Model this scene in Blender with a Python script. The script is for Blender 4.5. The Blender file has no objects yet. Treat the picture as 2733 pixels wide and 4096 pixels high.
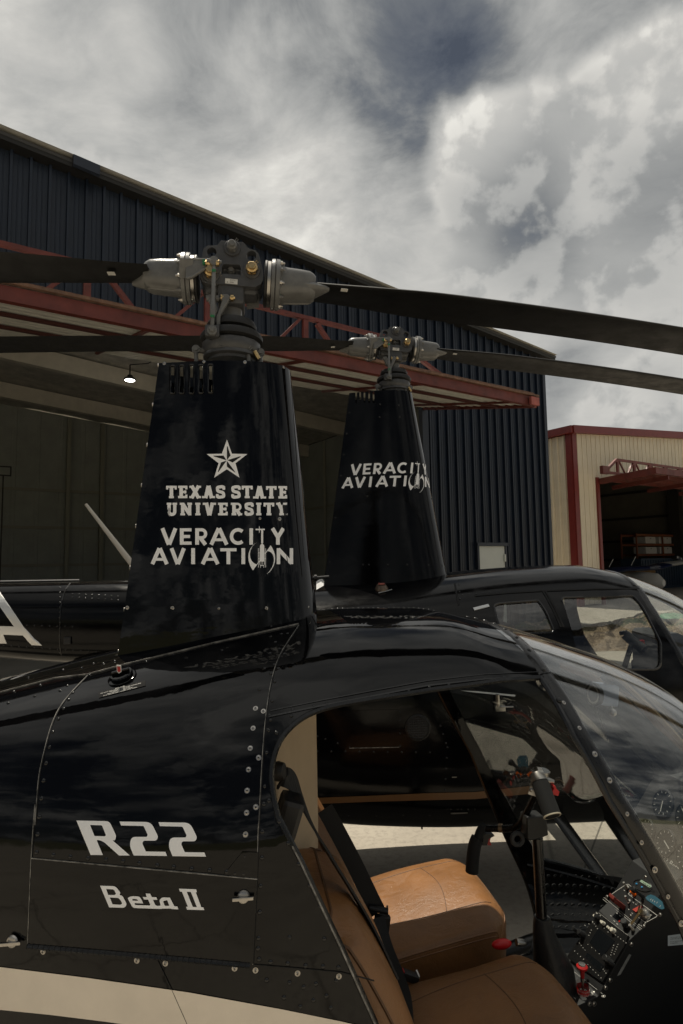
import bpy, bmesh, math, random
import numpy as np
from mathutils import Vector, Matrix
from mathutils.geometry import delaunay_2d_cdt
random.seed(7)
SC = bpy.context.scene
COL = SC.collection
R_ = math.radians

# ------------------------------------------------------------------ camera, sky, sun, exposure
LENS_PX, CAM_H = 2389.0, 1.82
PITCH, ROLL = R_(4.83), R_(-0.9)
c_f = np.array([0, math.cos(PITCH), math.sin(PITCH)])
_u = np.array([0, -math.sin(PITCH), math.cos(PITCH)]); _r = np.array([1., 0, 0])
c_r = math.cos(ROLL)*_r + math.sin(ROLL)*_u
c_u = -math.sin(ROLL)*_r + math.cos(ROLL)*_u
C0 = np.array([0, 0, CAM_H])
cam = bpy.data.objects.new('camera', bpy.data.cameras.new('camera'))
COL.objects.link(cam)
m = Matrix.Identity(4)
for i in range(3):
    m[i][0], m[i][1], m[i][2], m[i][3] = c_r[i], c_u[i], -c_f[i], C0[i]
cam.matrix_world = m
cam.data.sensor_fit = 'VERTICAL'; cam.data.sensor_height = 36.0
cam.data.lens = 36.0*LENS_PX/4096.0
cam.data.clip_start = 0.05; cam.data.clip_end = 3000
SC.camera = cam
vs = SC.view_settings
vs.view_transform = 'Standard'; vs.look = 'None'; vs.exposure = 0.30; vs.gamma = 1; vs.use_curve_mapping = False

SUN_EL, SUN_AZ = R_(69), R_(-34)           # azimuth measured from +Y towards +X
sv = Vector((math.sin(SUN_AZ)*math.cos(SUN_EL), math.cos(SUN_AZ)*math.cos(SUN_EL), math.sin(SUN_EL)))
sl = bpy.data.lights.new('sun', 'SUN'); sl.energy = 3.7; sl.angle = R_(0.6); sl.color = (1.0, .92, .78)
so = bpy.data.objects.new('sun', sl); COL.objects.link(so)
so.rotation_euler = (-sv).to_track_quat('-Z', 'Y').to_euler(); so.location = sv*60

def pray(px, py):
    return c_r*((px-1366.5)/LENS_PX) + c_u*((2048-py)/LENS_PX) + c_f

class NT:
    """tiny node-tree writer"""
    def __init__(s, tree):
        s.t = tree; s.n = tree.nodes; s.l = tree.links
    def add(s, kind, **kw):
        nd = s.n.new(kind)
        for k, v in kw.items():
            if k.startswith('in_'):
                key = k[3:]; key = int(key) if key.isdigit() else key.replace('_', ' ')
                s.put(nd.inputs[key], v)
            else: setattr(nd, k, v)
        return nd
    def put(s, sock, v):
        if isinstance(v, bpy.types.NodeSocket): s.l.new(v, sock)
        elif isinstance(v, bpy.types.Node): s.l.new(v.outputs[0], sock)
        else: sock.default_value = v
    def math(s, op, a, b=None, c=None, clamp=False):
        nd = s.n.new('ShaderNodeMath'); nd.operation = op; nd.use_clamp = clamp
        for i, v in enumerate((a, b, c)):
            if v is not None: s.put(nd.inputs[i], v)
        return nd.outputs[0]
    def vmath(s, op, a, b=None):
        nd = s.n.new('ShaderNodeVectorMath'); nd.operation = op
        s.put(nd.inputs[0], a)
        if b is not None:
            s.put(nd.inputs['Scale'] if op == 'SCALE' else nd.inputs[1], b)
        return nd.outputs['Value'] if op in ('DOT_PRODUCT', 'LENGTH') else nd.outputs[0]
    def rng(s, v, a, b, c=0., d=1., smooth=True):
        nd = s.n.new('ShaderNodeMapRange'); nd.interpolation_type = 'SMOOTHSTEP' if smooth else 'LINEAR'
        for i, q in enumerate((v, a, b, c, d)): s.put(nd.inputs[i], q)
        return nd.outputs[0]
    def noise(s, vec, scale, detail=6, rough=.55, dist=0., lac=2.0):
        nd = s.n.new('ShaderNodeTexNoise')
        s.put(nd.inputs['Vector'], vec)
        nd.inputs['Scale'].default_value = scale; nd.inputs['Detail'].default_value = detail
        nd.inputs['Roughness'].default_value = rough; nd.inputs['Distortion'].default_value = dist
        nd.inputs['Lacunarity'].default_value = lac
        return nd.outputs[0]
    def mix(s, f, a, b, typ='MIX'):
        nd = s.n.new('ShaderNodeMix'); nd.data_type = 'RGBA'; nd.blend_type = typ
        s.put(nd.inputs[0], f); s.put(nd.inputs[6], a); s.put(nd.inputs[7], b)
        return nd.outputs[2]
    def ramp(s, f, stops):
        nd = s.n.new('ShaderNodeValToRGB'); e = nd.color_ramp.elements
        while len(e) < len(stops): e.new(.5)
        for el, (p, c) in zip(e, stops): el.position = p; el.color = (*c, 1)
        s.put(nd.inputs[0], f); return nd.outputs[0]

# sky: Nishita blue behind a cloud deck that is laid out by direction
W = bpy.data.worlds.new('World'); SC.world = W; W.use_nodes = True
W.node_tree.nodes.clear(); t = NT(W.node_tree)
out = t.add('ShaderNodeOutputWorld'); bg = t.add('ShaderNodeBackground')
sky = t.add('ShaderNodeTexSky', sky_type='NISHITA', sun_disc=False, sun_elevation=SUN_EL, sun_rotation=SUN_AZ)
SKY_S = 0.07
d = t.add('ShaderNodeTexCoord').outputs['Generated']
sep = t.add('ShaderNodeSeparateXYZ'); t.put(sep.inputs[0], d)
zc = t.math('MAXIMUM', sep.outputs[2], 0.0)
den = t.math('ADD', zc, .28)
pl = t.add('ShaderNodeCombineXYZ'); t.put(pl.inputs[0], t.math('DIVIDE', sep.outputs[0], den)); t.put(pl.inputs[1], t.math('DIVIDE', sep.outputs[1], den))
P = pl.outputs[0]
def blob(px, py, rad):                     # soft patch of sky around one direction (rad in degrees)
    v = pray(px, py); v = v/np.linalg.norm(v)
    return t.rng(t.vmath('DOT_PRODUCT', d, tuple(v)), math.cos(R_(rad)), 1.0)
warp = t.add('ShaderNodeTexNoise'); t.put(warp.inputs['Vector'], P); warp.inputs['Scale'].default_value = 1.3; warp.inputs['Detail'].default_value = 3
Pw = t.vmath('ADD', P, t.vmath('SCALE', t.vmath('SUBTRACT', warp.outputs[1], (.5, .5, .5)), .55))
n_big = t.noise(t.vmath('MULTIPLY', Pw, (1, 1.1, 1)), 1.7, 8, .60)
n_mid = t.noise(t.vmath('MULTIPLY', Pw, (1., 1.15, 1)), 4.6, 9, .62)
wob = t.vmath('ADD', d, t.vmath('SCALE', t.vmath('SUBTRACT', warp.outputs[1], (.5, .5, .5)), .06))
n_puf = t.noise(wob, 8., 9, .52); n_pu2 = t.noise(t.vmath('ADD', wob, (.014, .0, -.026)), 8., 9, .52)
fl = t.rng(sep.outputs[2], .12, .62, .25, 1.)          # flatter towards the horizon
B = t.math('ADD', .56, t.math('MULTIPLY', fl, t.math('ADD', t.math('MULTIPLY', t.math('SUBTRACT', n_big, .5), .85), t.math('MULTIPLY', t.math('SUBTRACT', n_mid, .5), 1.0))))
for (px, py, r, w) in [(430, 300, 10, -.22), (330, 210, 4, -.10), (560, 190, 4, .10), (620, 350, 4, -.08), (1350, 230, 15, -.27), (1750, 480, 9, -.14), (2350, 0, 20, -.16), (1900, -100, 16, -.08), (750, -60, 12, -.12), (2733, 1040, 5, -.26), (900, 60, 8, -.08), (2150, 1000, 4.5, -.20), (2250, 1520, 4, -.16), (2600, 1600, 3, -.08),
                       (100, 330, 12, .12), (800, 700, 14, .20), (1550, 950, 14, .14), (2000, 1200, 10, .16), (1200, 800, 9, .08), (2480, 1620, 6, .14), (2350, 820, 8, .10), (2000, 520, 6, .10)]:
    B = t.math('ADD', B, t.math('MULTIPLY', blob(px, py, r), w))
M = t.math('MULTIPLY', t.math('SUBTRACT', n_puf, .5), .95)
for (px, py, r, w) in [(2000, 680, 7, .85), (2640, 470, 8, .9), (2330, 760, 8, .75), (2600, 900, 10, .7), (2100, 980, 9, .6), (2350, 700, 9, .6), (2500, 1640, 5, .75), (2733, 1480, 5, .6)]:
    M = t.math('ADD', M, t.math('MULTIPLY', blob(px, py, r), w))
edge = t.rng(M, -.02, .52)
lit = t.rng(t.math('SUBTRACT', n_puf, n_pu2), -.05, .05, -.09, .10)           # tops light, undersides grey
rim = t.rng(M, .20, .80, .13, .0)
B2 = t.math('ADD', t.math('ADD', t.math('ADD', .60, rim), lit), t.math('MULTIPLY', t.math('SUBTRACT', n_mid, .5), .24))
for (px, py, r, w) in [(2060, 780, 6, -.13), (2640, 720, 6, -.10), (2150, 990, 5, -.12), (1930, 500, 5, .16), (2640, 300, 6, .14), (2480, 1640, 4, .10)]:
    B2 = t.math('ADD', B2, t.math('MULTIPLY', blob(px, py, r), w))
f_p = edge
B = t.math('ADD', t.math('MULTIPLY', B, t.math('SUBTRACT', 1., f_p)), t.math('MULTIPLY', B2, f_p))
back = t.rng(sep.outputs[1], .15, -.45)
Bb = t.math('ADD', t.rng(sep.outputs[2], .45, .85, .26, .72), t.math('ADD', t.math('MULTIPLY', t.math('SUBTRACT', n_big, .5), 2.9), t.math('MULTIPLY', t.math('SUBTRACT', n_mid, .5), 1.7)))
B = t.math('ADD', t.math('MULTIPLY', B, t.math('SUBTRACT', 1., back)), t.math('MULTIPLY', Bb, back))
glow = t.rng(t.vmath('DOT_PRODUCT', d, tuple(sv)), .55, 1.0)
B = t.math('ADD', B, t.math('MULTIPLY', glow, .22))
ccol = t.ramp(B, [(.08, (.046, .052, .062)), (.28, (.128, .137, .147)), (.46, (.268, .273, .270)), (.64, (.375, .375, .362)), (.82, (.48, .472, .447)), (1., (.66, .645, .60))])
skyc = t.vmath('SCALE', sky.outputs[0], SKY_S)
allc = t.mix(t.rng(B, .10, .42), t.mix(.12, ccol, skyc), ccol)
low = t.rng(sep.outputs[2], -.05, .02)
allc = t.mix(low, (.16, .15, .13, 1), allc)
t.put(bg.inputs[0], allc); bg.inputs[1].default_value = 1.0
t.l.new(bg.outputs[0], out.inputs[0])

# ------------------------------------------------------------------ pixels of the photograph to points in the place
def at_depth(px, py, Y):
    v = pray(px, py); return C0 + v*(Y/v[1])
def at_height(px, py, z):
    v = pray(px, py); return C0 + v*((z-CAM_H)/v[2])
class Frame:
    """a thing's own axes: x forward, y left, z up"""
    def __init__(s, x, y, yaw):
        a = R_(yaw); s.o = np.array([x, y, 0.]); s.yaw = a
        s.ex = np.array([math.cos(a), math.sin(a), 0]); s.ey = np.array([-math.sin(a), math.cos(a), 0])
        s.cam = s.loc(C0)
    def loc(s, p):
        q = np.asarray(p)-s.o; return np.array([q@s.ex, q@s.ey, q[2]])
    def dirn(s, px, py):
        v = pray(px, py); return np.array([v@s.ex, v@s.ey, v[2]])
    def aty(s, px, py, y):
        v = s.dirn(px, py); return s.cam + v*((y-s.cam[1])/v[1])
    def atx(s, px, py, x):
        v = s.dirn(px, py); return s.cam + v*((x-s.cam[0])/v[0])
    def atz(s, px, py, z):
        v = s.dirn(px, py); return s.cam + v*((z-s.cam[2])/v[2])

# ------------------------------------------------------------------ materials
MATS = {}
def mat(name, col=(.5, .5, .5), rough=.5, metal=0., coat=0., bump=0., bscale=40., var=0., vscale=6., spec=.5, emit=None, estr=0., rvar=0., stretch=(1, 1, 1), bdist=.01):
    if name in MATS: return MATS[name]
    mt = bpy.data.materials.new(name); mt.use_nodes = True
    t = NT(mt.node_tree); b = t.n['Principled BSDF']
    b.inputs['Base Color'].default_value = (*col, 1); b.inputs['Roughness'].default_value = rough
    b.inputs['Metallic'].default_value = metal; b.inputs['Coat Weight'].default_value = coat; b.inputs['Coat Roughness'].default_value = .04
    b.inputs['Specular IOR Level'].default_value = spec
    v = t.add('ShaderNodeTexCoord').outputs['Object']
    v = t.vmath('MULTIPLY', v, stretch)
    if var:
        f = t.noise(v, vscale, 7, .62)
        lo = tuple(c*(1-var) for c in col); hi = tuple(min(1, c*(1+var)) for c in col)
        t.put(b.inputs['Base Color'], t.ramp(f, [(.3, lo), (.7, hi)]))
    if rvar:
        t.put(b.inputs['Roughness'], t.rng(t.noise(v, vscale*1.7, 6, .6), .3, .7, max(0, rough-rvar), min(1, rough+rvar)))
    if bump:
        bp = t.add('ShaderNodeBump'); bp.inputs['Strength'].default_value = bump; bp.inputs['Distance'].default_value = bdist
        t.put(bp.inputs['Height'], t.noise(v, bscale, 5, .6)); t.l.new(bp.outputs[0], b.inputs['Normal'])
        if coat: t.l.new(bp.outputs[0], b.inputs['Coat Normal'])
    if emit: b.inputs['Emission Color'].default_value = (*emit, 1); b.inputs['Emission Strength'].default_value = estr
    MATS[name] = mt; return mt

def glass(name, tint=(.93, .95, .94), f0=.05, rough=0., dust=0.):
    mt = bpy.data.materials.new(name); mt.use_nodes = True
    t = NT(mt.node_tree); t.n.remove(t.n['Principled BSDF'])
    tr = t.add('ShaderNodeBsdfTransparent'); tr.inputs[0].default_value = (*tint, 1)
    gl = t.add('ShaderNodeBsdfGlossy'); gl.inputs['Roughness'].default_value = rough; gl.inputs[0].default_value = (1, 1, 1, 1)
    fac = t.add('ShaderNodeLayerWeight').outputs['Facing']
    f = t.math('ADD', t.math('MULTIPLY', t.math('POWER', fac, 3.6), .9), f0, clamp=True)
    mx = t.add('ShaderNodeMixShader'); t.put(mx.inputs[0], f); t.l.new(tr.outputs[0], mx.inputs[1]); t.l.new(gl.outputs[0], mx.inputs[2])
    last = mx
    if dust:
        df = t.add('ShaderNodeBsdfDiffuse'); df.inputs[0].default_value = (.5, .48, .43, 1)
        co = t.add('ShaderNodeTexCoord').outputs['Object']
        scr = t.math('MULTIPLY', t.rng(t.noise(t.vmath('MULTIPLY', co, (1, 1, 1)), 180, 2, .6), .66, .75), t.rng(t.noise(co, 5, 3), .42, .7))
        dd = t.math('MULTIPLY', t.math('ADD', t.math('MULTIPLY', scr, 6), t.rng(t.noise(co, 9, 6, .7), .3, .8)), dust, clamp=True)
        m2 = t.add('ShaderNodeMixShader'); t.put(m2.inputs[0], dd); t.l.new(mx.outputs[0], m2.inputs[1]); t.l.new(df.outputs[0], m2.inputs[2]); last = m2
    t.l.new(last.outputs[0], t.n['Material Output'].inputs[0])
    MATS[name] = mt; return mt

def black_paint(name='gloss_black_paint', r0=.025, r1=.09, sp=.30):
    """gloss black paint over thin sheet: faint ripples in the panels and fine dust"""
    mt = bpy.data.materials.new(name); mt.use_nodes = True
    t = NT(mt.node_tree); b = t.n['Principled BSDF']
    b.inputs['Base Color'].default_value = (.0018, .0018, .0021, 1); b.inputs['Roughness'].default_value = .16
    b.inputs['Specular IOR Level'].default_value = sp
    co = t.add('ShaderNodeTexCoord').outputs['Object']
    h = t.math('ADD', t.math('MULTIPLY', t.noise(t.vmath('MULTIPLY', co, (.5, 1, 1)), 9, 3, .5), 1.0), t.math('MULTIPLY', t.noise(co, 38, 2, .5), .10))
    bp = t.add('ShaderNodeBump'); bp.inputs['Strength'].default_value = .045; bp.inputs['Distance'].default_value = .02
    t.put(bp.inputs['Height'], h); t.l.new(bp.outputs[0], b.inputs['Normal'])
    t.put(b.inputs['Roughness'], t.rng(t.noise(t.vmath('MULTIPLY', co, (1, 1, 2.5)), 6, 6, .65), .35, .75, r0, r1))
    MATS[name] = mt; return mt

BLACK = black_paint()
BLACK2 = black_paint('weathered_black_paint', .10, .21, .22)
GLASS = glass('clear_acrylic', (.93, .945, .94), .08, .0, .0)
GLASS2 = glass('tinted_acrylic', (.62, .64, .63), .08, .0, .03)
CLEAR = glass('clear_plastic', (.85, .85, .85), .08)
SATIN = mat('satin_black_metal', (.008, .008, .008), .38, bump=.06, bscale=60, rvar=.1)
FRAME = mat('semi_gloss_black', (.005, .005, .005), .22, bump=.10, bscale=30, rvar=.1)
WORN_HILITE = mat('worn_edge_highlight', (.20, .19, .17), .5, var=.9, vscale=60)  # pale grey of worn edges, with edge highlights put into the colour
SEAM = mat('panel_gap', (.002, .002, .002), .8)
DECAL = mat('silver_grey_vinyl', (.90, .90, .895), .35, metal=.0, var=.04, vscale=20)
STRIPE = mat('silver_stripe_paint', (.66, .61, .54), .28, metal=.55, var=.05, vscale=15)
GREYMET = mat('grey_painted_casting', (.13, .13, .126), .32, var=.18, vscale=35, bump=.08, bscale=120)
DARKMET = mat('dark_grey_casting', (.058, .059, .061), .40, var=.2, vscale=45, bump=.05, bscale=150)
STEEL = mat('bare_steel', (.42, .40, .37), .30, metal=1., var=.1, vscale=90)
BRASS = mat('gold_passivated_steel', (.52, .38, .19), .3, metal=1., var=.25, vscale=90)
GREEN = mat('green_torque_paint', (.015, .16, .055), .5)
RUBBER = mat('black_rubber', (.010, .010, .010), .55, bump=.05, bscale=80, rvar=.1)
BLADE = mat('matt_black_blade_paint', (.0026, .0025, .0024), .5, spec=.32, var=.25, vscale=8, bump=.03, bscale=60, rvar=.1)
WHITE = mat('white_label', (.62, .61, .57), .5, var=.06, vscale=60)
RED = mat('red_plastic', (.42, .012, .012), .35)
ORANGE = mat('orange_lens', (.75, .14, .008), .2)
CONCRETE = None

# ------------------------------------------------------------------ mesh builder
class MB:
    def __init__(s, T=None): s.v = []; s.f = []; s.sm = []; s.mi = []; s.cur = 0; s.T = T; s.smooth = False
    def put(s, vs, fs, smooth=None):
        o = len(s.v); s.v += [tuple(map(float, q)) for q in vs]
        for f in fs: s.f.append([o+i for i in f]); s.sm.append(s.smooth if smooth is None else smooth); s.mi.append(s.cur)
        return s
    def box(s, c, size, M=None, bev=0.):
        c = Vector(c); x, y, z = [q/2 for q in size]
        if bev:
            b = min(bev, x*.45, y*.45, z*.45); vs = []
            bm = bmesh.new(); bmesh.ops.create_cube(bm, size=1)
            for q in bm.verts: q.co = Vector((q.co.x*2*x, q.co.y*2*y, q.co.z*2*z))
            bmesh.ops.bevel(bm, geom=bm.edges[:], offset=b, segments=2, affect='EDGES', profile=.6)
            bm.verts.ensure_lookup_table()
            vs = [q.co.copy() for q in bm.verts]; fs = [[q.index for q in f.verts] for f in bm.faces]; bm.free()
        else:
            vs = [Vector((i*x, j*y, k*z)) for i in (-1, 1) for j in (-1, 1) for k in (-1, 1)]
            fs = [(0, 1, 3, 2), (4, 6, 7, 5), (0, 4, 5, 1), (2, 3, 7, 6), (0, 2, 6, 4), (1, 5, 7, 3)]
        if M is not None: vs = [M @ q for q in vs]
        return s.put([q+c for q in vs], fs, False)
    def beam(s, a, b, w, h, up=(0, 0, 1), bev=0.):
        a = Vector(a); b = Vector(b); x = (b-a); L = x.length; x.normalize()
        u = Vector(up); y = u.cross(x)
        if y.length < 1e-5: y = Vector((0, 1, 0)).cross(x)
        y.normalize(); z = x.cross(y)
        M = Matrix((x, y, z)).transposed()
        return s.box((a+b)/2, (L, w, h), M, bev)
    def tube(s, pts, r, n=10, caps=True, ell=None, smooth=True):
        pts = [Vector(map(float, p)) for p in pts]; rs = r if hasattr(r, '__len__') else [r]*len(pts)
        rings = []; prev = None
        for i, p in enumerate(pts):
            d = (pts[min(i+1, len(pts)-1)]-pts[max(i-1, 0)]).normalized()
            if prev is None:
                a = Vector((0, 0, 1)) if abs(d.z) < .9 else Vector((1, 0, 0)); u = a.cross(d).normalized()
            else: u = (prev - d*prev.dot(d)).normalized()
            prev = u; w = d.cross(u)
            e = ell or 1.
            rings.append([p + (u*math.cos(2*math.pi*k/n) + w*math.sin(2*math.pi*k/n)*e)*rs[i] for k in range(n)])
        s.loft(rings, True, caps, smooth); return s
    def loft(s, rings, closed=True, caps=False, smooth=True):
        n = len(rings[0]); vs = [p for r in rings for p in r]; fs = []
        for i in range(len(rings)-1):
            for k in range(n if closed else n-1):
                a = i*n+k; b = i*n+(k+1) % n; fs.append((a, b, b+n, a+n))
        s.put(vs, fs, smooth)
        if caps:
            s.put(rings[0], [list(range(n))[::-1]], False); s.put(rings[-1], [list(range(n))], False)
        return s
    def lathe(s, prof, o=(0, 0, 0), axis=(0, 0, 1), n=24, smooth=True, caps=True):
        """prof: list of (radius, height along axis)"""
        o = Vector(o); w = Vector(axis).normalized()
        a = Vector((0, 0, 1)) if abs(w.z) < .9 else Vector((1, 0, 0)); u = a.cross(w).normalized(); v = w.cross(u)
        rings = [[o + w*h + (u*math.cos(2*math.pi*k/n)+v*math.sin(2*math.pi*k/n))*max(r, 1e-5) for k in range(n)] for r, h in prof]
        for i in range(len(rings)-1): s.loft([rings[i], rings[i+1]], True, False, smooth)
        if caps:
            s.put(rings[0], [list(range(n))[::-1]], False); s.put(rings[-1], [list(range(n))], False)
        return s
    def grid(s, P, smooth=True):
        return s.loft(P, False, False, smooth)
    def prism(s, poly, y0, y1, f=None, smooth=False):
        """poly: (x,z) outline extruded from y0 to y1"""
        n = len(poly)
        vs = [(x, y0, z) for x, z in poly]+[(x, y1, z) for x, z in poly]
        if f: vs = [f(*q) for q in vs]
        fs = [list(range(n)), [2*n-1-i for i in range(n)]]+[(i, i+n, (i+1) % n+n, (i+1) % n) for i in range(n)]
        return s.put(vs, fs, smooth)
    def ball(s, c, r, n=8, m=5, sc=(1, 1, 1), M=None, half=False):
        rings = []
        for i in range(m+1):
            th = (math.pi/2 if half else math.pi)*i/m
            ring = []
            for k in range(n):
                q = Vector((math.sin(th)*math.cos(2*math.pi*k/n)*sc[0], math.sin(th)*math.sin(2*math.pi*k/n)*sc[1], math.cos(th)*sc[2]))*r
                if M is not None: q = M @ q
                ring.append(Vector(c)+q)
            rings.append(ring)
        return s.loft(rings, True, False, True)
    def build(s, name, mats, parent=None, sharp=40):
        me = bpy.data.meshes.new(name)
        vs = s.v if s.T is None else [tuple(s.T @ Vector(q)) for q in s.v]
        me.from_pydata(vs, [], s.f); me.update()
        mats = mats if isinstance(mats, (list, tuple)) else [mats]
        for q in mats: me.materials.append(q)
        me.polygons.foreach_set('material_index', s.mi); me.polygons.foreach_set('use_smooth', s.sm)
        bm = bmesh.new(); bm.from_mesh(me); bmesh.ops.remove_doubles(bm, verts=bm.verts[:], dist=1e-6)
        bmesh.ops.recalc_face_normals(bm, faces=bm.faces[:]); bm.to_mesh(me); bm.free()
        if any(s.sm): me.set_sharp_from_angle(angle=R_(sharp))
        o = bpy.data.objects.new(name, me); COL.objects.link(o); o.parent = parent
        return o

def tag(o, label=None, cat=None, group=None, kind=None):
    if label: o['label'] = label
    if cat: o['category'] = cat
    if group: o['group'] = group
    if kind: o['kind'] = kind
    return o
def empty(name, loc, rz=0.):
    o = bpy.data.objects.new(name, None); COL.objects.link(o); o.location = loc; o.rotation_euler = (0, 0, rz); o.empty_display_size = .2
    return o
def kids(o): return [c for c in bpy.data.objects if c.parent == o]
def copy_tree(o, parent=None):
    c = o.copy(); COL.objects.link(c)
    if parent: c.parent = parent
    for ch in kids(o): copy_tree(ch, c)
    return c
def boolean(o, cutters, op='DIFFERENCE', solver='EXACT'):
    for c in cutters:
        md = o.modifiers.new('b', 'BOOLEAN'); md.operation = op; md.object = c; md.solver = solver
    dg = bpy.context.evaluated_depsgraph_get(); dg.update()
    me = bpy.data.meshes.new_from_object(o.evaluated_get(dg))
    o.modifiers.clear(); old = o.data; o.data = me; me.name = old.name
    for c in cutters: bpy.data.objects.remove(c)
    return o
def spline(pts, n):
    """Catmull-Rom through pts, n samples per span"""
    p = [np.array(q, float) for q in pts]; p = [2*p[0]-p[1]]+p+[2*p[-1]-p[-2]]; res = []
    for i in range(1, len(p)-2):
        for k in range(n):
            u = k/n; a, b, c, e = p[i-1], p[i], p[i+1], p[i+2]
            res.append(.5*((2*b)+(-a+c)*u+(2*a-5*b+4*c-e)*u*u+(-a+3*b-3*c+e)*u**3))
    res.append(p[-2]); return res
# ------------------------------------------------------------------ ground
def concrete_mat():
    mt = bpy.data.materials.new('pale_concrete'); mt.use_nodes = True
    t = NT(mt.node_tree); b = t.n['Principled BSDF']; b.inputs['Roughness'].default_value = .8
    co = t.add('ShaderNodeTexCoord').outputs['Object']
    f = t.noise(co, .9, 9, .68); g = t.noise(co, 26, 6, .7); st = t.noise(t.vmath('MULTIPLY', co, (.35, 2.2, 1)), 2.2, 7, .65)
    c = t.ramp(f, [(.25, (.31, .275, .225)), (.55, (.40, .36, .295)), (.8, (.46, .42, .35))])
    c = t.mix(t.rng(g, .42, .75), c, (.27, .24, .20, 1)); c = t.mix(t.math('MULTIPLY', t.rng(st, .55, .8), .35), c, (.20, .18, .155, 1))
    br = t.add('ShaderNodeTexBrick', offset=0.0); br.inputs['Scale'].default_value = 1.; br.inputs['Mortar Size'].default_value = .006
    br.inputs['Brick Width'].default_value = 4.6; br.inputs['Row Height'].default_value = 4.6
    rot = t.add('ShaderNodeMapping'); t.put(rot.inputs[0], co); rot.inputs['Rotation'].default_value = (0, 0, R_(31)); rot.inputs['Location'].default_value = (.7, 2.45, 0)
    t.put(br.inputs['Vector'], rot.outputs[0])
    vc = t.add('ShaderNodeTexVoronoi', feature='DISTANCE_TO_EDGE'); vc.inputs['Scale'].default_value = .55; t.put(vc.inputs['Vector'], t.vmath('ADD', co, t.vmath('SCALE', t.n.new('ShaderNodeTexNoise').outputs[1], .5)))
    c = t.mix(t.math('MULTIPLY', t.rng(vc.outputs[0], .012, .0), .55), c, (.10, .085, .065, 1))
    c = t.mix(t.math('MULTIPLY', t.rng(t.noise(co, 1.6, 4, .5), .62, .72), .4), c, (.14, .12, .10, 1))
    c = t.mix(t.math('MULTIPLY', br.outputs['Fac'], .75), c, (.07, .062, .05, 1))
    t.put(b.inputs['Base Color'], c)
    bp = t.add('ShaderNodeBump'); bp.inputs['Strength'].default_value = .25; bp.inputs['Distance'].default_value = .006
    t.put(bp.inputs['Height'], t.math('SUBTRACT', g, br.outputs['Fac'])); t.l.new(bp.outputs[0], b.inputs['Normal'])
    return mt
CONCRETE = concrete_mat()
GRASS = mat('dry_grass', (.10, .10, .045), .9, var=.6, vscale=.8, bump=.6, bscale=30)
g = MB(); n = 24
g.put([(math.cos(2*math.pi*k/n)*1500, math.sin(2*math.pi*k/n)*1500, -.02) for k in range(n)], [list(range(n))])
tag(g.build('ground', GRASS), kind='structure')
g = MB(); g.put([(-40, -26, 0), (40, -26, 0), (40, 60, 0), (-40, 60, 0)], [(0, 1, 2, 3)])
tag(g.build('apron', CONCRETE), kind='structure')
# spoil bank beyond the second helicopter
def bank():
    mb = MB(); rows = []
    for i in range(121):
        x = 2.2+i*.13; ring = []
        for j in range(23):
            u = j/22; y = 11.6+.10*(x-2)+u*3.6
            h = math.sin(math.pi*min(1, u*1.05))**.8*.50 if u < .95 else 0
            h *= (.85+.25*math.sin(x*.9)+.12*math.sin(x*2.7+1))
            nz = .10*math.sin(x*7.3+y*5.1)*math.sin(y*8.7-x*3.3)+random.uniform(-.055, .055)
            ring.append((x+random.uniform(-.05, .05), y, max(.004, h+nz*(0 if j in (0, 22) else 1))))
        rows.append(ring)
    mb.grid(rows, False)
    mt = bpy.data.materials.new('rubble_and_weeds'); mt.use_nodes = True
    t = NT(mt.node_tree); b = t.n['Principled BSDF']; b.inputs['Roughness'].default_value = .95
    co = t.add('ShaderNodeTexCoord').outputs['Object']
    c = t.ramp(t.noise(co, 24, 8, .8), [(.36, (.07, .05, .035)), (.5, (.27, .20, .13)), (.64, (.48, .38, .27))])
    z = t.add('ShaderNodeSeparateXYZ'); t.put(z.inputs[0], co)
    weeds = t.math('MULTIPLY', t.rng(t.noise(co, 2.2, 6, .7), .47, .56), t.rng(z.outputs[2], .18, .4))
    c = t.mix(weeds, c, t.ramp(t.noise(co, 14, 5), [(.3, (.02, .035, .012)), (.7, (.075, .095, .035))]))
    t.put(b.inputs['Base Color'], c)
    bp = t.add('ShaderNodeBump'); bp.inputs['Distance'].default_value = .05; t.put(bp.inputs['Height'], t.noise(co, 18, 6, .7)); t.l.new(bp.outputs[0], b.inputs['Normal'])
    tag(mb.build('rubble_bank', mt), kind='structure')
bank()
gm = mat('green_sheet_cloth', (.03, .16, .07), .8, var=.3, vscale=5)
mb = MB(); ring = []
for i in range(15):
    r = []
    for j in range(9):
        u, v = i/14*2-1, j/8*2-1
        r.append((7.35+u*.30, 13.5+v*.3, .47+.10*max(0, (1-u*u))**.6*max(0, 1-v*v)**.6+random.uniform(0, .02)))
    ring.append(r)
mb.grid(ring); tag(mb.build('ground_sheet', gm), 'green cloth sheet lying over the top of the rubble bank', 'sheet')

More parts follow.
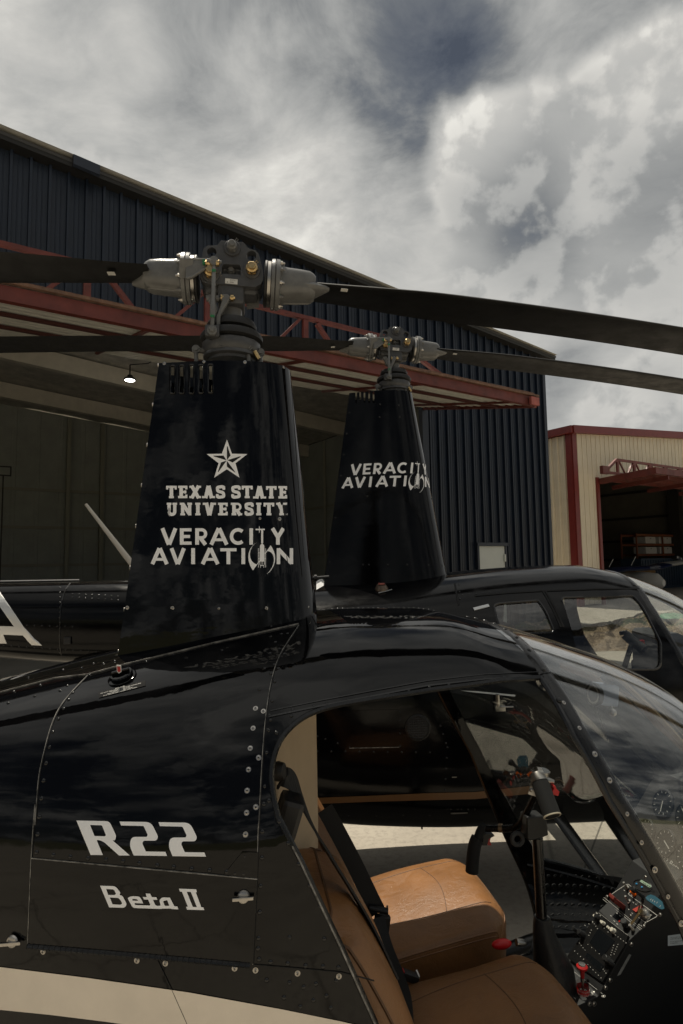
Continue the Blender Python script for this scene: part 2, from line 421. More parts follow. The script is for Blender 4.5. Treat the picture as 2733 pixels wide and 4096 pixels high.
# ------------------------------------------------------------------ corrugated metal buildings
wd = np.array([math.sin(R_(56.6)), math.cos(R_(56.6)), 0]); wn = np.array([wd[1], -wd[0], 0])   # along the front wall / out of it
class BFrame:
    def __init__(s, o): s.o = np.array(o, float)
    def p(s, a, b, z): return tuple(s.o + wd*a + wn*b + np.array([0, 0, z]))     # a along, b outwards
    def hit(s, px, py, b=0.):
        v = pray(px, py); k = (wn@(s.o-C0)+b)/(wn@v); q = C0+v*k
        return wd@(q-s.o), q[2]
def ribs(mb, F, a0, a1, z0f, z1f, pitch=.305, dep=.065, b=0., minor=True, along=None):
    """a sheet of ribbed steel cladding standing in the wall plane"""
    prof = [(0, 0), (.03, 0), (.06, dep), (.20, dep), (.23, 0)]
    if minor: prof += [(.46, 0), (.475, .008), (.515, .008), (.53, 0), (.71, 0), (.725, .008), (.765, .008), (.78, 0)]
    xs = []; k = math.floor(a0/pitch)
    while k*pitch < a1:
        for u, h in prof:
            a = (k+u)*pitch
            if a0 <= a <= a1: xs.append((a, h))
        k += 1
    xs = [(a0, 0)]+xs+[(a1, 0)]
    lo = [F(a, b+h, z0f(a)) for a, h in xs]; hi = [F(a, b+h, z1f(a)) for a, h in xs]
    mb.grid([lo, hi], False)
NAVY = mat('navy_blue_cladding', (.0042, .0100, .0225), .42, spec=.6, var=.12, vscale=1.2, bump=.05, bscale=6, rvar=.08)
TRIM = mat('bronze_grey_trim', (.016, .0155, .015), .4, var=.1, vscale=3)
DKTRIM = mat('dark_navy_trim', (.020, .026, .040), .4)
REDIRON = mat('red_oxide_steel', (.125, .027, .019), .5, var=.35, vscale=3.5, bump=.06, bscale=30, rvar=.1)
RUSTY = mat('rusty_brown_steel', (.16, .085, .05), .6, var=.5, vscale=9)
INSUL = mat('sprayed_foam_insulation', (.48, .455, .40), .95, var=.25, vscale=2.5, bump=.8, bscale=5, bdist=.06)
WALLIN = mat('insulation_facing', (.35, .365, .33), .85, var=.12, vscale=1.5, bump=.2, bscale=8, bdist=.02)
RAFTER = mat('cream_painted_rafter', (.60, .56, .47), .6, var=.1, vscale=3)
GALV = mat('galvanised_sheet', (.50, .49, .44), .45, var=.12, vscale=4, metal=.0)
LAMP = mat('lit_lamp_glass', (1, 1, 1), .5, emit=(1, .97, .9), estr=9.)

HB = BFrame((6.05, 17.5, 0))           # origin: the right front corner, a < 0 towards the left
hp = HB.p
def build_hangar():
    H = empty('blue_hangar', hp(0, 0, 0), 0.); 
    inv = Matrix.Translation(-Vector(hp(0, 0, 0)))
    def B(): return MB(inv)
    tag(H, 'tall navy blue ribbed metal hangar with its door raised and a dark open interior', 'hangar')
    eave, slope, ridge = 7.83, .087, -17.6
    roof = lambda a: eave - a*slope if a > ridge else eave - ridge*slope + (a-ridge)*slope
    doorR, doorL = -4.75, -29.5; head = HB.hit(0, 1300, .05)[1]+.12
    A0, A1 = -36., 0.
    # front cladding: right of the door and above it
    m = B(); ribs(m, hp, doorR, A1, lambda a: .05, lambda a: roof(a)-.02); m.build('wall_cladding', NAVY, H)
    m = B()
    for (px_, py_) in ((1970, 1893), (1970, 2177), (1970, 1560)):
        zz = HB.hit(px_, py_)[1]; k = 0
        while -.15-k*.305 > (doorR+.1 if zz < 5 else -14): m.box(hp(-.16-k*.305, .004, zz), (.022, .022, .022)); k += 1
    tag(m.build('cladding_screw', SATIN, H), kind='stuff')
    m = B(); ribs(m, hp, A0, doorR, lambda a: head if a > doorL else .05, lambda a: roof(a)-.02, b=0.002); m.build('gable_cladding', NAVY, H)
    m = B(); ribs(m, lambda a, b, z: hp(b-.0, a, z), -30, -.02, lambda a: .05, lambda a: eave, b=.0); m.build('side_cladding', NAVY, H)
    m = B(); m.box((0, 0, 0), (1, 1, 1)); m.v = []; m.f = []; m.sm = []; m.mi = []
    m.beam(hp(.03, .02, .05), hp(.03, .02, eave), .12, .10, up=tuple(wn)); m.build('corner_trim', DKTRIM, H)
    # roof trim along the rake: soffit board, fascia and bright drip edge
    m = B()
    for (s0, s1) in ((ridge, .42), (A0-.4, ridge)):
        za, zb = roof(s0), roof(s1) if s1 < 0 else eave-s1*slope
        m.put([hp(s0, .0, za-.04), hp(s1, .0, zb-.04), hp(s1, .20, zb+.0), hp(s0, .20, za+.0), hp(s0, .22, za+.09), hp(s1, .22, zb+.09), hp(s0, .05, za+.16), hp(s1, .05, zb+.16)],
              [(0, 1, 2, 3), (3, 2, 5, 4), (4, 5, 7, 6)], False)
    m.put([hp(.42, .0, eave-.14), hp(.42, .20, eave-.07), hp(.42, .22, eave+.06), hp(.42, .05, eave+.12), hp(.42, -1, eave+.12), hp(.42, -1, eave-.34)], [(0, 1, 2, 3, 4, 5)])
    m.put([hp(0, 0, eave-.33), hp(.42, 0, eave-.34), hp(.42, -30, eave-.34), hp(0, -30, eave-.33), hp(.42, 0, eave+.12), hp(.42, -30, eave+.12)], [(0, 1, 2, 3), (1, 4, 5, 2)])
    m.build('rake_trim', TRIM, H)
    m = B()
    for (s0, s1) in ((ridge, .44), (A0-.4, ridge)):
        za, zb = roof(s0)+.1, (roof(s1) if s1 < 0 else eave-s1*slope)+.1
        m.put([hp(s0, .226, za-.035), hp(s1, .226, zb-.035), hp(s1, .226, zb+.03), hp(s0, .226, za+.03), hp(s0, .02, za+.08), hp(s1, .02, zb+.08)], [(0, 1, 2, 3), (3, 2, 5, 4)])
    m.build('drip_edge', mat('pale_trim_metal', (.055, .052, .047), .4), H)
    m = B(); m.put([hp(ridge, .3, roof(ridge)+.2), hp(.4, .3, eave+.1), hp(.4, -30, eave+.1), hp(ridge, -30, roof(ridge)+.2), hp(A0, .3, roof(A0)+.2), hp(A0, -30, roof(A0)+.2)], [(0, 1, 2, 3), (4, 0, 3, 5)])
    m.build('roof', GALV, H)
    # box section over the trim
    a1, z1 = HB.hit(296, 590, .36); a2, z2 = HB.hit(402, 625, .36)
    m = B(); zt = .30
    p0, p1 = (a1, roof(a1)+.15), (a2, roof(a2)+.14)
    m.put([hp(p0[0], .30, p0[1]-.20), hp(p1[0], .30, p1[1]-.20), hp(p1[0], .36, p1[1]-.18), hp(p0[0], .36, p0[1]-.18), hp(p0[0], .36, p0[1]+.0), hp(p1[0], .36, p1[1]), hp(p0[0], .2, p0[1]+.06), hp(p1[0], .2, p1[1]+.06)],
          [(0, 1, 2, 3), (3, 2, 5, 4), (4, 5, 7, 6), (0, 3, 4, 6), (1, 7, 5, 2)]); m.build('vent_box', DKTRIM, H)
    # inside: back and side walls, ceiling, rafters, girts
    depth = 17.
    m = B(); ribs(m, lambda a, b, z: hp(a, -depth+b, z), A0+.2, -.15, lambda a: 0., lambda a: roof(a)-.3, pitch=.9, dep=.02, minor=False)
    m.put([hp(-.15, -.1, 0), hp(-.15, -depth, 0), hp(-.15, -depth, eave-.3), hp(-.15, -.1, eave-.3)], [(0, 1, 2, 3)])
    m.put([hp(A0+.1, -.1, 0), hp(A0+.1, -depth, 0), hp(A0+.1, -depth, roof(A0)-.3), hp(A0+.1, -.1, roof(A0)-.3)], [(0, 1, 2, 3)])
    m.build('inner_wall', WALLIN, H)
    m = B(); rows = []
    for i in range(60):
        a = A0+.1+(A1-.25-A0)*i/59; rows.append([hp(a, -.12-(depth-.12)*j/30, roof(a)-.28+random.uniform(-.03, .03)) for j in range(31)])
    m.grid(rows, True); m.build('ceiling', INSUL, H)
    for b in (-4.2, -9.0, -13.6):
        m = B()
        for (s0, s1) in ((ridge, -.2), (A0+.2, ridge)):
            m.beam(hp(s0, b, roof(s0)-.62), hp(s1, b, roof(s1)-.62), .26, .55)
        m.build('rafter', RAFTER, H)
    m = B()
    for zz in (1.9, 3.5, 5.1): m.beam(hp(A0+.2, -depth+.12, zz), hp(-.2, -depth+.12, zz), .08, .12)
    for k in range(5): m.beam(hp(-.25, -1.5-k*3.5, 0), hp(-.25, -1.5-k*3.5, eave-.4), .1, .1)
    for zz in (2.2, 4.4): m.beam(hp(-.22, -.2, zz), hp(-.22, -depth+.2, zz), .08, .10)
    m.build('girt', mat('dull_olive_steel', (.30, .295, .235), .6), H)
    for px in (275, 410):
        a = HB.hit(px, 1900, -depth+.3)[0]
        m = B(); m.beam(hp(a, -depth+.2, 0), hp(a, -depth+.2, roof(a)-.4), .16, .18, up=tuple(wn)); m.build('column', mat('dull_olive_steel'), H)
    m = B(); m.beam(hp(doorR+.06, -.02, 0), hp(doorR+.06, -.02, head), .2, .14, up=tuple(wn)); m.build('door_jamb', DKTRIM, H)
    m = B(); m.beam(hp(doorL, -.03, head-.06), hp(doorR+.1, -.03, head-.06), .10, .16); m.build('door_header', REDIRON, H)
    m = B(); m.put([hp(A0, -.2, .006), hp(-.1, -.2, .006), hp(-.1, -depth, .006), hp(A0, -depth, .006)], [(0, 1, 2, 3)]); m.build('slab', mat('hangar_floor_slab', (.34, .33, .30), .5, var=.2, vscale=1), H)
    # side door in the front wall
    a1, zt = HB.hit(1909, 2185); a2, _ = HB.hit(2009, 2185)
    D = B(); D.box((0,)*3, (0, 0, 0)); D = B()
    D.put([hp(a1, .075, .03), hp(a2, .075, .03), hp(a2, .075, zt), hp(a1, .075, zt)], [(0, 1, 2, 3)]); dl = D.build('side_door', mat('off_white_door_paint', (.62, .64, .58), .4, var=.04, vscale=2), H)
    m = B()
    m.beam(hp(a1-.05, .05, 0), hp(a1-.05, .05, zt+.08), .07, .09, up=tuple(wn)); m.beam(hp(a2+.05, .05, 0), hp(a2+.05, .05, zt+.08), .07, .09, up=tuple(wn)); m.beam(hp(a1-.1, .06, zt+.05), hp(a2+.1, .06, zt+.05), .12, .09)
    m.build('frame', DKTRIM, dl)
    m = B(); m.beam(hp(a2-.02, .10, zt-.42), hp(a2-.02, .10, zt-.22), .05, .04, up=tuple(wn)); m.build('hinge', mat('off_white_door_paint'), dl)
    # flood lights on the front and one inside at the left
    def flood(a, b, z, hid, rot=0.):
        f = B(); f.box(hp(a, b, z), (.62, .46, .05), Matrix.Rotation(R_(33.4), 3, 'Z') @ Matrix.Rotation(R_(-24), 3, 'X'), .015); o = f.build('wall_light', SATIN, H)
        f = B(); f.box(hp(a, b, z-.036), (.50, .36, .02), Matrix.Rotation(R_(33.4), 3, 'Z') @ Matrix.Rotation(R_(-24), 3, 'X')); f.build('lens', mat('frosted_lens', (.75, .68, .55), .4), o)
        f = B(); f.beam(hp(a, .02, z+.05), hp(a, b, z+.02), .08, .06); f.build('bracket', SATIN, o)
    a, z = HB.hit(1972, 1563, .35); flood(a, .35, z, 0)
    # ---- raised door: a red steel frame hinged at the header, leaning outwards
    out_b, out_z = 3.52, 5.0
    def dp(a, u, h=0.):       # u 0 at the header .. 1 at the outer edge; h above the door sheet
        return hp(a, .05+u*out_b, head-.25+(out_z-(head-.25))*u+h)
    Dm = B(); Dm.beam(dp(doorL, 1, -.02), dp(doorR-.15, 1, -.02), .10, .18); beam = Dm.build('door_edge_beam', REDIRON, H)
    Dm = B(); Dm.beam(dp(doorL, 1.005, .135), dp(doorR-.11, 1.005, .095), .16, .035); Dm.beam(dp(doorL, .985, .14), dp(doorR-.12, .985, .14), .07, .06); Dm.build('top_rail', RUSTY, beam)
    Dm = B(); Dm.box(dp(doorR-.28, 1.03, -.02), (.24, .05, .16), Matrix.Rotation(R_(33.4), 3, 'Z')); Dm.build('end_plate', mat('faded_red_plate', (.34, .09, .07), .5, var=.3, vscale=8), beam)
    Dm = B(); Dm.beam(dp(doorR+.02, .0, -.04), dp(doorR+.02, .97, -.04), .08, .14); pass; Dm.build('door_end_frame', REDIRON, H)
    Dm = B(); rows = []
    k = 0; us = np.linspace(0, 1, 60)
    lo, hi = [], []
    for i, u in enumerate(us):
        h = .0 if i % 4 < 2 else .028
        lo.append(dp(doorL, u*.98, -.06+h)); hi.append(dp(doorR, u*.98, -.06+h))
    Dm.grid([lo, hi], False); Dm.build('door_sheet', GALV, H)
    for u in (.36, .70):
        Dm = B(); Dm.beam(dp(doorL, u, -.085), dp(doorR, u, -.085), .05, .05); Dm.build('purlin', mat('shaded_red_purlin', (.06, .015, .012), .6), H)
    Dm = B()
    for k in range(11):
        a = doorR-.6-k*2.4; Dm.beam(dp(a, .0, -.08), dp(a, .98, -.08), .05, .04)
    Dm.build('door_rib', REDIRON, H)
    # truss standing on the outer side of the door
    tb = .60; th = 6.26-dp(doorR, .60)[2]
    Dm = B(); a0, a1 = doorL+.5, doorR-2.6
    Dm.beam(dp(a0, tb, th), dp(a1, tb, th), .08, .07); Dm.beam(dp(a0, tb, .14), dp(doorR-.4, tb, .14), .10, .08); Dm.beam(dp(a1, tb, th), dp(a1+1.9, tb, .16), .07, .07)
    Dm.build('truss_chord', REDIRON, H)
    k = 0; a = a1-.2
    while a > a0+1:
        Dm = B(); Dm.beam(dp(a, tb, .16), dp(a, tb, th-.04), .07, .10, up=tuple(wd)); Dm.build('truss_post', REDIRON, H)
        Dm = B(); Dm.beam(dp(a-.12, tb, th-.06), dp(a-.80, tb, .16), .05, .06, up=tuple(wn)); Dm.beam(dp(a-.95, tb, .16), dp(a-1.6, tb, th-.06), .07, .08, up=tuple(wn)); Dm.build('truss_brace', REDIRON, H)
        a -= 1.85
    return roof
HROOF = build_hangar()
# hanging high-bay lamp, lit, and the small frame lamp at the far left
def highbay(px, py, b):
    v = pray(px, py); k = (wn@(HB.o-C0)+b)/(wn@v); q = C0+v*k
    a = wd@(q-HB.o); o = empty('ceiling_lamp', tuple(q))
    tag(o, 'round lit high bay lamp hanging from the hangar ceiling', 'lamp')
    m = MB(); m.lathe([(.07, .12), (.08, .07), (.15, .035), (.165, -.008), (.15, -.02)], (0, 0, 0)); m.build('housing', SATIN, o)
    ld = bpy.data.lights.new('lamp_light', 'POINT'); ld.energy = 14; ld.shadow_soft_size = .2; ld.color = (1, .95, .85); lo_ = bpy.data.objects.new('lamp_light', ld); COL.objects.link(lo_); lo_.parent = o; lo_.location = (0, 0, -.35)
    m = MB(); m.lathe([(.135, -.022), (.125, -.034), (.0, -.038)], (0, 0, 0)); m.build('lens', LAMP, o)
    m = MB(); m.tube([(0, 0, .11), (0, 0, .42)], .02, 6); m.tube([(0, 0, .42), tuple(wd*.5+np.array([0, 0, .55])), tuple(wd*1.5+np.array([0, 0, HROOF(a)-.4-q[2]]))], .015, 6); m.build('cable', SATIN, o)
highbay(520, 1518, -5.6)
v = pray(14, 1884); k = (wn@(HB.o-C0)-15.)/(wn@v); q = C0+v*k
o = empty('work_light', tuple(q)); tag(o, 'small black square flood light on a stand inside the hangar', 'lamp')
m = MB(); Mr = Matrix.Rotation(R_(33.4), 3, 'Z'); 
for c, s in (((0, 0, .17), (.5, .08, .05)), ((0, 0, -.17), (.5, .08, .05)), ((-.25, 0, 0), (.05, .08, .39)), ((.25, 0, 0), (.05, .08, .39))): m.box(Mr @ Vector(c), s, Mr)
m.build('housing', SATIN, o)
m = MB(); m.box((0, 0.02, 0), (.45, .03, .30), Mr); m.build('lens', WALLIN, o)
m = MB(); m.tube([(0, 0, -.17), (0, 0, -q[2])], .025, 6); m.tube([(-.3, 0, -q[2]+.02), (.3, 0, -q[2]+.02)], .025, 6); m.build('stand', SATIN, o)

# ------------------------------------------------------------------ tan hangar further back
TAN = mat('tan_cladding', (.74, .655, .50), .42, var=.06, vscale=1.5, bump=.04, bscale=5)
RTRIM = mat('dark_red_trim', (.17, .022, .018), .42, var=.12, vscale=4)
q = at_depth(2284, 1712, 23.); TB = BFrame((q[0], q[1], 0)); TEAVE = float(q[2])
def build_tan():
    tp = TB.p; H = empty('tan_hangar', tp(0, 0, 0)); inv = Matrix.Translation(-Vector(tp(0, 0, 0)))
    B = lambda: MB(inv)
    tag(H, 'tan ribbed metal hangar with dark red trim and a raised door canopy', 'hangar')
    _, z2 = TB.hit(2733, 1738); a2, _ = TB.hit(2733, 1738); sl = (z2-TEAVE)/a2
    roof = lambda a: TEAVE+a*sl
    dl, dz = TB.hit(2385, 1915)
    A1 = 20.
    m = B(); ribs(m, tp, .1, dl, lambda a: .05, lambda a: roof(a)-.2, pitch=.305, dep=.03); ribs(m, tp, dl, A1, lambda a: dz, lambda a: roof(a)-.2, pitch=.305, dep=.03, b=.002); m.build('wall_cladding', TAN, H)
    m = B(); ribs(m, lambda a, b, z: tp(-b, -a, z), .1, 20, lambda a: .05, lambda a: TEAVE-.25); m.build('side_cladding', TAN, H)
    m = B(); m.beam(tp(.08, .03, 0), tp(.08, .03, TEAVE-.15), .26, .10, up=tuple(wn)); m.beam(tp(-.03, -.10, 0), tp(-.03, -.10, TEAVE-.15), .10, .26, up=tuple(wn)); m.build('corner_trim', RTRIM, H)
    m = B(); m.beam(tp(-.1, .10, TEAVE-.08), tp(A1, .10, roof(A1)-.08), .22, .30); m.beam(tp(-.1, .16, TEAVE-.08), tp(-.1, -20, TEAVE-.08), .24, .28); m.build('roof_trim', RTRIM, H)
    m = B(); m.put([tp(0, 0, TEAVE), tp(A1, 0, roof(A1)), tp(A1, -20, roof(A1)), tp(0, -20, TEAVE)], [(0, 1, 2, 3)]); m.build('roof', GALV, H)
    m = B(); m.beam(tp(dl+.02, .03, 0), tp(dl+.02, .03, dz+.05), .16, .10, up=tuple(wn)); m.build('door_jamb', RTRIM, H)
    # inside shell
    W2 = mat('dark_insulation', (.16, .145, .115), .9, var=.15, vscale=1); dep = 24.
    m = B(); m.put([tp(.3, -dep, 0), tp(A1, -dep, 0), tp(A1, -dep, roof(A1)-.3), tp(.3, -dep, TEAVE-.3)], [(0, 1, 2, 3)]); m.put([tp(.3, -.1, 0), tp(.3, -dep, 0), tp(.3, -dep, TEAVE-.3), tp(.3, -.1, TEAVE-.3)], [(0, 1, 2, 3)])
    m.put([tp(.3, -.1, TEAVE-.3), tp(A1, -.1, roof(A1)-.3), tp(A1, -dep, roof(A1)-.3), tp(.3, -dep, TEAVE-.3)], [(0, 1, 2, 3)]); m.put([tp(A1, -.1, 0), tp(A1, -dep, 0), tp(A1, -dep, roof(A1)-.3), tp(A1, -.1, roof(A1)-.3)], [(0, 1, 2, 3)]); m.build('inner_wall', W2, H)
    m = B()
    for zz in (1.7, 3.0, 4.6, 6.4): m.beam(tp(A1-.08, -.2, zz), tp(A1-.08, -dep, zz), .10, .16)
    m.build('girt', mat('girt_dark', (.03, .026, .02), .7), H)
    v = pray(2705, 2100); k = (wd@(TB.o-C0)+A1-.35)/(wd@v); bq = wn@(C0+v*k-TB.o); m = B(); m.beam(tp(A1-.35, bq, 0), tp(A1-.35, bq, roof(A1)-.4), .5, .7, up=tuple(wn)); m.build('column', mat('girt_dark'), H)
    m = B(); m.box(tp(dl+.55, -5.6, dz-.42), (.5, .9, .05)); m.build('strip_lamp', LAMP, H)
    # raised door canopy with truss
    ob, oz = 2.3, dz+.02
    dp = lambda a, u, h=0.: tp(a, .06+u*ob, dz-.12+(oz-dz+.12)*u+h)
    m = B(); m.beam(dp(dl+.1, 0, .0), dp(dl+.1, 1, .0), .10, .24); m.beam(dp(dl+.05, 1, .0), dp(A1, 1, .0), .1, .24); m.build('door_edge_beam', REDIRON, H)
    for u in (.25, .5, .75):
        m = B(); m.beam(dp(dl+.1, u, -.05), dp(A1, u, -.05), .07, .16); m.build('purlin', REDIRON, H)
    for k in range(5):
        m = B(); m.beam(dp(dl+1.0+2.6*k, 0, -.20), dp(dl+1.0+2.6*k, 1, -.20), .08, .16); m.build('door_rib', REDIRON, H)
    m = B(); lo, hi = [], []
    for i in range(48):
        h = .0 if i % 4 < 2 else .03; lo.append(dp(dl+.1, i/47*.98, .10+h)); hi.append(dp(A1, i/47*.98, .10+h))
    m.grid([lo, hi], False); m.build('door_sheet', GALV, H)
    ta, tz = TB.hit(2460, 1833, .9); tb = .9/ob
    b0 = TB.hit(2415, 1905, .9)[0]
    th = tz-(dz); m = B(); m.beam(dp(ta, tb, th), dp(A1, tb, th), .09, .09); m.beam(dp(b0, tb, .16), dp(ta, tb, th), .09, .10); m.beam(dp(b0, tb, .14), dp(A1, tb, .14), .09, .09); m.box(dp(b0, tb, .22), (.42, .14, .30), Matrix.Rotation(R_(33.4), 3, 'Z')); m.build('truss_chord', REDIRON, H)
    a = ta+.05
    for k in range(6):
        m = B(); m.beam(dp(a, tb, .16), dp(a, tb, th), .08, .12, up=tuple(wd)); m.build('truss_post', REDIRON, H)
        m = B(); m.beam(dp(a+.12, tb, th-.05), dp(a+.5, tb, .16), .04, .06, up=tuple(wn)); m.beam(dp(a+.62, tb, .16), dp(a+1.08, tb, th-.05), .06, .09, up=tuple(wn)); m.build('truss_brace', REDIRON, H)
        a += 1.15
    return dl
TDL = build_tan()
tp = TB.p
def inside(px, py, b): a, z = TB.hit(px, py, b); return a, z
# pallet rack with boxes on its shelf
RKM = mat('orange_brown_rack_steel', (.20, .06, .02), .55, var=.2, vscale=4)
a0, zt = inside(2545, 2140, -6.5); a1, zb = inside(2750, 2215, -6.5)
base = tp(a0, -6.5, 0); inv = Matrix.Translation(-Vector(base))
o = empty('pallet_rack', base); tag(o, 'orange brown pallet rack holding white boxes inside the tan hangar', 'rack')
zs = [zb-.05, (zt+zb)/2, zt]
for k in range(3):
    m = MB(inv); a = a0+k*(a1-a0)/2.
    for b in (-6.5, -7.5): m.beam(tp(a, b, 0), tp(a, b, zt+.1), .08, .08, up=tuple(wn))
    m.build('upright', RKM, o)
for zz in zs:
    m = MB(inv); m.beam(tp(a0, -6.48, zz), tp(a1, -6.48, zz), .06, .13); m.beam(tp(a0, -7.5, zz), tp(a1, -7.5, zz), .06, .13); m.put([tp(a0, -6.5, zz+.07), tp(a1, -6.5, zz+.07), tp(a1, -7.5, zz+.07), tp(a0, -7.5, zz+.07)], [(0, 1, 2, 3)]); m.build('shelf_beam', RKM, o)
BOXM = mat('dusty_white_board', (.55, .52, .47), .7, var=.08, vscale=5)
where = [('upper', 'left', 2582, 2622, 2142, 2168), ('upper', 'right', 2636, 2700, 2140, 2168), ('lower', 'left', 2582, 2626, 2172, 2202), ('lower', 'right', 2638, 2701, 2172, 2200)]
for (lv, sd, x0, x1, y0, y1) in where:
    b0, zz1 = inside(x0, y0, -6.6); b1, _ = inside(x1, y0, -6.6)
    zz0 = zs[1]+.075 if lv == 'upper' else zs[0]+.075
    zz1 = min(zz0+ (zs[2]-zs[1]-.16), 9)
    m = MB(); Mr = Matrix.Rotation(R_(33.4), 3, 'Z'); m.box((0, 0, (zz1-zz0)/2), (b1-b0, .8, zz1-zz0), Mr, .02)
    m.cur = 1; m.box(Mr @ Vector((0, -.402, (zz1-zz0)*.75)), (.12, .004, .04), Mr)
    ob = m.build('storage_box', [BOXM, SATIN]); ob.location = tp((b0+b1)/2, -7.0, zz0)
    tag(ob, 'dusty white box on the %s shelf of the rack at its %s end' % (lv, sd), 'box', 'white boxes on the pallet rack')
# blue ribbed shipping container under the rack
cm = mat('dark_blue_container_paint', (.022, .04, .065), .5, var=.15, vscale=2)
a2, zc = inside(2560, 2235, -5.2); base = tp(a2, -5.2, 0); o = empty('shipping_container', base); inv = Matrix.Translation(-Vector(base))
tag(o, 'dark blue ribbed steel container standing inside the tan hangar', 'container')
m = MB(inv); ribs(m, tp, a2, a2+6, lambda a: .12, lambda a: zc-.08, pitch=.28, dep=.04, b=-5.2, minor=False); m.put([tp(a2, -5.22, .1), tp(a2, -6.4, .1), tp(a2, -6.4, zc), tp(a2, -5.22, zc)], [(0, 1, 2, 3)]); m.put([tp(a2, -5.22, zc-.02), tp(a2+6, -5.22, zc-.02), tp(a2+6, -6.4, zc-.02), tp(a2, -6.4, zc-.02)], [(0, 1, 2, 3)]); m.build('ribbed_side', cm, o)
m = MB(inv); m.beam(tp(a2, -5.18, zc-.04), tp(a2+6, -5.18, zc-.04), .1, .1); m.beam(tp(a2, -5.18, .06), tp(a2+6, -5.18, .06), .1, .12); m.beam(tp(a2+.04, -5.18, 0), tp(a2+.04, -5.18, zc), .1, .1, up=tuple(wn)); m.build('rail', cm, o)
# ------------------------------------------------------------------ lettering drawn with strokes
def arc(cx, cy, rx, ry, a0, a1, n=14):
    return [(cx+rx*math.cos(R_(a0+(a1-a0)*i/n)), cy-ry*math.sin(R_(a0+(a1-a0)*i/n))) for i in range(n+1)]
def stroke(pl, t):
    """polyline to a list of quads (mitred strip) of width t"""
    p = [np.array(q, float) for q in pl]; n = len(p); L, Rr = [], []
    for i in range(n):
        d0 = p[i]-p[max(i-1, 0)]; d1 = p[min(i+1, n-1)]-p[i]
        if i == 0: d0 = d1
        if i == n-1: d1 = d0
        d0 = d0/np.linalg.norm(d0); d1 = d1/np.linalg.norm(d1); dd = d0+d1; dd = dd/np.linalg.norm(dd)
        nn = np.array([-dd[1], dd[0]]); k = (t/2)/max(.35, abs(nn@np.array([-d0[1], d0[0]])))
        L.append(p[i]+nn*k); Rr.append(p[i]-nn*k)
    return [[L[i], L[i+1], Rr[i+1], Rr[i]] for i in range(n-1)]
def subdiv(pl, step):
    res = [pl[0]]
    for a, b in zip(pl[:-1], pl[1:]):
        k = max(1, int(math.hypot(b[0]-a[0], b[1]-a[1])/step))
        res += [(a[0]+(b[0]-a[0])*i/k, a[1]+(b[1]-a[1])*i/k) for i in range(1, k+1)]
    return res
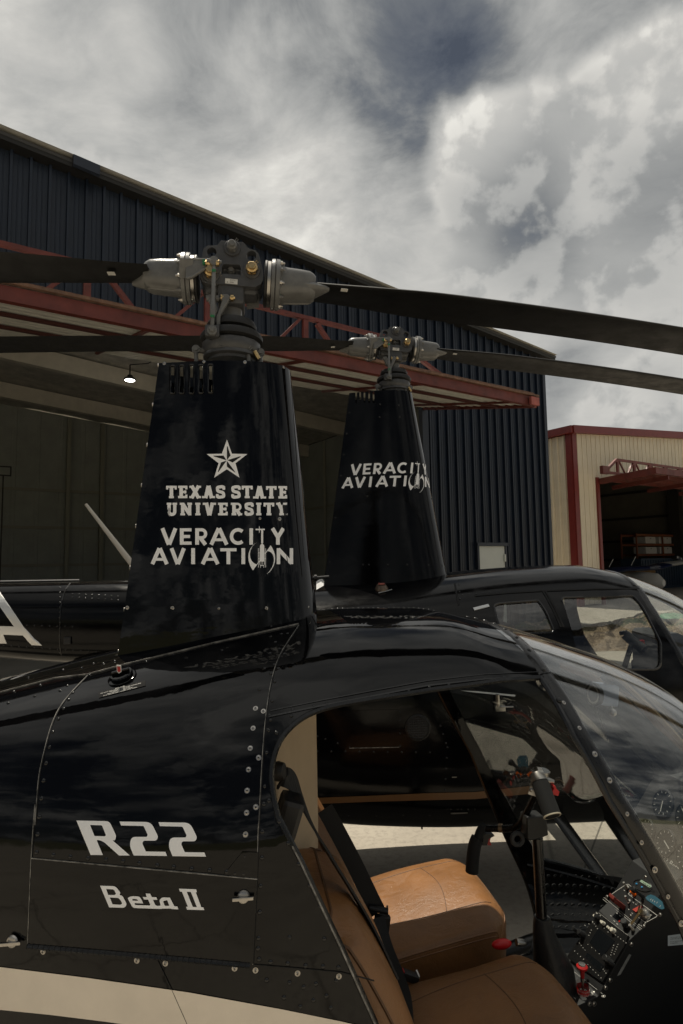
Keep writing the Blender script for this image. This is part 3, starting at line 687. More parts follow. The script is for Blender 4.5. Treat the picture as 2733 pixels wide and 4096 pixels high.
def glyph(ch, x0, x1, y0, y1, t, slab=False):
    """strokes (polyline, width) of one capital between x0..x1, y0 (top)..y1 (baseline)"""
    h = t/2; w = x1-x0; H = y1-y0; cx = (x0+x1)/2; S = []; s = t*.60; th = t*(.62 if slab else .82)
    T, Bm = y0+th/2, y1-th/2
    sf = lambda xc, yy, l: S.append(([(xc-l/2, yy+(s/2 if yy < (y0+y1)/2 else -s/2)), (xc+l/2, yy+(s/2 if yy < (y0+y1)/2 else -s/2))], s))
    if ch == 'I':
        S.append(([(cx, y0), (cx, y1)], min(t, w)))
        if slab: sf(cx, y0, w); sf(cx, y1, w)
    elif ch == 'T':
        S.append(([(x0, T), (x1, T)], th)); S.append(([(cx, y0), (cx, y1)], t))
        if slab:
            sf(cx, y1, w*.46)
            for xx in (x0+s*.5, x1-s*.5): S.append(([(xx, y0), (xx, y0+H*.30)], s))
    elif ch == 'E':
        i = x0+(w*.14 if slab else 0)+h
        S.append(([(i, y0), (i, y1)], t))
        for yy, e in ((T, x1), ((y0+y1)/2, x1-w*.12), (Bm, x1)): S.append(([(x0 if slab and yy != (y0+y1)/2 else i, yy), (e, yy)], th))
        if slab:
            S.append(([(x1-s/2, y0), (x1-s/2, y0+H*.29)], s)); S.append(([(x1-s/2, y1), (x1-s/2, y1-H*.29)], s)); S.append(([(x1-w*.12-s/2, y0+H*.38), (x1-w*.12-s/2, y0+H*.62)], s))
    elif ch in 'AV':
        yy = (y1, y0) if ch == 'A' else (y0, y1)
        e = w*.12 if slab else 0
        S.append(([(x0+e+h*1.05, yy[0]), (cx-h*.12, yy[1])], t*1.02)); S.append(([(x1-e-h*1.05, yy[0]), (cx+h*.12, yy[1])], t*1.02))
        if ch == 'A': S.append(([(x0+w*.24, y0+H*.70), (x1-w*.24, y0+H*.70)], th*.9))
        if slab:
            for xx in (x0+w*.17, x1-w*.17): sf(xx, yy[0], w*.36)
    elif ch == 'N':
        e = w*.10 if slab else 0
        S.append(([(x0+e+h, y0), (x0+e+h, y1)], t*.92)); S.append(([(x1-e-h, y0), (x1-e-h, y1)], t*.92)); S.append(([(x0+e+h*.9, y0+h*.4), (x1-e-h*.9, y1-h*.4)], t))
        if slab: sf(x0+e+h*.6, y0, w*.32); sf(x0+e+h, y1, w*.36); sf(x1-e-h, y0, w*.36)
    elif ch == 'Y':
        m = y0+H*.55
        S.append(([(x0+h*1.2, y0), (cx, m)], t)); S.append(([(x1-h*1.2, y0), (cx, m)], t)); S.append(([(cx, m-h*.3), (cx, y1)], t))
        if slab: sf(x0+w*.18, y0, w*.36); sf(x1-w*.18, y0, w*.36); sf(cx, y1, w*.42)
    elif ch == 'X':
        S.append(([(x0+w*.2, y0), (x1-w*.2, y1)], t)); S.append(([(x1-w*.2, y0), (x0+w*.2, y1)], t))
        if slab:
            for xx in (x0+w*.2, x1-w*.2): sf(xx, y0, w*.40); sf(xx, y1, w*.40)
    elif ch == 'C':
        S.append((arc(x0+H*.5, (y0+y1)/2, H*.5-h*.9, H*.5-th/2, 48, 312, 22), t*.92))
    elif ch == 'U':
        e = w*.12 if slab else 0; r = w/2-e-h
        S.append(([(x0+e+h, y0), (x0+e+h, y1-r-h*.3)]+arc(cx, y1-r-h*.5, r, r, 180, 360, 12)+[(x1-e-h, y0)], t*.92))
        if slab: sf(x0+e+h, y0, w*.38); sf(x1-e-h, y0, w*.38)
    elif ch == 'R':
        e = w*.12 if slab else 0; i = x0+e+h; ym = y0+H*.58
        S.append(([(i, y0), (i, y1)], t))
        rr = (ym-T)/2
        S.append(([(x0 if slab else i, T)]+[(x1-w*.16-rr, T)]+arc(x1-w*.16-rr, (T+ym)/2, rr, rr, 90, -90, 10)[1:]+[(i, ym)], th))
        S.append(([(i+w*.25, ym), (x1-h*1.1, y1)], t))
        if slab: sf(i, y1, w*.42); S.append(([(x1-w*.22, y1-s/2), (x1, y1-s/2)], s))
    elif ch == 'S':
        e = th/2; q = [(x1-h*.75, y0+H*.27), (x1-w*.22, y0+e*1.15), (cx, y0+e), (x0+w*.20, y0+e*1.6), (x0+h*.95, y0+H*.28), (x0+w*.26, y0+H*.44), (x1-w*.28, y0+H*.55), (x1-h*.95, y0+H*.71), (x1-w*.20, y1-e*1.6), (cx, y1-e), (x0+w*.22, y1-e*1.15), (x0+h*.75, y1-H*.27)]
        S.append(([tuple(p) for p in spline(q, 4)], t*.86))
        if slab: S.append(([(x1-s*.6, y0+H*.05), (x1-s*.6, y0+H*.33)], s)); S.append(([(x0+s*.6, y1-H*.05), (x0+s*.6, y1-H*.33)], s))
    return S
def letters(mb, f, items, step, slab=False, lift=0.):
    """items: (char, x0, x1, y0, y1, stroke); f(x, y, lift) places a point"""
    k = 0
    for (ch, x0, x1, y0, y1, tt) in items:
        for pl, w in glyph(ch, x0, x1, y0, y1, tt, slab):
            k += 1; lf = lift+.00004*(k % 7)
            for quad in stroke(subdiv(pl, step), w): mb.put([f(q[0], q[1], lf) for q in quad], [(0, 1, 2, 3)])
def flat_poly(mb, f, poly, lift=0., holes=None, step=0):
    """filled outline (with holes) placed by f"""
    loops = [poly]+(holes or []); vs, es = [], []
    for lp in loops:
        o = len(vs); vs += [Vector((p[0], p[1])) for p in lp]; es += [(o+i, o+(i+1) % len(lp)) for i in range(len(lp))]
    def odd(x, y):
        c = False
        for lp in loops:
            for i in range(len(lp)):
                a, b = lp[i], lp[i-1]
                if (a[1] > y) != (b[1] > y) and x < (b[0]-a[0])*(y-a[1])/(b[1]-a[1])+a[0]: c = not c
        return c
    if step:
        xs = [p[0] for p in poly]; ys = [p[1] for p in poly]
        vs += [Vector((x+.37, y+.21)) for x in np.arange(min(xs), max(xs), step) for y in np.arange(min(ys), max(ys), step) if odd(x+.37, y+.21)]
    V_, _, F_, *_r2 = delaunay_2d_cdt(vs, es, [], 0, 1e-4)
    F_ = [q for q in F_ if odd(sum(V_[i].x for i in q)/3, sum(V_[i].y for i in q)/3)]
    mb.put([f(v.x, v.y, lift) for v in V_], F_, False)
def bfont(mb, text, f, x, y, size, lift=0., shear=0., align='LEFT', lw=1.):
    """small lettering in the built-in typeface, y downwards"""
    cu = bpy.data.curves.new('t', 'FONT'); cu.body = text; cu.size = size; cu.align_x = align; cu.shear = shear; cu.resolution_u = 2
    o = bpy.data.objects.new('t', cu); COL.objects.link(o); bpy.context.view_layer.update()
    me = bpy.data.meshes.new_from_object(o.evaluated_get(bpy.context.evaluated_depsgraph_get()))
    mb.put([f(x+v.co.x*lw, y-v.co.y, lift) for v in me.vertices], [list(p.vertices) for p in me.polygons], False)
    bpy.data.objects.remove(o); bpy.data.curves.remove(cu); bpy.data.meshes.remove(me)

def logo_polys():
    """the top-view helicopter and two crescents in the second word, zoom pixels"""
    P = []
    P.append([(412, 228), (649, 228), (649, 266), (412, 266)]); P.append([(506, 150), (515, 185), (516, 310), (506, 342), (499, 310), (499, 185)])
    P.append([(556, 266), (607, 266), (607, 605), (556, 605)]); P.append([(566, 600), (597, 600), (597, 640), (566, 640)])
    P.append([(523, 680), (535, 648), (560, 632), (600, 632), (626, 648), (637, 680), (640, 830), (648, 1085), (512, 1085), (520, 830)])
    for x in (482, 673): P.append([(x-6, 738), (x+6, 738), (x+6, 1240), (x-6, 1240)])
    for y in (860, 1012): P.append([(488, y-6), (522, y-6), (522, y+6), (488, y+6)]); P.append([(640, y-6), (668, y-6), (668, y+6), (640, y+6)])
    P.append([(512, 1085), (528, 1085), (528, 1150), (540, 1185), (540, 1200), (522, 1180), (512, 1140)]); P.append([(632, 1085), (648, 1085), (648, 1140), (638, 1180), (620, 1200), (620, 1185), (632, 1150)])
    P.append([(540, 1183), (620, 1183), (620, 1200), (540, 1200)]); P.append([(573, 1085), (587, 1085), (587, 1185), (573, 1185)])
    P.append([(532, 1198), (543, 1198), (543, 1248), (532, 1248)]); P.append([(619, 1198), (632, 1198), (632, 1248), (619, 1248)])
    P.append([(458, 566), (360, 640), (280, 740), (232, 860), (221, 970), (228, 1060), (262, 1170), (300, 1255), (342, 1318), (400, 1235), (512, 1085), (512, 1060), (505, 1072), (436, 1162), (370, 1130), (310, 1070), (272, 990), (260, 890), (275, 800), (320, 700), (380, 630)])
    P.append([(804, 660), (850, 735), (890, 820), (915, 910), (922, 1000), (915, 1090), (890, 1180), (850, 1260), (790, 1345), (700, 1416), (780, 1330), (840, 1240), (875, 1150), (890, 1060), (885, 980), (865, 910), (830, 860), (780, 825), (722, 812), (650, 905), (655, 870), (680, 838)])
    return [[(960+x*.15306, 2080+y*.15306) for x, y in q] for q in P]
def company_name(mb, f, step, lift=.0012):
    """two lines of capitals in photo pixels of the nearer fairing; f places them"""
    Zx = lambda z: 400+.6378*z; Zy = lambda z: 1400+.6378*z
    T = 23*.6378*1.03; y0, y1 = Zy(1118), Zy(1221); it = []
    for ch, a, b in (('V', 380, 487), ('E', 502, 575), ('R', 598, 676), ('A', 686, 808), ('C', 815, 940), ('I', 938, 960), ('Y', 1068, 1165)): it.append((ch, Zx(a), Zx(b), y0, y1, T))
    y0, y1 = Zy(1243), Zy(1343)
    for ch, a, b in (('A', 317, 433), ('V', 437, 540), ('I', 573, 597), ('A', 632, 752), ('T', 755, 857), ('I', 888, 911), ('N', 1108, 1213)): it.append((ch, Zx(a), Zx(b), y0, y1, T))
    letters(mb, f, it, step, lift=lift)
    for k, q in enumerate(logo_polys()): flat_poly(mb, f, q, lift+.00005*(k % 9))

# ------------------------------------------------------------------ hull of a helicopter: superelliptic sections along x
class Hull:
    def __init__(s, st, nu=2.6, nl=3.0):
        s.st = sorted(st); s.xs = [q[0] for q in s.st]; s.a = np.array([q[1:5] for q in s.st]); s.nu, s.nl = nu, nl
    def sec(s, x):
        xs, a = s.xs, s.a; x = min(max(x, xs[0]), xs[-1]); i = min(max(np.searchsorted(xs, x)-1, 0), len(xs)-2)
        h = xs[i+1]-xs[i]; u = (x-xs[i])/h
        def sl(k):        # limited slope keeps the lines fair
            if k <= 0 or k >= len(xs)-1: j = min(max(k, 0), len(xs)-2) if k <= 0 else len(xs)-2; return (a[j+1]-a[j])/(xs[j+1]-xs[j])
            d0 = (a[k]-a[k-1])/(xs[k]-xs[k-1]); d1 = (a[k+1]-a[k])/(xs[k+1]-xs[k])
            return np.where(d0*d1 > 0, 2*d0*d1/np.where(np.abs(d0+d1) < 1e-9, 1, d0+d1), 0)
        m0, m1 = sl(i)*h, sl(i+1)*h
        return (2*u**3-3*u*u+1)*a[i]+(u**3-2*u*u+u)*m0+(-2*u**3+3*u*u)*a[i+1]+(u**3-u*u)*m1
    def inside(s, p):
        W_, zt, zm, zb = s.sec(p[0])
        if p[0] > s.xs[-1] or p[0] < s.xs[0]: return False
        dz = p[2]-zm; h, n = (zt-zm, s.nu) if dz > 0 else (zm-zb, s.nl)
        return (abs(p[1])/max(W_, 1e-4))**n+(abs(dz)/h)**n < 1
    def half(s, x, z):
        W_, zt, zm, zb = s.sec(x); dz = z-zm; h, n = (zt-zm, s.nu) if dz > 0 else (zm-zb, s.nl)
        q = 1-min(1, abs(dz)/h)**n
        return W_*q**(1/n)
    def ring(s, x, n=48, inset=0.):
        W_, zt, zm, zb = s.sec(x); res = []
        W_ = max(W_-inset, .002); zt -= inset; zb += inset
        if zt < zm+.002: zt = zm+.002
        if zb > zm-.002: zb = zm-.002
        for k in range(n):
            th = 2*math.pi*(k+.5)/n; c, q = math.cos(th), math.sin(th); h, e = (zt-zm, s.nu) if q > 0 else (zm-zb, s.nl)
            res.append((x, W_*math.copysign(abs(c)**(2/e), c), zm+h*math.copysign(abs(q)**(2/e), q)))
        return res
    def loft(s, mb, x0, x1, nx, n=48, inset=0., smooth=True):
        mb.loft([s.ring(x0+(x1-x0)*i/nx, n, inset) for i in range(nx+1)], True, True, smooth)
    def hit(s, fr, px, py, y0=-.72, y1=.25):
        """first point of the hull seen through a pixel"""
        a = fr.aty(px, py, y0); b = fr.aty(px, py, y1); N_ = 56; lo = None
        for i in range(N_+1):
            if s.inside(a+(b-a)*i/N_): lo = i; break
        if lo is None:      # a miss at the crest: nearest approach
            return a+(b-a)*.75
        u0, u1 = (lo-1)/N_, lo/N_
        for _ in range(18):
            um = (u0+u1)/2
            if s.inside(a+(b-a)*um): u1 = um
            else: u0 = um
        return a+(b-a)*u1
    def norm(s, p):
        e = 1e-3
        def F(q):
            W_, zt, zm, zb = s.sec(q[0]); dz = q[2]-zm; h, n = (zt-zm, s.nu) if dz > 0 else (zm-zb, s.nl)
            return (abs(q[1])/max(W_, 1e-4))**n+(abs(dz)/h)**n
        g = np.array([F(p+np.eye(3)[i]*e)-F(p-np.eye(3)[i]*e) for i in range(3)]); return g/np.linalg.norm(g)
    def on(s, fr):
        def f(px, py, lift=0.):
            p = s.hit(fr, px, py); return p+s.norm(p)*lift if lift else p
        return f
    def strip(s, mb, pts, w, lift, down=True):
        """a ribbon of width w lying on the hull along surface points"""
        L, Rr, Lb, Rb = [], [], [], []
        for i, p in enumerate(pts):
            d = pts[min(i+1, len(pts)-1)]-pts[max(i-1, 0)]; d = d/np.linalg.norm(d); n = s.norm(p); c = np.cross(n, d); c /= np.linalg.norm(c)
            L.append(p+c*w/2+n*lift); Rr.append(p-c*w/2+n*lift); Lb.append(p+c*w/2-n*.002); Rb.append(p-c*w/2-n*.002)
        mb.grid([Lb, L, Rr, Rb], False)

# ------------------------------------------------------------------ mast fairing: a tall tapering cowl, blunt in front
PROF = [(0, 0), (.012, .30), (.035, .50), (.07, .68), (.12, .83), (.19, .94), (.28, .995), (.36, 1.0), (.48, .965), (.6, .90), (.72, .80), (.84, .68), (.94, .57), (1., .50)]
class Fairing:
    def __init__(s, z0, z1, xf, xr, b):   # values at bottom z0 and top z1
        s.z0, s.z1, s.xf, s.xr, s.b = z0, z1, xf, xr, b
    def at(s, z):
        u = (z-s.z0)/(s.z1-s.z0); f = lambda q: q[0]+(q[1]-q[0])*u
        return f(s.xf), f(s.xr), f(s.b)
    def half(s, x, z):
        xf, xr, b = s.at(z); u = min(max((xf-x)/(xf-xr), 0), 1)
        for (a, ya), (c, yc) in zip(PROF[:-1], PROF[1:]):
            if u <= c: return b*(ya+(yc-ya)*(u-a)/(c-a))
        return b*PROF[-1][1]
    def ring(s, z, inset=0., n=40):
        xf, xr, b = s.at(z); xf -= inset; xr += inset; b -= inset; q = [tuple(p) for p in spline([(u, y) for u, y in PROF], 3)]
        q = [(u, max(0, y)) for u, y in q]
        side = [(xf-(xf-xr)*u, y*b) for u, y in q]
        return [(x, -y, z) for x, y in side]+[(x, y, z) for x, y in side[::-1][:-1]]
    def on(s, fr):
        def f(px, py, lift=0.):
            y = -s.b[0]
            for _ in range(12):
                p = fr.aty(px, py, y); y = -s.half(p[0], p[2])
            p = fr.aty(px, py, y)
            return p+np.array([0, -1, 0])*lift
        return f
    def wrap(s, a, z, lift=0.):
        """point at arc length a from the rear edge along the right side"""
        r = [np.array(q) for q in s.ring(z)]; r = r[:len(r)//2+1][::-1]; acc = 0
        for p, q in zip(r[:-1], r[1:]):
            L = np.linalg.norm(q-p)
            if acc+L >= a:
                w = p+(q-p)*(a-acc)/L; d = (q-p)/L; return w+np.array([d[1], -d[0], 0])*(lift if d[1]*0+1 else 0)
            acc += L
        return r[-1]

def screw_mesh(r=.0075):
    m = MB(); m.lathe([(r*1.45, -.0010), (r*1.45, .0006)], n=14, smooth=False); m.lathe([(r, .0006), (r*.93, r*.34), (r*.6, r*.5), (.0, r*.55)], n=14)
    m.cur = 1; m.box((0, 0, r*.53), (r*1.25, r*.26, r*.12)); m.box((0, 0, r*.531), (r*.26, r*1.25, r*.12))
    o = m.build('screw', [STEEL, SEAM]); return o
SCREW = screw_mesh(); SCREW_DATA = SCREW.data; bpy.data.objects.remove(SCREW)
def screw(parent, p, n, sc=1.):
    o = bpy.data.objects.new('screw', SCREW_DATA); COL.objects.link(o); o.parent = parent
    q = Vector(n).to_track_quat('Z', 'Y') @ Matrix.Rotation(random.uniform(0, 3), 3, 'Z').to_quaternion()
    o.rotation_mode = 'QUATERNION'; o.rotation_quaternion = q; o.location = Vector(p); o.scale = (sc,)*3
    return o
def rivet(mb, p, n, r=.006):
    M = Vector(n).to_track_quat('Z', 'Y').to_matrix(); mb.ball(Vector(p), r, 9, 3, (1, 1, .55), M, True)
# ------------------------------------------------------------------ rotor head and blades (shared shape, each helicopter gets its own)
NF = Frame(-.31, 1.68, 10.0)           # nearer helicopter
FF = Frame(.30, 3.6, 2.7)              # farther helicopter
def rotor(root, T, chord, radius, ang, plate_dz=0., tip=.0):
    RF = Frame(-.31, 1.68, 8.0); zc = RF.aty(925, 1124, 0)[2]
    def q(zx, zy, v=-.055):
        p = RF.aty(500+.574*zx, 900+.574*zy, v); return Vector((p[0], v, p[2]-zc))
    B = lambda: MB(T)
    # hub plates
    outl = [(670, 108), (825, 120), (842, 138), (858, 160), (880, 168), (910, 176), (932, 200), (943, 240), (965, 330), (962, 385), (948, 412), (905, 432), (560, 402), (535, 388), (522, 360), (528, 300), (540, 200), (548, 165), (575, 145), (640, 142), (655, 128)]
    fp = [q(*p) for p in outl]
    def ringpts(cx, cy, r, n=18): return [q(cx+r*math.cos(2*math.pi*k/n), cy+r*math.sin(2*math.pi*k/n)) for k in range(n)]
    slot = [q(x, y) for x, y in [(690, 272), (795, 276), (808, 292), (806, 352), (790, 366), (690, 360), (676, 345), (676, 286)]]
    m = B()
    P2 = [(p.x, p.z) for p in fp]; m.prism(P2, -.055, -.026); m.prism(P2, .026, .055)
    h = m.build('hub_plate', DARKMET, root)
    cs = []
    for lp in (ringpts(605, 190, 34), ringpts(882, 213, 34), slot):
        c = B(); c.prism([(p.x, p.z) for p in lp], -.2, .2); cs.append(c.build('cut', DARKMET, root))
    boolean(h, cs)
    md = h.modifiers.new('bev', 'BEVEL'); md.width = .0022; md.segments = 2; md.limit_method = 'ANGLE'; md.angle_limit = R_(40)
    m = B(); a, b = q(560, 300), q(930, 420); m.box(((a.x+b.x)/2, 0, (a.z+b.z)/2), (abs(b.x-a.x), .052, abs(b.z-a.z)+.02)); m.box((0, 0, -.045), (.075, .10, .09), None, .012); m.box((0, 0, -.03), (.15, .07, .05), None, .012); m.build('hub_core', DARKMET, root)
    for (cx, cy, rw, rn, gold) in ((748, 165, 60, 36, 0), (885, 318, 62, 42, 1), (598, 342, 62, 42, 1)):
        c = q(cx, cy); s = .000395
        m = B(); m.lathe([(rw*s, 0), (rw*s, -.004), (rw*s*.93, -.006), (0, -.006)], c, (0, 1, 0), 28); m.build('bolt_washer', DARKMET, h)
        m = B(); w = Vector((0, -.006, 0))
        m.lathe([(rn*s*1.08, 0), (rn*s*1.08, -.007)], c+w, (0, 1, 0), 6, False); m.lathe([(rn*s*.95, -.007), (rn*s*.95, -.017), (rn*s*.7, -.021)], c+w, (0, 1, 0), 20); m.lathe([(rn*s*.72, -.021), (rn*s*.72, -.027), (rn*s*.6, -.029), (0, -.029)], c+w, (0, 1, 0), 6, False)
        m.tube([c+w+Vector((.008, -.022, .008)), c+w+Vector((.014, -.024, .016)), c+w+Vector((.018, -.022, .012)), c+w+Vector((.012, -.022, .006))], .0012, 5)
        m.build('hub_bolt', BRASS if gold else GREYMET, h)
    c = q(742, 328, -.02); m = B(); m.lathe([(.013, 0), (.013, -.01), (.008, -.014), (.008, -.02)], c, (0, 1, 0), 6, False); m.box(c+Vector((0, .004, 0)), (.045, .012, .022)); m.build('centre_nut', GREYMET, h)
    c = q(742, 394); m = B(); m.box(c+Vector((0, -.0008, 0)), (.0345, .0016, .0145), Matrix.Rotation(R_(3), 3, 'Y'))
    m.cur = 1; bfont(m, 'D370-1', lambda x, y, l: (c.x+x, -.0568-l, c.z-y), -.004, -.0012, .006); bfont(m, '8   4308', lambda x, y, l: (c.x+x, -.0568-l, c.z-y), -.012, .0048, .0055)
    m.build('data_plate', [WHITE, SEAM], h)
    # grips and blades, left and right
    for sgn in (-1, 1):
        a0 = R_(ang[0] if sgn < 0 else ang[1])
        R3 = Matrix.Rotation(a0*sgn, 4, 'Y') @ (Matrix.Rotation(math.pi, 4, 'Z') if sgn < 0 else Matrix.Identity(4))
        TT = T @ R3
        D = lambda: MB(TT)
        m = D(); m.lathe([(.058, .093), (.066, .096), (.066, .101), (.056, .103)], (0, 0, 0), (1, 0, 0), 36); m.build('grip_seal', RUBBER, root)
        m = D(); m.lathe([(.060, .102), (.0645, .1035), (.0645, .1125), (.060, .1135)], (0, 0, 0), (1, 0, 0), 40); m.lathe([(.05, .095), (.05, .14)], (0, 0, 0), (1, 0, 0), 24); band = m.build('clamp_ring', STEEL, root)
        m = D()
        m.lathe([(.058, .1135), (.071, .115), (.072, .124), (.068, .126), (.072, .128), (.071, .138), (.060, .141), (.05, .143)], (0, 0, 0), (1, 0, 0), 40)
        rings = []
        for (u, wy, wt, wb) in ((.139, .052, .05, .05), (.16, .050, .046, .046), (.20, .050, .044, .042), (.225, .048, .042, .040), (.237, .043, .036, .035), (.243, .040, .028, .030)):
            r = []
            for k in range(28):
                th = 2*math.pi*k/28; cc, ss = math.cos(th), math.sin(th); e = 3.2
                r.append((u, wy*math.copysign(abs(cc)**(2/e), cc), (wt if ss > 0 else wb)*math.copysign(abs(ss)**(2/e), ss)))
            rings.append(r)
        m.loft(rings, True, True)
        # spoon over the blade root, ribs along the casting
        rings = []
        for (u, wy, zt, zb, dy) in ((.20, .048, .012, -.030, 0), (.235, .047, .010, -.030, -.004), (.255, .030, .006, -.024, -.014), (.272, .018, .002, -.019, -.022), (.284, .008, -.004, -.014, -.026)):
            rings.append([(u, dy+wy*math.cos(2*math.pi*k/16), (zt+zb)/2+(zt-zb)/2*math.sin(2*math.pi*k/16)) for k in range(16)])
        m.loft(rings, True, True)
        for th in (60, 20, -35, 120): 
            y, z = .050*math.cos(R_(th-90 if sgn > 0 else 90-th)), .046*math.sin(R_(th-90))
            m.tube([(.14, y*1.0, z), (.19, y*.98, z*.97), (.232, y*.9, z*.9)], [.006, .0045, .002], 6)
        g = m.build('blade_grip', GREYMET, root)
        for k in range(10):
            th = 2*math.pi*(k+.5)/10; y, z = .0625*math.cos(th), .0625*math.sin(th)
            m = D(); m.lathe([(.0062, .138), (.0062, .145)], (0, y, z), (1, 0, 0), 6, False); m.lathe([(.0038, .145), (.0038, .150), (.002, .152)], (0, y, z), (1, 0, 0), 8)
            if k % 3 == 0: m.cur = 1; m.box((.1405, y, z+.0065), (.004, .004, .003))
            m.build('flange_bolt', [STEEL if k % 2 else GREYMET, GREEN], g)
        # blade
        m = D(); rings = []; n = 40
        sec = [(0, 0), (.02, .030), (.08, .052), (.2, .062), (.35, .060), (.55, .046), (.78, .022), (1, .002)]
        sec = sec+[(x, -z*.75) for x, z in sec[::-1][1:-1]]
        r0, r1 = .225, radius; droop = (ang[2] if sgn < 0 else ang[3])
        for i in range(n+1):
            u = r0+(r1-r0)*(i/n)**1.4; k = min(1, (u-r0)/.42); k = k*k*(3-2*k); c = chord*(.66+.34*k); lead = .32*chord-.02*(1-k)
            z = -droop*((u-r0)**2)/radius
            pitch = R_(2.5*sgn*0+1.5*(1-u/radius))
            r = []
            for x, t_ in sec:
                yy = lead-x*c; zz = t_*c*(.75 if k > .5 else 1); r.append((u, yy*(-1 if sgn > 0 else -1)+0, z+zz+yy*pitch))
            rings.append(r)
        m.loft(rings, True, True); bl = m.build('rotor_blade', BLADE, root, 50)
        m = D(); yy = -.04 if sgn > 0 else .04
        m.box((.325, yy, -.0125*chord/.183-.0005), (.016, .018, .0012)); m.box((.335, yy, -.0127*chord/.183-.0008), (.004, .018, .0014)); m.build('blade_label', WHITE, bl)
        if sgn < 0:   # pitch horn reaching towards the camera side of the hub
            m = B(); hp_ = [q(x, y, -.075) for x, y in [(426, 236), (560, 238), (598, 246), (600, 290), (560, 306), (470, 362), (452, 385), (426, 375)]]
            m.prism([(p.x, p.z) for p in hp_], -.082, -.074); 
            e = [q(x, y, -.08) for x, y in [(426, 238), (600, 244), (600, 288), (560, 304), (468, 362), (430, 372)]]
            m.tube(e, .0042, 8); m.beam(q(420, 305, -.05), q(428, 305, -.08), .035, .05); m.build('pitch_horn', GREYMET, g)
    # pitch link
    def link(p0, p1, v0, v1):
        a, b = q(*p0, v0), q(*p1, v1)
        m = B(); d = (b-a)
        m.tube([a, a+d*.06, a+d*.08, a+d*.60, a+d*.62, a+d*.78, a+d*.82, b], [.0045, .0045, .0062, .0062, .0075, .0075, .0055, .005], 12)
        o = m.build('pitch_link', GREYMET, root)
        m = B(); m.lathe([(.006, -.008), (.0125, -.007), (.0125, .007), (.006, .008)], a+Vector((0, 0, .006)), (0, 1, 0), 18); m.lathe([(.0075, -.013), (.0075, .013)], a+Vector((0, 0, .006)), (1, .2, 0), 6, False); m.lathe([(.005, -.02), (.005, .02)], a+Vector((0, 0, .006)), (1, .2, 0), 10); m.build('rod_end', GREYMET, o); m = MB() if T is None else B()
        m.lathe([(.006, -.007), (.0135, -.006), (.0135, .006), (.006, .007)], b, (0, 1, 0), 18); m.lathe([(.009, -.010), (.007, -.014), (0, -.015)], b, (0, 1, 0), 6, False); m.build('rod_end', GREYMET, o)
        m = B(); m.box(a+d*.12, (.010, .014, .007)); m.box(a+d*.80, (.011, .016, .006)); m.box(a+Vector((-.028, .0, .002)), (.006, .012, .012)); m.build('torque_stripe', GREEN, o)
    link((622, 268), (608, 735), -.092, -.100)
    a, b = q(560, 262, -.085), q(660, 268, -.092); m = B(); m.tube([a, b], .0045, 10); m.lathe([(.008, -.006), (.008, .006)], a+(b-a)*.18, (1, 0, 0), 6, False); m.lathe([(.0095, -.004), (.0095, .004)], a+(b-a)*.86, (1, 0, 0), 14); m.build('horn_bolt', BRASS, root)
    # drive scissors
    for pts, v in (([(672, 492), (712, 486), (735, 505), (728, 530), (690, 590), (668, 640), (664, 712), (640, 712), (640, 640), (660, 590), (676, 540)], -.062), ([(582, 495), (612, 490), (632, 520), (640, 560), (655, 600), (640, 625), (610, 590), (596, 560), (580, 530)], -.05)):
        m = B(); pp = [q(x, y, v) for x, y in pts]; m.prism([(p.x, p.z) for p in pp], v-.009, v+.009); o = m.build('drive_link', GREYMET, root)
        md = o.modifiers.new('bev', 'BEVEL'); md.width = .003; md.segments = 2; md.limit_method = 'ANGLE'
        c = q(pts[1][0], pts[1][1]+22, v); m = B(); m.tube([c+Vector((-.014, 0, 0)), c+Vector((.022, 0, 0))], .0045, 8); m.lathe([(.0095, -.017), (.0095, -.009)], c, (1, 0, 0), 14); m.lathe([(.0095, .010), (.0095, .018)], c, (1, 0, 0), 14); m.build('link_bolt', BRASS if v < -.055 else GREYMET, o)
    m = B(); p = [q(x, y, 0.03) for x, y in [(850, 575), (935, 562), (938, 490), (915, 505), (885, 540), (848, 560)]]; m.prism([(a.x, a.z) for a in p], .02, .045); m.build('droop_stop', GREYMET, root)
    # mast, boot, swashplate
    zz = lambda y: q(740, y, -.09).z
    m = B(); m.lathe([(.030, -.30), (.030, -.05)], n=24); m.build('mast', GREYMET, root)
    m = B(); t0, t1 = zz(612), zz(770); H_ = t0-t1
    m.lathe([(.035, t0+.012), (.066, t0+.006), (.072, t0-.006), (.071, t0-.016), (.061, t0-.020), (.062, t0-.024), (.084, t0-.030), (.090, t0-.040), (.089, t0-.050), (.074, t0-.055), (.074, t1+.004), (.05, t1)], n=40); m.build('rubber_boot', RUBBER, root)
    m = B(); t0, t1 = zz(752), zz(838)
    m.lathe([(.060, t0), (.082, t0-.001), (.084, t0-.006), (.084, t1+.010), (.078, t1)], n=14, smooth=False); m.lathe([(.078, t1), (.080, t1-.004), (.080, t1-.010), (.067, t1-.013), (.067, zz(890)), (.058, zz(900)), (.05, zz(930)), (.048, -.30)], n=36)
    c = q(608, 735, -.086); m.box(c+Vector((0, .012, 0)), (.040, .03, .034), None, .006)
    sw = m.build('swashplate', DARKMET, root)
    m = B(); c = q(693, 855, -.07); m.tube([c+Vector((-.014, 0, 0)), c+Vector((-.010, -.004, .003)), c+Vector((.010, -.004, .003)), c+Vector((.014, 0, -.006))], .003, 6); m.build('lug', DARKMET, sw)
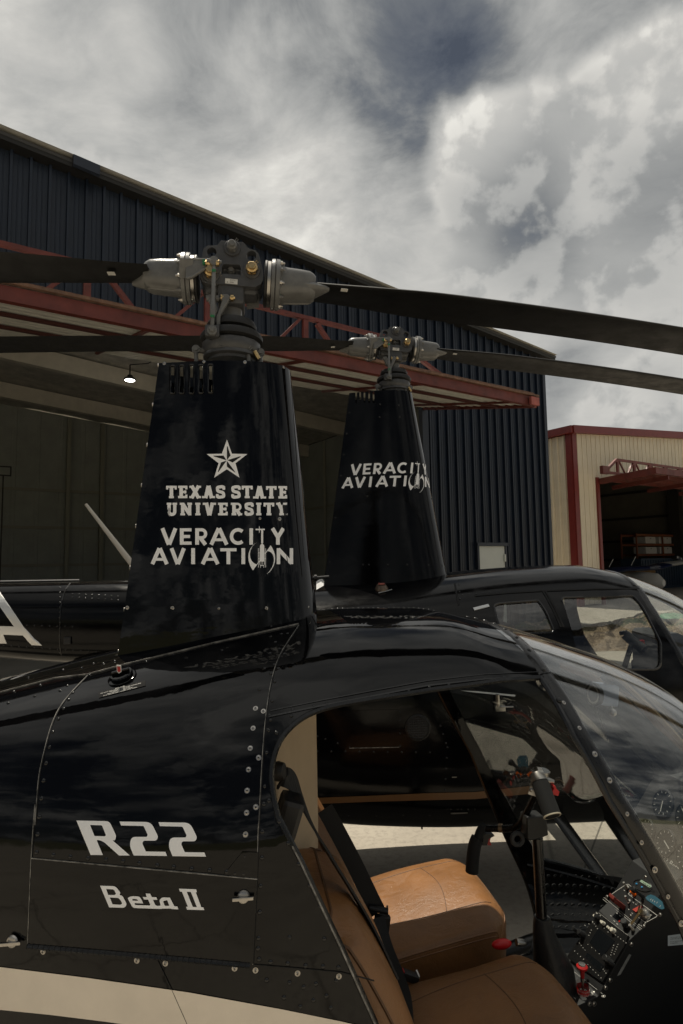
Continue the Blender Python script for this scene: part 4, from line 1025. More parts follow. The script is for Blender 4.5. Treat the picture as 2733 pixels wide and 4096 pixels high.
    for (x, y, v) in ((497, 868, -.03), (860, 852, -.05), (945, 890, -.02)):
        c = q(x, y, v); m = B(); m.lathe([(.0115, -.007), (.0115, .007)], c, (0, 1, 0), 16); m.lathe([(.007, -.012), (.007, .012)], c, (0, 1, 0), 6, False); m.tube([c, c+Vector((.0, 0, -.02)), c+Vector((.002, 0, -.10))], [.005, .006, .006], 8); m.tube([c, (c.x*.6, c.y*.4, c.z)], .008, 8); m.build('control_rod', GREYMET, sw)
    c = q(905, 880, -.05); m = B(); m.tube([c, c+Vector((.012, 0, -.022))], .0062, 8); m.build('rod_fitting', BRASS, sw)

# ------------------------------------------------------------------ nearer helicopter
NB = empty('helicopter', tuple(NF.o), NF.yaw)
tag(NB, 'gloss black two seat helicopter in front, doors off, tan leather seats inside', 'helicopter')
hull = Hull([(-1.35, .115, 1.40, 1.285, 1.17), (-1.05, .18, 1.445, 1.24, .98), (-.8, .275, 1.485, 1.16, .80), (-.59, .355, 1.53, 1.10, .65), (-.39, .430, 1.573, 1.08, .56), (-.2, .492, 1.61, 1.08, .50), (0, .54, 1.65, 1.09, .46),
             (.15, .556, 1.672, 1.10, .44), (.3, .562, 1.683, 1.10, .43), (.55, .562, 1.678, 1.10, .42), (.69, .560, 1.650, 1.10, .42), (.9, .556, 1.590, 1.08, .42), (1.116, .535, 1.508, 1.04, .42), (1.25, .50, 1.40, 1.0, .43),
             (1.387, .43, 1.255, .95, .45), (1.50, .34, 1.10, .90, .49), (1.59, .22, .96, .85, .56), (1.65, .03, .84, .80, .72)])
on = hull.on(NF)
Z5a = lambda x, y: (.871*x, 2200+.871*y); Z5b = lambda x, y: (.871*x, 3000+.871*y)
Z6 = lambda x, y: (1000+1.105*x, 2200+1.105*y); Z3 = lambda x, y: (1733+.638*x, 2700+.638*y)
Z5 = lambda x, y: (2133+.3827*x, 3400+.3827*y); Z7 = lambda x, y: (2400+.2766*x, 3150+.2766*y); Z8 = lambda x, y: (1400+.574*x, 3380+.574*y)
# door outline on the right side: seen edge, continued below the frame, closed along the pillar
seen = [(2165, 2712), (2000, 2722), (1740, 2758), (1440, 2806), (1290, 2838), (1190, 2888), (1118, 2970), (1086, 3080), (1092, 3180), (1112, 3270), (1200, 3440), (1360, 3780), (1500, 4092)]
door = [(p[0], p[2]) for p in (hull.hit(NF, *q) for q in [seen[0], seen[1]]+[tuple(q) for q in spline(seen[2:10], 4)]+seen[10:])]
lo_f = [NF.aty(x, y, .52) for x, y in ((1990, 3690), (2050, 3660), (2086, 3600), (2086, 3530), (2072, 3470))]
door += [tuple(p) for p in spline([(.325, .80), (.39, .655), (.50, .53), (.64, .474), (.80, .466)]+[(p[0], p[2]) for p in lo_f], 4)]; i_foot = len(door)-1
PIL = [(p[0], p[2]) for p in (hull.hit(NF, *q) for q in ((2720, 3690), (2440, 3205), (2300, 2950)))]
door += PIL
# windscreen edge: one band further forward
band = .033
front = [(.705, 1.80), (.705, 1.62), (door[0][0]+band, door[0][1]+.015)]+[(x+band*1.05, z+.01) for x, z in PIL[::-1]]+[(1.125, .72), (1.16, .685)]
front_cut = front+[(1.50, .615), (1.75, .60), (1.75, 1.80)]
m = MB(); hull.loft(m, -1.35, 1.65, 90, 56); fus = m.build('fuselage', BLACK, NB)
m = MB(); hull.loft(m, -1.0, 1.632, 70, 56, .014); inner = m.build('inner', BLACK, NB)
m = MB(); m.prism(door, -1, 1); c1 = m.build('c', BLACK, NB)
m = MB(); m.prism(front_cut, -1, 1); c2 = m.build('c', BLACK, NB)
boolean(fus, [inner, c1, c2]); fus.data.polygons.foreach_set('use_smooth', [True]*len(fus.data.polygons)); fus.data.set_sharp_from_angle(angle=R_(35))
# bubble windscreen
m = MB(); hull.loft(m, .60, 1.649, 60, 64, -.001); bub = m.build('windscreen', GLASS, NB)
m = MB(); hull.loft(m, .595, 1.645, 60, 64, .0025); c1 = m.build('c', GLASS, NB)
m = MB(); m.prism([(x-.012, z) for x, z in front]+[(1.50, .605), (1.8, .59), (1.8, 1.85)], -1, 1); c2 = m.build('c', GLASS, NB)
boolean(bub, [c1]); boolean(bub, [c2], 'INTERSECT'); bub.data.polygons.foreach_set('use_smooth', [True]*len(bub.data.polygons)); bub.data.set_sharp_from_angle(angle=R_(50))
def along(poly, n=14):
    res = []
    for a, b in zip(poly[:-1], poly[1:]):
        res += [(a[0]+(b[0]-a[0])*k/n, a[1]+(b[1]-a[1])*k/n) for k in range(n)]
    return res+[poly[-1]]
def edge_tube(poly, side, r, inset=.004):
    return [(x, side*(hull.half(x, z)-inset), z) for x, z in poly]
for side in (-1, 1):
    pts = edge_tube(along(door+[door[0]], 6), side, .006); m = MB(); m.tube(pts, .0062, 6, True)
    de = m.build('door_edge', FRAME, NB)
    if side < 0:
        m = MB(); seg = [p for p in pts if p[2] < 1.30 and p[0] < .40][:60]
        seg = [(x-.0005, y-.0055, z) for x, y, z in seg]; m.tube(seg, .0016, 5); m.build('worn_lit_edge', WORN_HILITE, de)
    # windscreen frame band from the roof to the foot of the pillar
    a_ = along([(door[0][0], door[0][1]+.006)]+PIL[::-1]+[door[i_foot]], 8); rows = []
    for x, z in a_:
        row = []
        for k in range(5):
            xx = x+.002+(band+.004)*k/4; zz = z+.010*k/4
            h = hull.half(xx, zz); row.append((xx, side*(h+(.0035 if 0 < k < 4 else -.006)), zz))
        rows.append(row)
    m = MB(); m.grid(rows); m.build('windscreen_pillar', FRAME, NB, 60)
    # sill below the side of the windscreen
    pts = [(x, side*(hull.half(x, z)-.004), z) for x, z in along([(1.09, .700), (1.16, .685), (1.50, .612), (1.62, .60)], 8)]
    m = MB(); m.tube(pts, .010, 8); m.tube([(x-.004, y-side*.016, z-.022) for x, y, z in pts], .007, 6); m.build('windscreen_sill', FRAME, NB)
# band over the roof
rows = []
for k in range(6):
    xx = door[0][0]-.004+(band+.012)*k/5; row = []
    W_, zt, zm, zb = hull.sec(xx); zs_ = door[0][1]+.006
    for i in range(41):
        y = -1+2*i/40; hy = hull.half(xx, zs_); yy = y*hy
        z = zm+(zt-zm)*max(0, 1-(abs(yy)/W_)**hull.nu)**(1/hull.nu); lift = .0035 if 0 < k < 5 else -.004
        nn = hull.norm(np.array([xx, yy, z])); row.append(tuple(np.array([xx, yy, z])+nn*lift))
    rows.append(row)
m = MB(); m.grid(rows); m.build('roof_bow', FRAME, NB, 60)
BOW = mat('tan_bow', (.40, .31, .20), .45)  # one even tan for the strip and the bow
# centre strip on the crest of the bubble, and the bow inside it
def crest(x, dz): W_, zt, zm, zb = hull.sec(x); return (x, 0, zt+dz)
xs_ = [.72+i*(1.60-.72)/40 for i in range(41)]
m = MB(); m.grid([[(x, y, crest(x, d)[2]) for x in xs_] for y, d in ((-.020, -.003), (-.018, .0025), (.018, .0025), (.020, -.003))]); m.build('centre_strip', BOW, NB, 60)
m = MB(); m.grid([[(x, y, hull.sec(x)[2]+(hull.sec(x)[1]-hull.sec(x)[2])*(1-(y/hull.sec(x)[0])**2.6)**(1/2.6)+d) for x in xs_[:37]] for y, d in ((.118, -.002), (.118, .002), (.126, .002), (.126, -.002))]); m.build('reflection_line', FRAME, NB, 60)  # dark strip added to draw a reflected line; the bubble has no joint here
m = MB(); m.grid([[(x-.004, y, crest(x, d)[2]) for x in xs_[:36]] for y, d in ((-.016, -.018), (-.016, -.010), (.016, -.010), (.016, -.018), (-.016, -.018))]); m.build('centre_bow', BOW, NB)

# seams, rivets, panels on the right side
def px_line(pts, n=8): return [hull.hit(NF, *p) for p in along(pts, n)]
A1 = [Z5a(*p) for p in [(410, 570), (300, 690), (245, 790), (205, 930), (180, 1060), (165, 1263)]]+[Z5b(*p) for p in [(165, 250), (148, 490), (135, 800), (132, 895)]]
B1 = [Z5a(*p) for p in [(1375, 345), (1290, 480), (1250, 600), (1222, 780), (1205, 1000), (1192, 1263)]]+[Z5b(*p) for p in [(1190, 350), (1183, 590), (1165, 985)]]
sA, sB = px_line([tuple(p) for p in spline(A1, 5)], 2), px_line([tuple(p) for p in spline(B1, 5)], 2)
for s_ in (sA, sB):
    m = MB(); hull.strip(m, s_, .0022, .0006); m.cur = 1; hull.strip(m, [p+np.array([-.0014, 0, 0]) for p in s_], .0011, .0009); m.build('panel_seam', [SEAM, WORN_HILITE], fus)  # the pale ribbon beside each gap carries the edge highlight as colour
m = MB(); low = px_line([Z5b(1165, 985), Z5b(1380, 1003), Z5b(1568, 1020), Z6(450, 1560)], 5); hull.strip(m, low, .0012, .0008); m.build('lap_joint', [SEAM, WORN_HILITE], fus)
m = MB(); hull.strip(m, px_line([Z5b(725, 965), Z5b(790, 1100), Z5b(860, 1258)], 4), .0009, .0009)
m.build('lap_joint', [SEAM, WORN_HILITE], fus)
m = MB()
for ln in ([Z5a(*p) for p in [(0, 655), (250, 590), (400, 573), (560, 530)]], [Z5a(*p) for p in [(560, 530), (980, 428), (1372, 340)]]):
    s_ = px_line(ln, 5); hull.strip(m, s_, .004, .0016); m.cur = 1; hull.strip(m, [p+np.array([0, -.0022, .0012]) for p in s_], .0011, .0018); m.cur = 0
s_ = px_line([Z6(*p) for p in [(68, 604), (250, 566), (430, 532), (640, 492), (850, 468), (1062, 456)]], 5); hull.strip(m, s_, .0035, .0016)
s_ = px_line([Z6(*p) for p in [(75, 582), (250, 546), (430, 512), (640, 474), (850, 450), (1050, 441)]], 5); hull.strip(m, s_, .0020, .0010)
m.build('joint_strip', [FRAME, WORN_HILITE], fus)
rv = MB()
R5b = [(155, 565), (287, 578), (415, 590), (543, 603), (671, 615), (800, 627), (927, 635), (1060, 648), (245, 482), (323, 490), (405, 497), (487, 503), (565, 510), (640, 520), (722, 530), (798, 537), (880, 546), (963, 552), (150, 655), (146, 745), (140, 835), (250, 880), (345, 890), (445, 900), (543, 910), (640, 915), (740, 927), (840, 935), (933, 943), (1035, 950), (1130, 957),
       (1205, 375), (1203, 495), (1197, 625), (1193, 745), (1187, 865), (1185, 912), (1190, 962), (1243, 975), (1322, 982), (1404, 992), (1484, 995), (1555, 1000), (1283, 328), (1325, 428), (1374, 523), (1424, 622), (1470, 718), (1525, 828), (1490, 868), (1330, 862), (1225, 1058), (1305, 1138), (1212, 248), (1236, 232), (1042, 560), (1080, 566), (1120, 568), (1125, 488), (212, 60), (200, 140), (190, 222), (180, 307), (173, 387), (168, 470)]
R5a = [(335, 655), (315, 687), (293, 728), (268, 776), (243, 835), (227, 905), (213, 978), (200, 1060), (190, 1140), (183, 1225), (64, 650), (38, 702), (130, 585), (160, 670), (185, 620), (276, 645), (310, 622), (290, 550), (358, 577), (376, 540), (430, 520), (475, 520), (412, 573), (527, 510), (507, 542), (672, 510), (748, 482), (797, 478), (980, 428), (1208, 372), (1246, 350), (1320, 383), (1292, 385), (1265, 422), (1282, 453), (1240, 473), (1305, 476), (1260, 525), (1215, 543), (1278, 543), (1244, 567), (1262, 603), (1192, 640), (1250, 692), (1238, 757), (1344, 735), (1235, 828), (1272, 840), (1225, 930), (1216, 1085), (1212, 1168), (1236, 1152), (1020, 460), (1442, 718), (1500, 706)]
R6 = [(155, 577), (280, 557), (355, 542), (430, 532), (500, 521), (575, 509), (650, 496), (720, 487), (785, 472), (850, 465), (920, 460), (980, 456), (150, 600), (75, 615), (95, 660), (65, 650)]
for L, Zf, r in ((R5b, Z5b, .0044), (R5a, Z5a, .0037), (R6, Z6, .0037)):
    for p in L:
        h_ = hull.hit(NF, *Zf(*p)); rivet(rv, h_, hull.norm(h_), r)
for p in [(1330, 1070), (1395, 1090), (1452, 1075), (1500, 1130), (1440, 1150), (1520, 1185), (1380, 1180), (1545, 1060)]:
    h_ = hull.hit(NF, *Z5b(*p)); rivet(rv, h_, hull.norm(h_), .0042)
for k in range(14):       # roof bow rivets
    y = -.44+k*.066; xx = door[0][0]+band*.5; W_, zt, zm, zb = hull.sec(xx); z = zm+(zt-zm)*max(0, 1-(abs(y)/W_)**hull.nu)**(1/hull.nu); p = np.array([xx, y, z]); n_ = hull.norm(p); rivet(rv, p+n_*.0035, n_, .0062)
for k in range(24):       # roof ribs
    x = .30+k*.016; y = .10; W_, zt, zm, zb = hull.sec(x); z = zm+(zt-zm)*max(0, 1-(abs(y)/W_)**hull.nu)**(1/hull.nu); p = np.array([x, y, z]); rivet(rv, p, hull.norm(p), .004)
tag(rv.build('rivet', FRAME, fus), kind='stuff')
# cowl door with lettering, raised a little; piano hinge, latches
def surf_patch(mb, quad, nx, ny, lift, back=.001):
    TL, TR, BR, BL = [np.array(q, float) for q in quad]; rows = []
    for j in range(ny+1):
        row = []
        for i in range(nx+1):
            u, v_ = i/nx, j/ny; p = (TL*(1-u)+TR*u)*(1-v_)+(BL*(1-u)+BR*u)*v_; h_ = hull.hit(NF, *p); edge = i in (0, nx) or j in (0, ny)
            row.append(tuple(h_+hull.norm(h_)*(lift if not edge else lift*.9)))
        rows.append(row)
    mb.grid(rows)
    rim = rows[0]+[r[-1] for r in rows[1:]]+rows[-1][::-1][1:]+[r[0] for r in rows[::-1][1:]]
    c_ = np.array([0, .004, 0]); mb.grid([rim, [tuple(np.array(p)+c_) for p in rim]], False)
quad = [Z5b(150, 498), Z5b(1181, 593), Z5b(1164, 978), Z5b(134, 890)]
m = MB(); surf_patch(m, quad, 22, 8, .0028); cd = m.build('cowl_door', BLACK, NB)
m = MB(); top = px_line([Z5b(149, 496), Z5b(1183, 591)], 12); hull.strip(m, top, .0013, .0034); m.build('worn_lit_edge', WORN_HILITE, cd)
m = MB(); hl = px_line([Z5b(132, 897), Z5b(640, 940), Z5b(1150, 985)], 20)
m.tube([p+hull.norm(p)*.003 for p in hl], .0042, 8); m.cur = 1
for i in range(0, len(hl)-1):
    p = hl[i]; d_ = hl[i+1]-hl[i]; m.tube([p+hull.norm(p)*.003, p+hull.norm(p)*.003+d_*.12], .0046, 8)
m.build('hinge', [FRAME, SEAM], cd)
m = MB(); q4 = [Z5b(1115, 466), Z5b(1187, 470), Z5b(1183, 588), Z5b(1030, 571)]; surf_patch(m, q4, 5, 4, .0022); m.build('corner_plate', BLACK, fus)
def latch(zx, zy, parent):
    h_ = hull.hit(NF, *Z5b(zx, zy)); n_ = Vector(hull.norm(h_)); c = Vector(h_)+n_*.003
    m = MB(); m.lathe([(.011, 0), (.0115, .002), (.010, .005), (.005, .007), (0, .007)], c, n_, 20); fx = Vector((1, .0, -.03)).normalized(); m.beam(c+n_*.009-fx*.019, c+n_*.009+fx*.019, .006, .006, tuple(n_), .002); m.build('latch', STEEL, parent)
latch(1120, 669, cd); latch(66, 872, fus)
for L, Zf in (([(1189, 36), (1142, 90), (1136, 186), (1175, 262), (1133, 288), (1128, 388), (1165, 489), (1161, 566), (198, 926), (629, 967), (760, 980), (1078, 1003), (1174, 1012), (1367, 1026), (1557, 1040)], Z5b), ([(1174, 727), (1210, 740), (1163, 818), (1188, 953), (1150, 910), (1142, 1008), (1135, 1105), (1176, 1181), (1133, 1207)], Z5a)):
    for p in L:
        h_ = hull.hit(NF, *Zf(*p)); screw(fus, h_, hull.norm(h_), .47)
for p in [(815, 178), (912, 335), (1008, 497), (1100, 660), (1210, 870), (1300, 1048), (1383, 1217), (1465, 1385), (1548, 1552)]:
    h_ = hull.hit(NF, *Z3(*p)); n_ = hull.norm(h_); screw(NB, h_+n_*.0035, n_, .58 if p in ((1008, 497), (1100, 660), (1383, 1217), (1548, 1552)) else .42)
# silver stripe along the lower side
m = MB(); rows = []
topE = [(-60, 3858), (0, 3867), (348, 3910), (758, 3969), (1132, 4037), (1366, 4085), (1560, 4130)]; botE = [(-60, 4032), (0, 4038), (200, 4058), (418, 4085), (700, 4125), (960, 4170), (1200, 4215)]
ta, ba = along(topE, 8), along(botE, 8)
for j in range(4):
    rows.append([tuple(on(a[0]+(b[0]-a[0])*j/3, a[1]+(b[1]-a[1])*j/3, .0008)) for a, b in zip(ta, ba)])
m.grid(rows); m.build('stripe', STRIPE, fus)
# lettering on the cowl
def zoomed(px0, py0, k): return lambda x, y, l=0.: on(px0+k*x, py0+k*y, l)
f1 = zoomed(280, 3250, 580/1568); m = MB()
def rounded(p, n=4):        # soften the marked corners: entries (x, y, r)
    res = []
    for i, q in enumerate(p):
        if len(q) == 2: res.append(q); continue
        a = np.array(p[i-1][:2], float); b = np.array(q[:2], float); c = np.array(p[(i+1) % len(p)][:2], float)
        u = (a-b)/np.linalg.norm(a-b); v_ = (c-b)/np.linalg.norm(c-b); r = min(q[2], np.linalg.norm(a-b)*.5, np.linalg.norm(c-b)*.5)
        for k in range(n+1):
            w = k/n; res.append(tuple((b+u*r)*(1-w)**2+b*2*w*(1-w)+(b+v_*r)*w*w))
    return res
Rl = rounded([(74, 86), (430, 93, 40), (505, 250, 25), (492, 300, 20), (465, 300), (652, 463), (535, 463), (375, 320, 60), (330, 298, 20), (293, 297), (360, 458), (228, 457)])
Rh = rounded([(222, 134), (350, 137, 12), (394, 245, 16), (380, 256, 8), (270, 253)])
def two(dx, dy): return [(x+dx, y+dy) for x, y in rounded([(541, 97), (880, 102, 60), (958, 260, 30), (940, 303, 40), (800, 303, 40), (785, 330, 20), (825, 420), (1036, 423), (1054, 468), (693, 463), (650, 360, 40), (665, 262, 90), (835, 262, 20), (845, 240, 16), (800, 145, 10), (556, 139)])]
flat_poly(m, f1, Rl, .0012, [Rh], 60); flat_poly(m, f1, two(0, 0), .0012, None, 60); flat_poly(m, f1, two(420, 7), .0012, None, 60); m.build('model_number', DECAL, fus)
f2 = zoomed(380, 3510, 470/1568); m = MB(); LF = .0040
flat_poly(m, f2, rounded([(84, 98), (290, 104, 40), (355, 190, 40), (342, 222, 10), (380, 230, 30), (442, 345, 40), (410, 390, 40), (205, 384)]), LF, [rounded([(165, 142), (268, 146, 26), (296, 205, 16), (280, 221, 10), (192, 219)]), rounded([(213, 254), (335, 259, 30), (380, 330, 18), (360, 350, 20), (250, 344)])])
flat_poly(m, f2, rounded([(500, 236, 40), (610, 240, 30), (640, 290), (656, 333), (545, 328), (540, 345, 10), (565, 354), (745, 360, 10), (752, 345, 8), (722, 281), (668, 280), (650, 246), (706, 248), (690, 201), (750, 203), (772, 249), (832, 250), (845, 284), (786, 284), (818, 352, 10), (845, 366), (890, 360, 10), (872, 290, 20), (905, 252, 30), (1012, 255), (1070, 368, 10), (1112, 374), (1124, 410), (1040, 407, 10), (1025, 400), (915, 400), (890, 405), (520, 392, 30), (447, 260, 20)]), LF,
          [rounded([(512, 272), (575, 275, 14), (590, 298), (516, 295)]), rounded([(918, 300, 20), (975, 288), (1005, 362), (945, 366, 14)])])
flat_poly(m, f2, [(1132, 137), (1360, 145), (1370, 183), (1355, 186), (1428, 382), (1455, 384), (1468, 420), (1238, 414), (1228, 377), (1250, 374), (1172, 178), (1145, 175)], LF, [[(1236, 178), (1290, 180), (1370, 380), (1315, 378)]])
m.build('variant_name', DECAL, cd)
# filler cap and its placards
h_ = hull.hit(NF, *Z5a(562, 585)); n_ = Vector(hull.norm(h_)); c = Vector(h_)
m = MB(); m.lathe([(.032, -.01), (.032, .002), (.029, .003)], c, n_, 32); m.lathe([(.025, .003), (.026, .009), (.024, .012), (.018, .0125), (.016, .010), (.0, .011)], c, n_, 28); cap = m.build('filler_cap', BLACK, NB)
tx = Vector((1, 0, .2)); tx = (tx-n_*tx.dot(n_)).normalized(); ty = n_.cross(tx)
m = MB(); m.beam(c+n_*.015-tx*.020, c+n_*.015+tx*.020, .009, .010, tuple(n_), .003); m.build('cap_handle', BLACK, cap)
m = MB(); q0 = c+n_*.032; pl = lambda a, b, l=0.: tuple(q0+tx*a+ty*b+n_*l)
u0 = NF.dirn(474, 2674); 
def cap_label(px, py, k): p = NF.cam+NF.dirn(px, py)*((np.array(c)-NF.cam)[1]-.03)/NF.dirn(px, py)[1]; return p
ls = [tuple(cap_label(*Z5a(x, y), 0)) for x, y in [(536, 528), (556, 531), (558, 560), (546, 567), (537, 558)]]
def prism3(m, pts, d):
    n = len(pts); a = [Vector(p) for p in pts]; b = [p+Vector(d) for p in a]; m.put(a+b, [list(range(n)), list(range(n, 2*n))[::-1]]+[(i, (i+1) % n, n+(i+1) % n, n+i) for i in range(n)], False)
prism3(m, ls, (0, .003, 0)); m.cur = 1
cc_ = sum((Vector(p) for p in ls), Vector())/5
prism3(m, [cc_+(Vector(p)-cc_)*.72+Vector((0, -.0007, 0)) for p in ls], (0, .0004, 0)); m.build('caution_tag', [WHITE, RED], cap)
m = MB(); quad = [Z5a(452, 656), Z5a(668, 600), Z5a(669, 624), Z5a(455, 680)]; surf_patch(m, quad, 8, 2, .0009); m.cur = 1
fq = lambda x, y, l=0.: on(*(np.array(Z5a(452, 656))+(np.array(Z5a(668, 600))-np.array(Z5a(452, 656)))*x+np.array([1.5, 21.])*y), .0013+l)
bfont(m, 'AUX FUEL', fq, .36, .20, .24, lw=.20)
for k, tx_ in enumerate(('100 OCT MIN GRADE AVIATION GASOLINE', 'TO INSURE FULL FUEL', 'FILL LEFT TANK FIRST AND', 'TOP OFF AFTER FILLING AUX TANK')): bfont(m, tx_, fq, (.04, .24, .19, .10)[k], .39+.19*k, .19, lw=.235)
m.smooth = False; m.build('fuel_placard', [mat('charcoal_placard', (.018, .018, .018), .9, spec=.1), WHITE], NB)

# mast fairing
z_b, z_t = 1.48, NF.aty(900, 1444, -.09)[2]
def lin(pa, pb, z): return pa[0]+(pb[0]-pa[0])*(z-pa[2])/(pb[2]-pa[2])
fr_t, fr_b = NF.aty(1163, 1462, -.02), NF.aty(1272, 2450, -.02); re_t, re_b = NF.aty(640, 1440, -.04), NF.aty(478, 2600, -.06)
fair = Fairing(z_b, z_t, (lin(fr_t, fr_b, z_b), lin(fr_t, fr_b, z_t)), (lin(re_t, re_b, z_b), lin(re_t, re_b, z_t)), (.150, .098))
m = MB(); nr = 24; m.loft([fair.ring(z_b+(z_t-z_b)*i/nr) for i in range(nr+1)], True, True)
fa = m.build('mast_fairing', BLACK, NB)
m = MB(); m.loft([fair.ring(z_b-.02+(z_t+.04-z_b)*i/nr, .0035) for i in range(nr+1)], True, True); c1 = m.build('c', BLACK, NB)
fon = fair.on(NF); Z4 = lambda x, y: (400+.6378*x, 1400+.6378*y); cs = [c1]
slots = [((443, 105), (470, 270)), ((500, 103), (527, 270)), ((563, 100), (588, 270)), ((622, 100), (648, 268)), ((682, 98), (708, 266))]
for (a, b) in slots:
    P_ = [fon(*Z4(x, y)) for x, y in [(a[0], a[1]+14), (a[0]+6, a[1]), (b[0]-6, a[1]), (b[0], a[1]+14), (b[0], b[1]-12), (b[0]-8, b[1]), (a[0]+6, b[1]), (a[0], b[1]-12)]]
    m = MB(); m.prism([(p[0], p[2]) for p in P_], -.25, .25); cs.append(m.build('c', BLACK, NB))
boolean(fa, cs); fa.data.polygons.foreach_set('use_smooth', [True]*len(fa.data.polygons)); fa.data.set_sharp_from_angle(angle=R_(32))
m = MB()
for (a, b) in slots:
    P_ = [fon(*Z4(x, y), .001) for x, y in [(a[0]-2, a[1]), (a[0]+4, a[1]-6), (b[0]-4, a[1]-6), (b[0]+2, a[1]), (b[0]+2, b[1]-6), (b[0]-4, b[1]+4), (a[0]+4, b[1]+4), (a[0]-2, b[1]-6), (a[0]-2, a[1])]]
    m.tube(P_, .0026, 6)
m.build('vent_rim', BLACK, fa)
for x, y in [(404, 84), (653, 76), (910, 76), (1152, 108), (1004, 1056), (1127, 1060), (172, 1616), (455, 1619), (747, 1620), (1043, 1620), (1310, 1615)]:
    p = fon(*Z4(x, y)); q2 = fair; xx = p[0]; e = .004; sl_ = (fair.half(xx+e, p[2])-fair.half(xx-e, p[2]))/(2*e); screw(fa, p, (-sl_*-1 if False else -(-sl_), -1, .05) if False else (sl_*-1, -1, .04), .46)
for x, y in [(327, 348), (288, 600), (248, 853), (210, 1107), (172, 1367), (134, 1627), (101, 1888), (365, 100)]:
    p = NF.aty(*Z4(x, y), -.02); xf, xr, b_ = fair.at(p[2]); m = MB(); m.lathe([(.006, 0), (.006, .006), (.003, .008), (0, .008)], (xr, -b_*.25, p[2]), (-1, 0, 0), 8); m.build('edge_screw', STEEL, fa)
m = MB()
tex = []
for ch, a, b in (('T', 73, 196), ('E', 212, 320), ('X', 343, 478), ('A', 492, 640), ('S', 650, 760), ('S', 828, 940), ('T', 950, 1078), ('A', 1084, 1232), ('T', 1232, 1355), ('E', 1376, 1477)):
    dy = 0 if a < 1000 else 4; tex.append((ch, 640+.3444*a, 640+.3444*b, 1740+.3444*(590+dy), 1740+.3444*(734+dy), 14.2))
for ch, a, b in (('U', 70, 211), ('N', 229, 382), ('I', 412, 471), ('V', 500, 650), ('E', 676, 788), ('R', 824, 956), ('S', 983, 1090), ('I', 1118, 1178), ('T', 1204, 1328), ('Y', 1350, 1477)): tex.append((ch, 640+.3444*a, 640+.3444*b, 1740+.3444*787, 1740+.3444*933, 14.2))
letters(m, fon, tex, 9, True, .0010)
for pl, w in [(arc(640+.3444*1468, 1740+.3444*921, 5, 5, 0, 360, 14), 1.3)]:
    for qd in stroke(pl, w): m.put([fon(q[0], q[1], .001) for q in qd], [(0, 1, 2, 3)])
bfont(m, 'R', fon, 640+.3444*1462, 1740+.3444*930, 7.5, .0011)
m.build('university_name', DECAL, fa)
m = MB(); company_name(m, fon, 9, .0010); m.build('company_name', DECAL, fa)
m = MB(); s_ = lambda x, y: (640+.3444*x, 1740+.3444*y)
star = [(779, 54), (837, 218), (1016, 222), (878, 328), (924, 496), (778, 398), (631, 496), (682, 328), (545, 222), (720, 218)]
flat_poly(m, fon, [s_(*p) for p in star], .0010); em = m.build('star_emblem', DECAL, fa)
m = MB(); ce = (778, 296)
for tri in ([(779, 292), (779, 135), (786, 132), (820, 238)], [(784, 293), (930, 248), (942, 252), (845, 320)], [(778, 300), (876, 432), (872, 436), (778, 368)], [(774, 299), (680, 430), (674, 426), (710, 320)], [(772, 294), (622, 248), (624, 242), (740, 240)]): flat_poly(m, fon, [s_(*p) for p in tri], .0014)
m.build('dark_facet', SEAM, em)
# antenna rod in front of the fairing, dome behind it
a_ = NF.aty(1262, 2312, .02); b_ = NF.aty(1316, 2308, .02); m = MB(); m.tube([a_+np.array([-.03, 0, 0]), a_, b_], .0045, 8); m.lathe([(.010, -.004), (.010, .004)], a_, (1, 0, 0), 10); m.build('pitot_tube', SATIN, NB)
# rotor
zh = NF.aty(925, 1124, 0)[2]
rotor(NB, Matrix.Translation((0, 0, zh)) @ Matrix.Rotation(R_(-2), 4, 'Z'), .183, 3.83, (0.3, 3.0, .15, .10))
# tail cone, fins, skids (mostly outside the picture)
m = MB(); m.loft([[(x, r*math.cos(2*math.pi*k/24), z+r*math.sin(2*math.pi*k/24)) for k in range(24)] for x, r, z in ((-1.30, .12, 1.285), (-2.4, .095, 1.34), (-4.1, .06, 1.42))], True, True); m.build('tail_cone', BLACK, NB)
m = MB(); m.prism([(-4.0, 1.40), (-4.25, 2.05), (-4.45, 2.05), (-4.25, 1.40)], -.012, .012); m.prism([(-4.0, 1.42), (-4.25, .85), (-4.40, .85), (-4.2, 1.42)], -.012, .012); m.box((-3.95, .35, 1.45), (.2, .6, .02)); m.build('tail_fin', BLACK, NB)
m = MB(); m.beam((-4.28, -.16, 1.0), (-4.28, -.16, 1.9), .09, .012, (0, 1, 0)); m.tube([(-4.28, -.18, 1.45), (-4.28, .05, 1.45)], .03, 10); m.build('tail_rotor', BLADE, NB)
for s in (-1, 1):
    m = MB(); m.tube([(-1.1, s*.95, .06), (1.1, s*.95, .06), (1.4, s*.95, .12), (1.5, s*.95, .24)], .032, 10); sk = m.build('skid', SATIN, NB)
    for x in (-.35, .85): m = MB(); m.tube([(x, s*.2, .47), (x, s*.5, .43), (x, s*.95, .06)], .03, 10, True, .6); m.build('skid_strut', SATIN, NB)
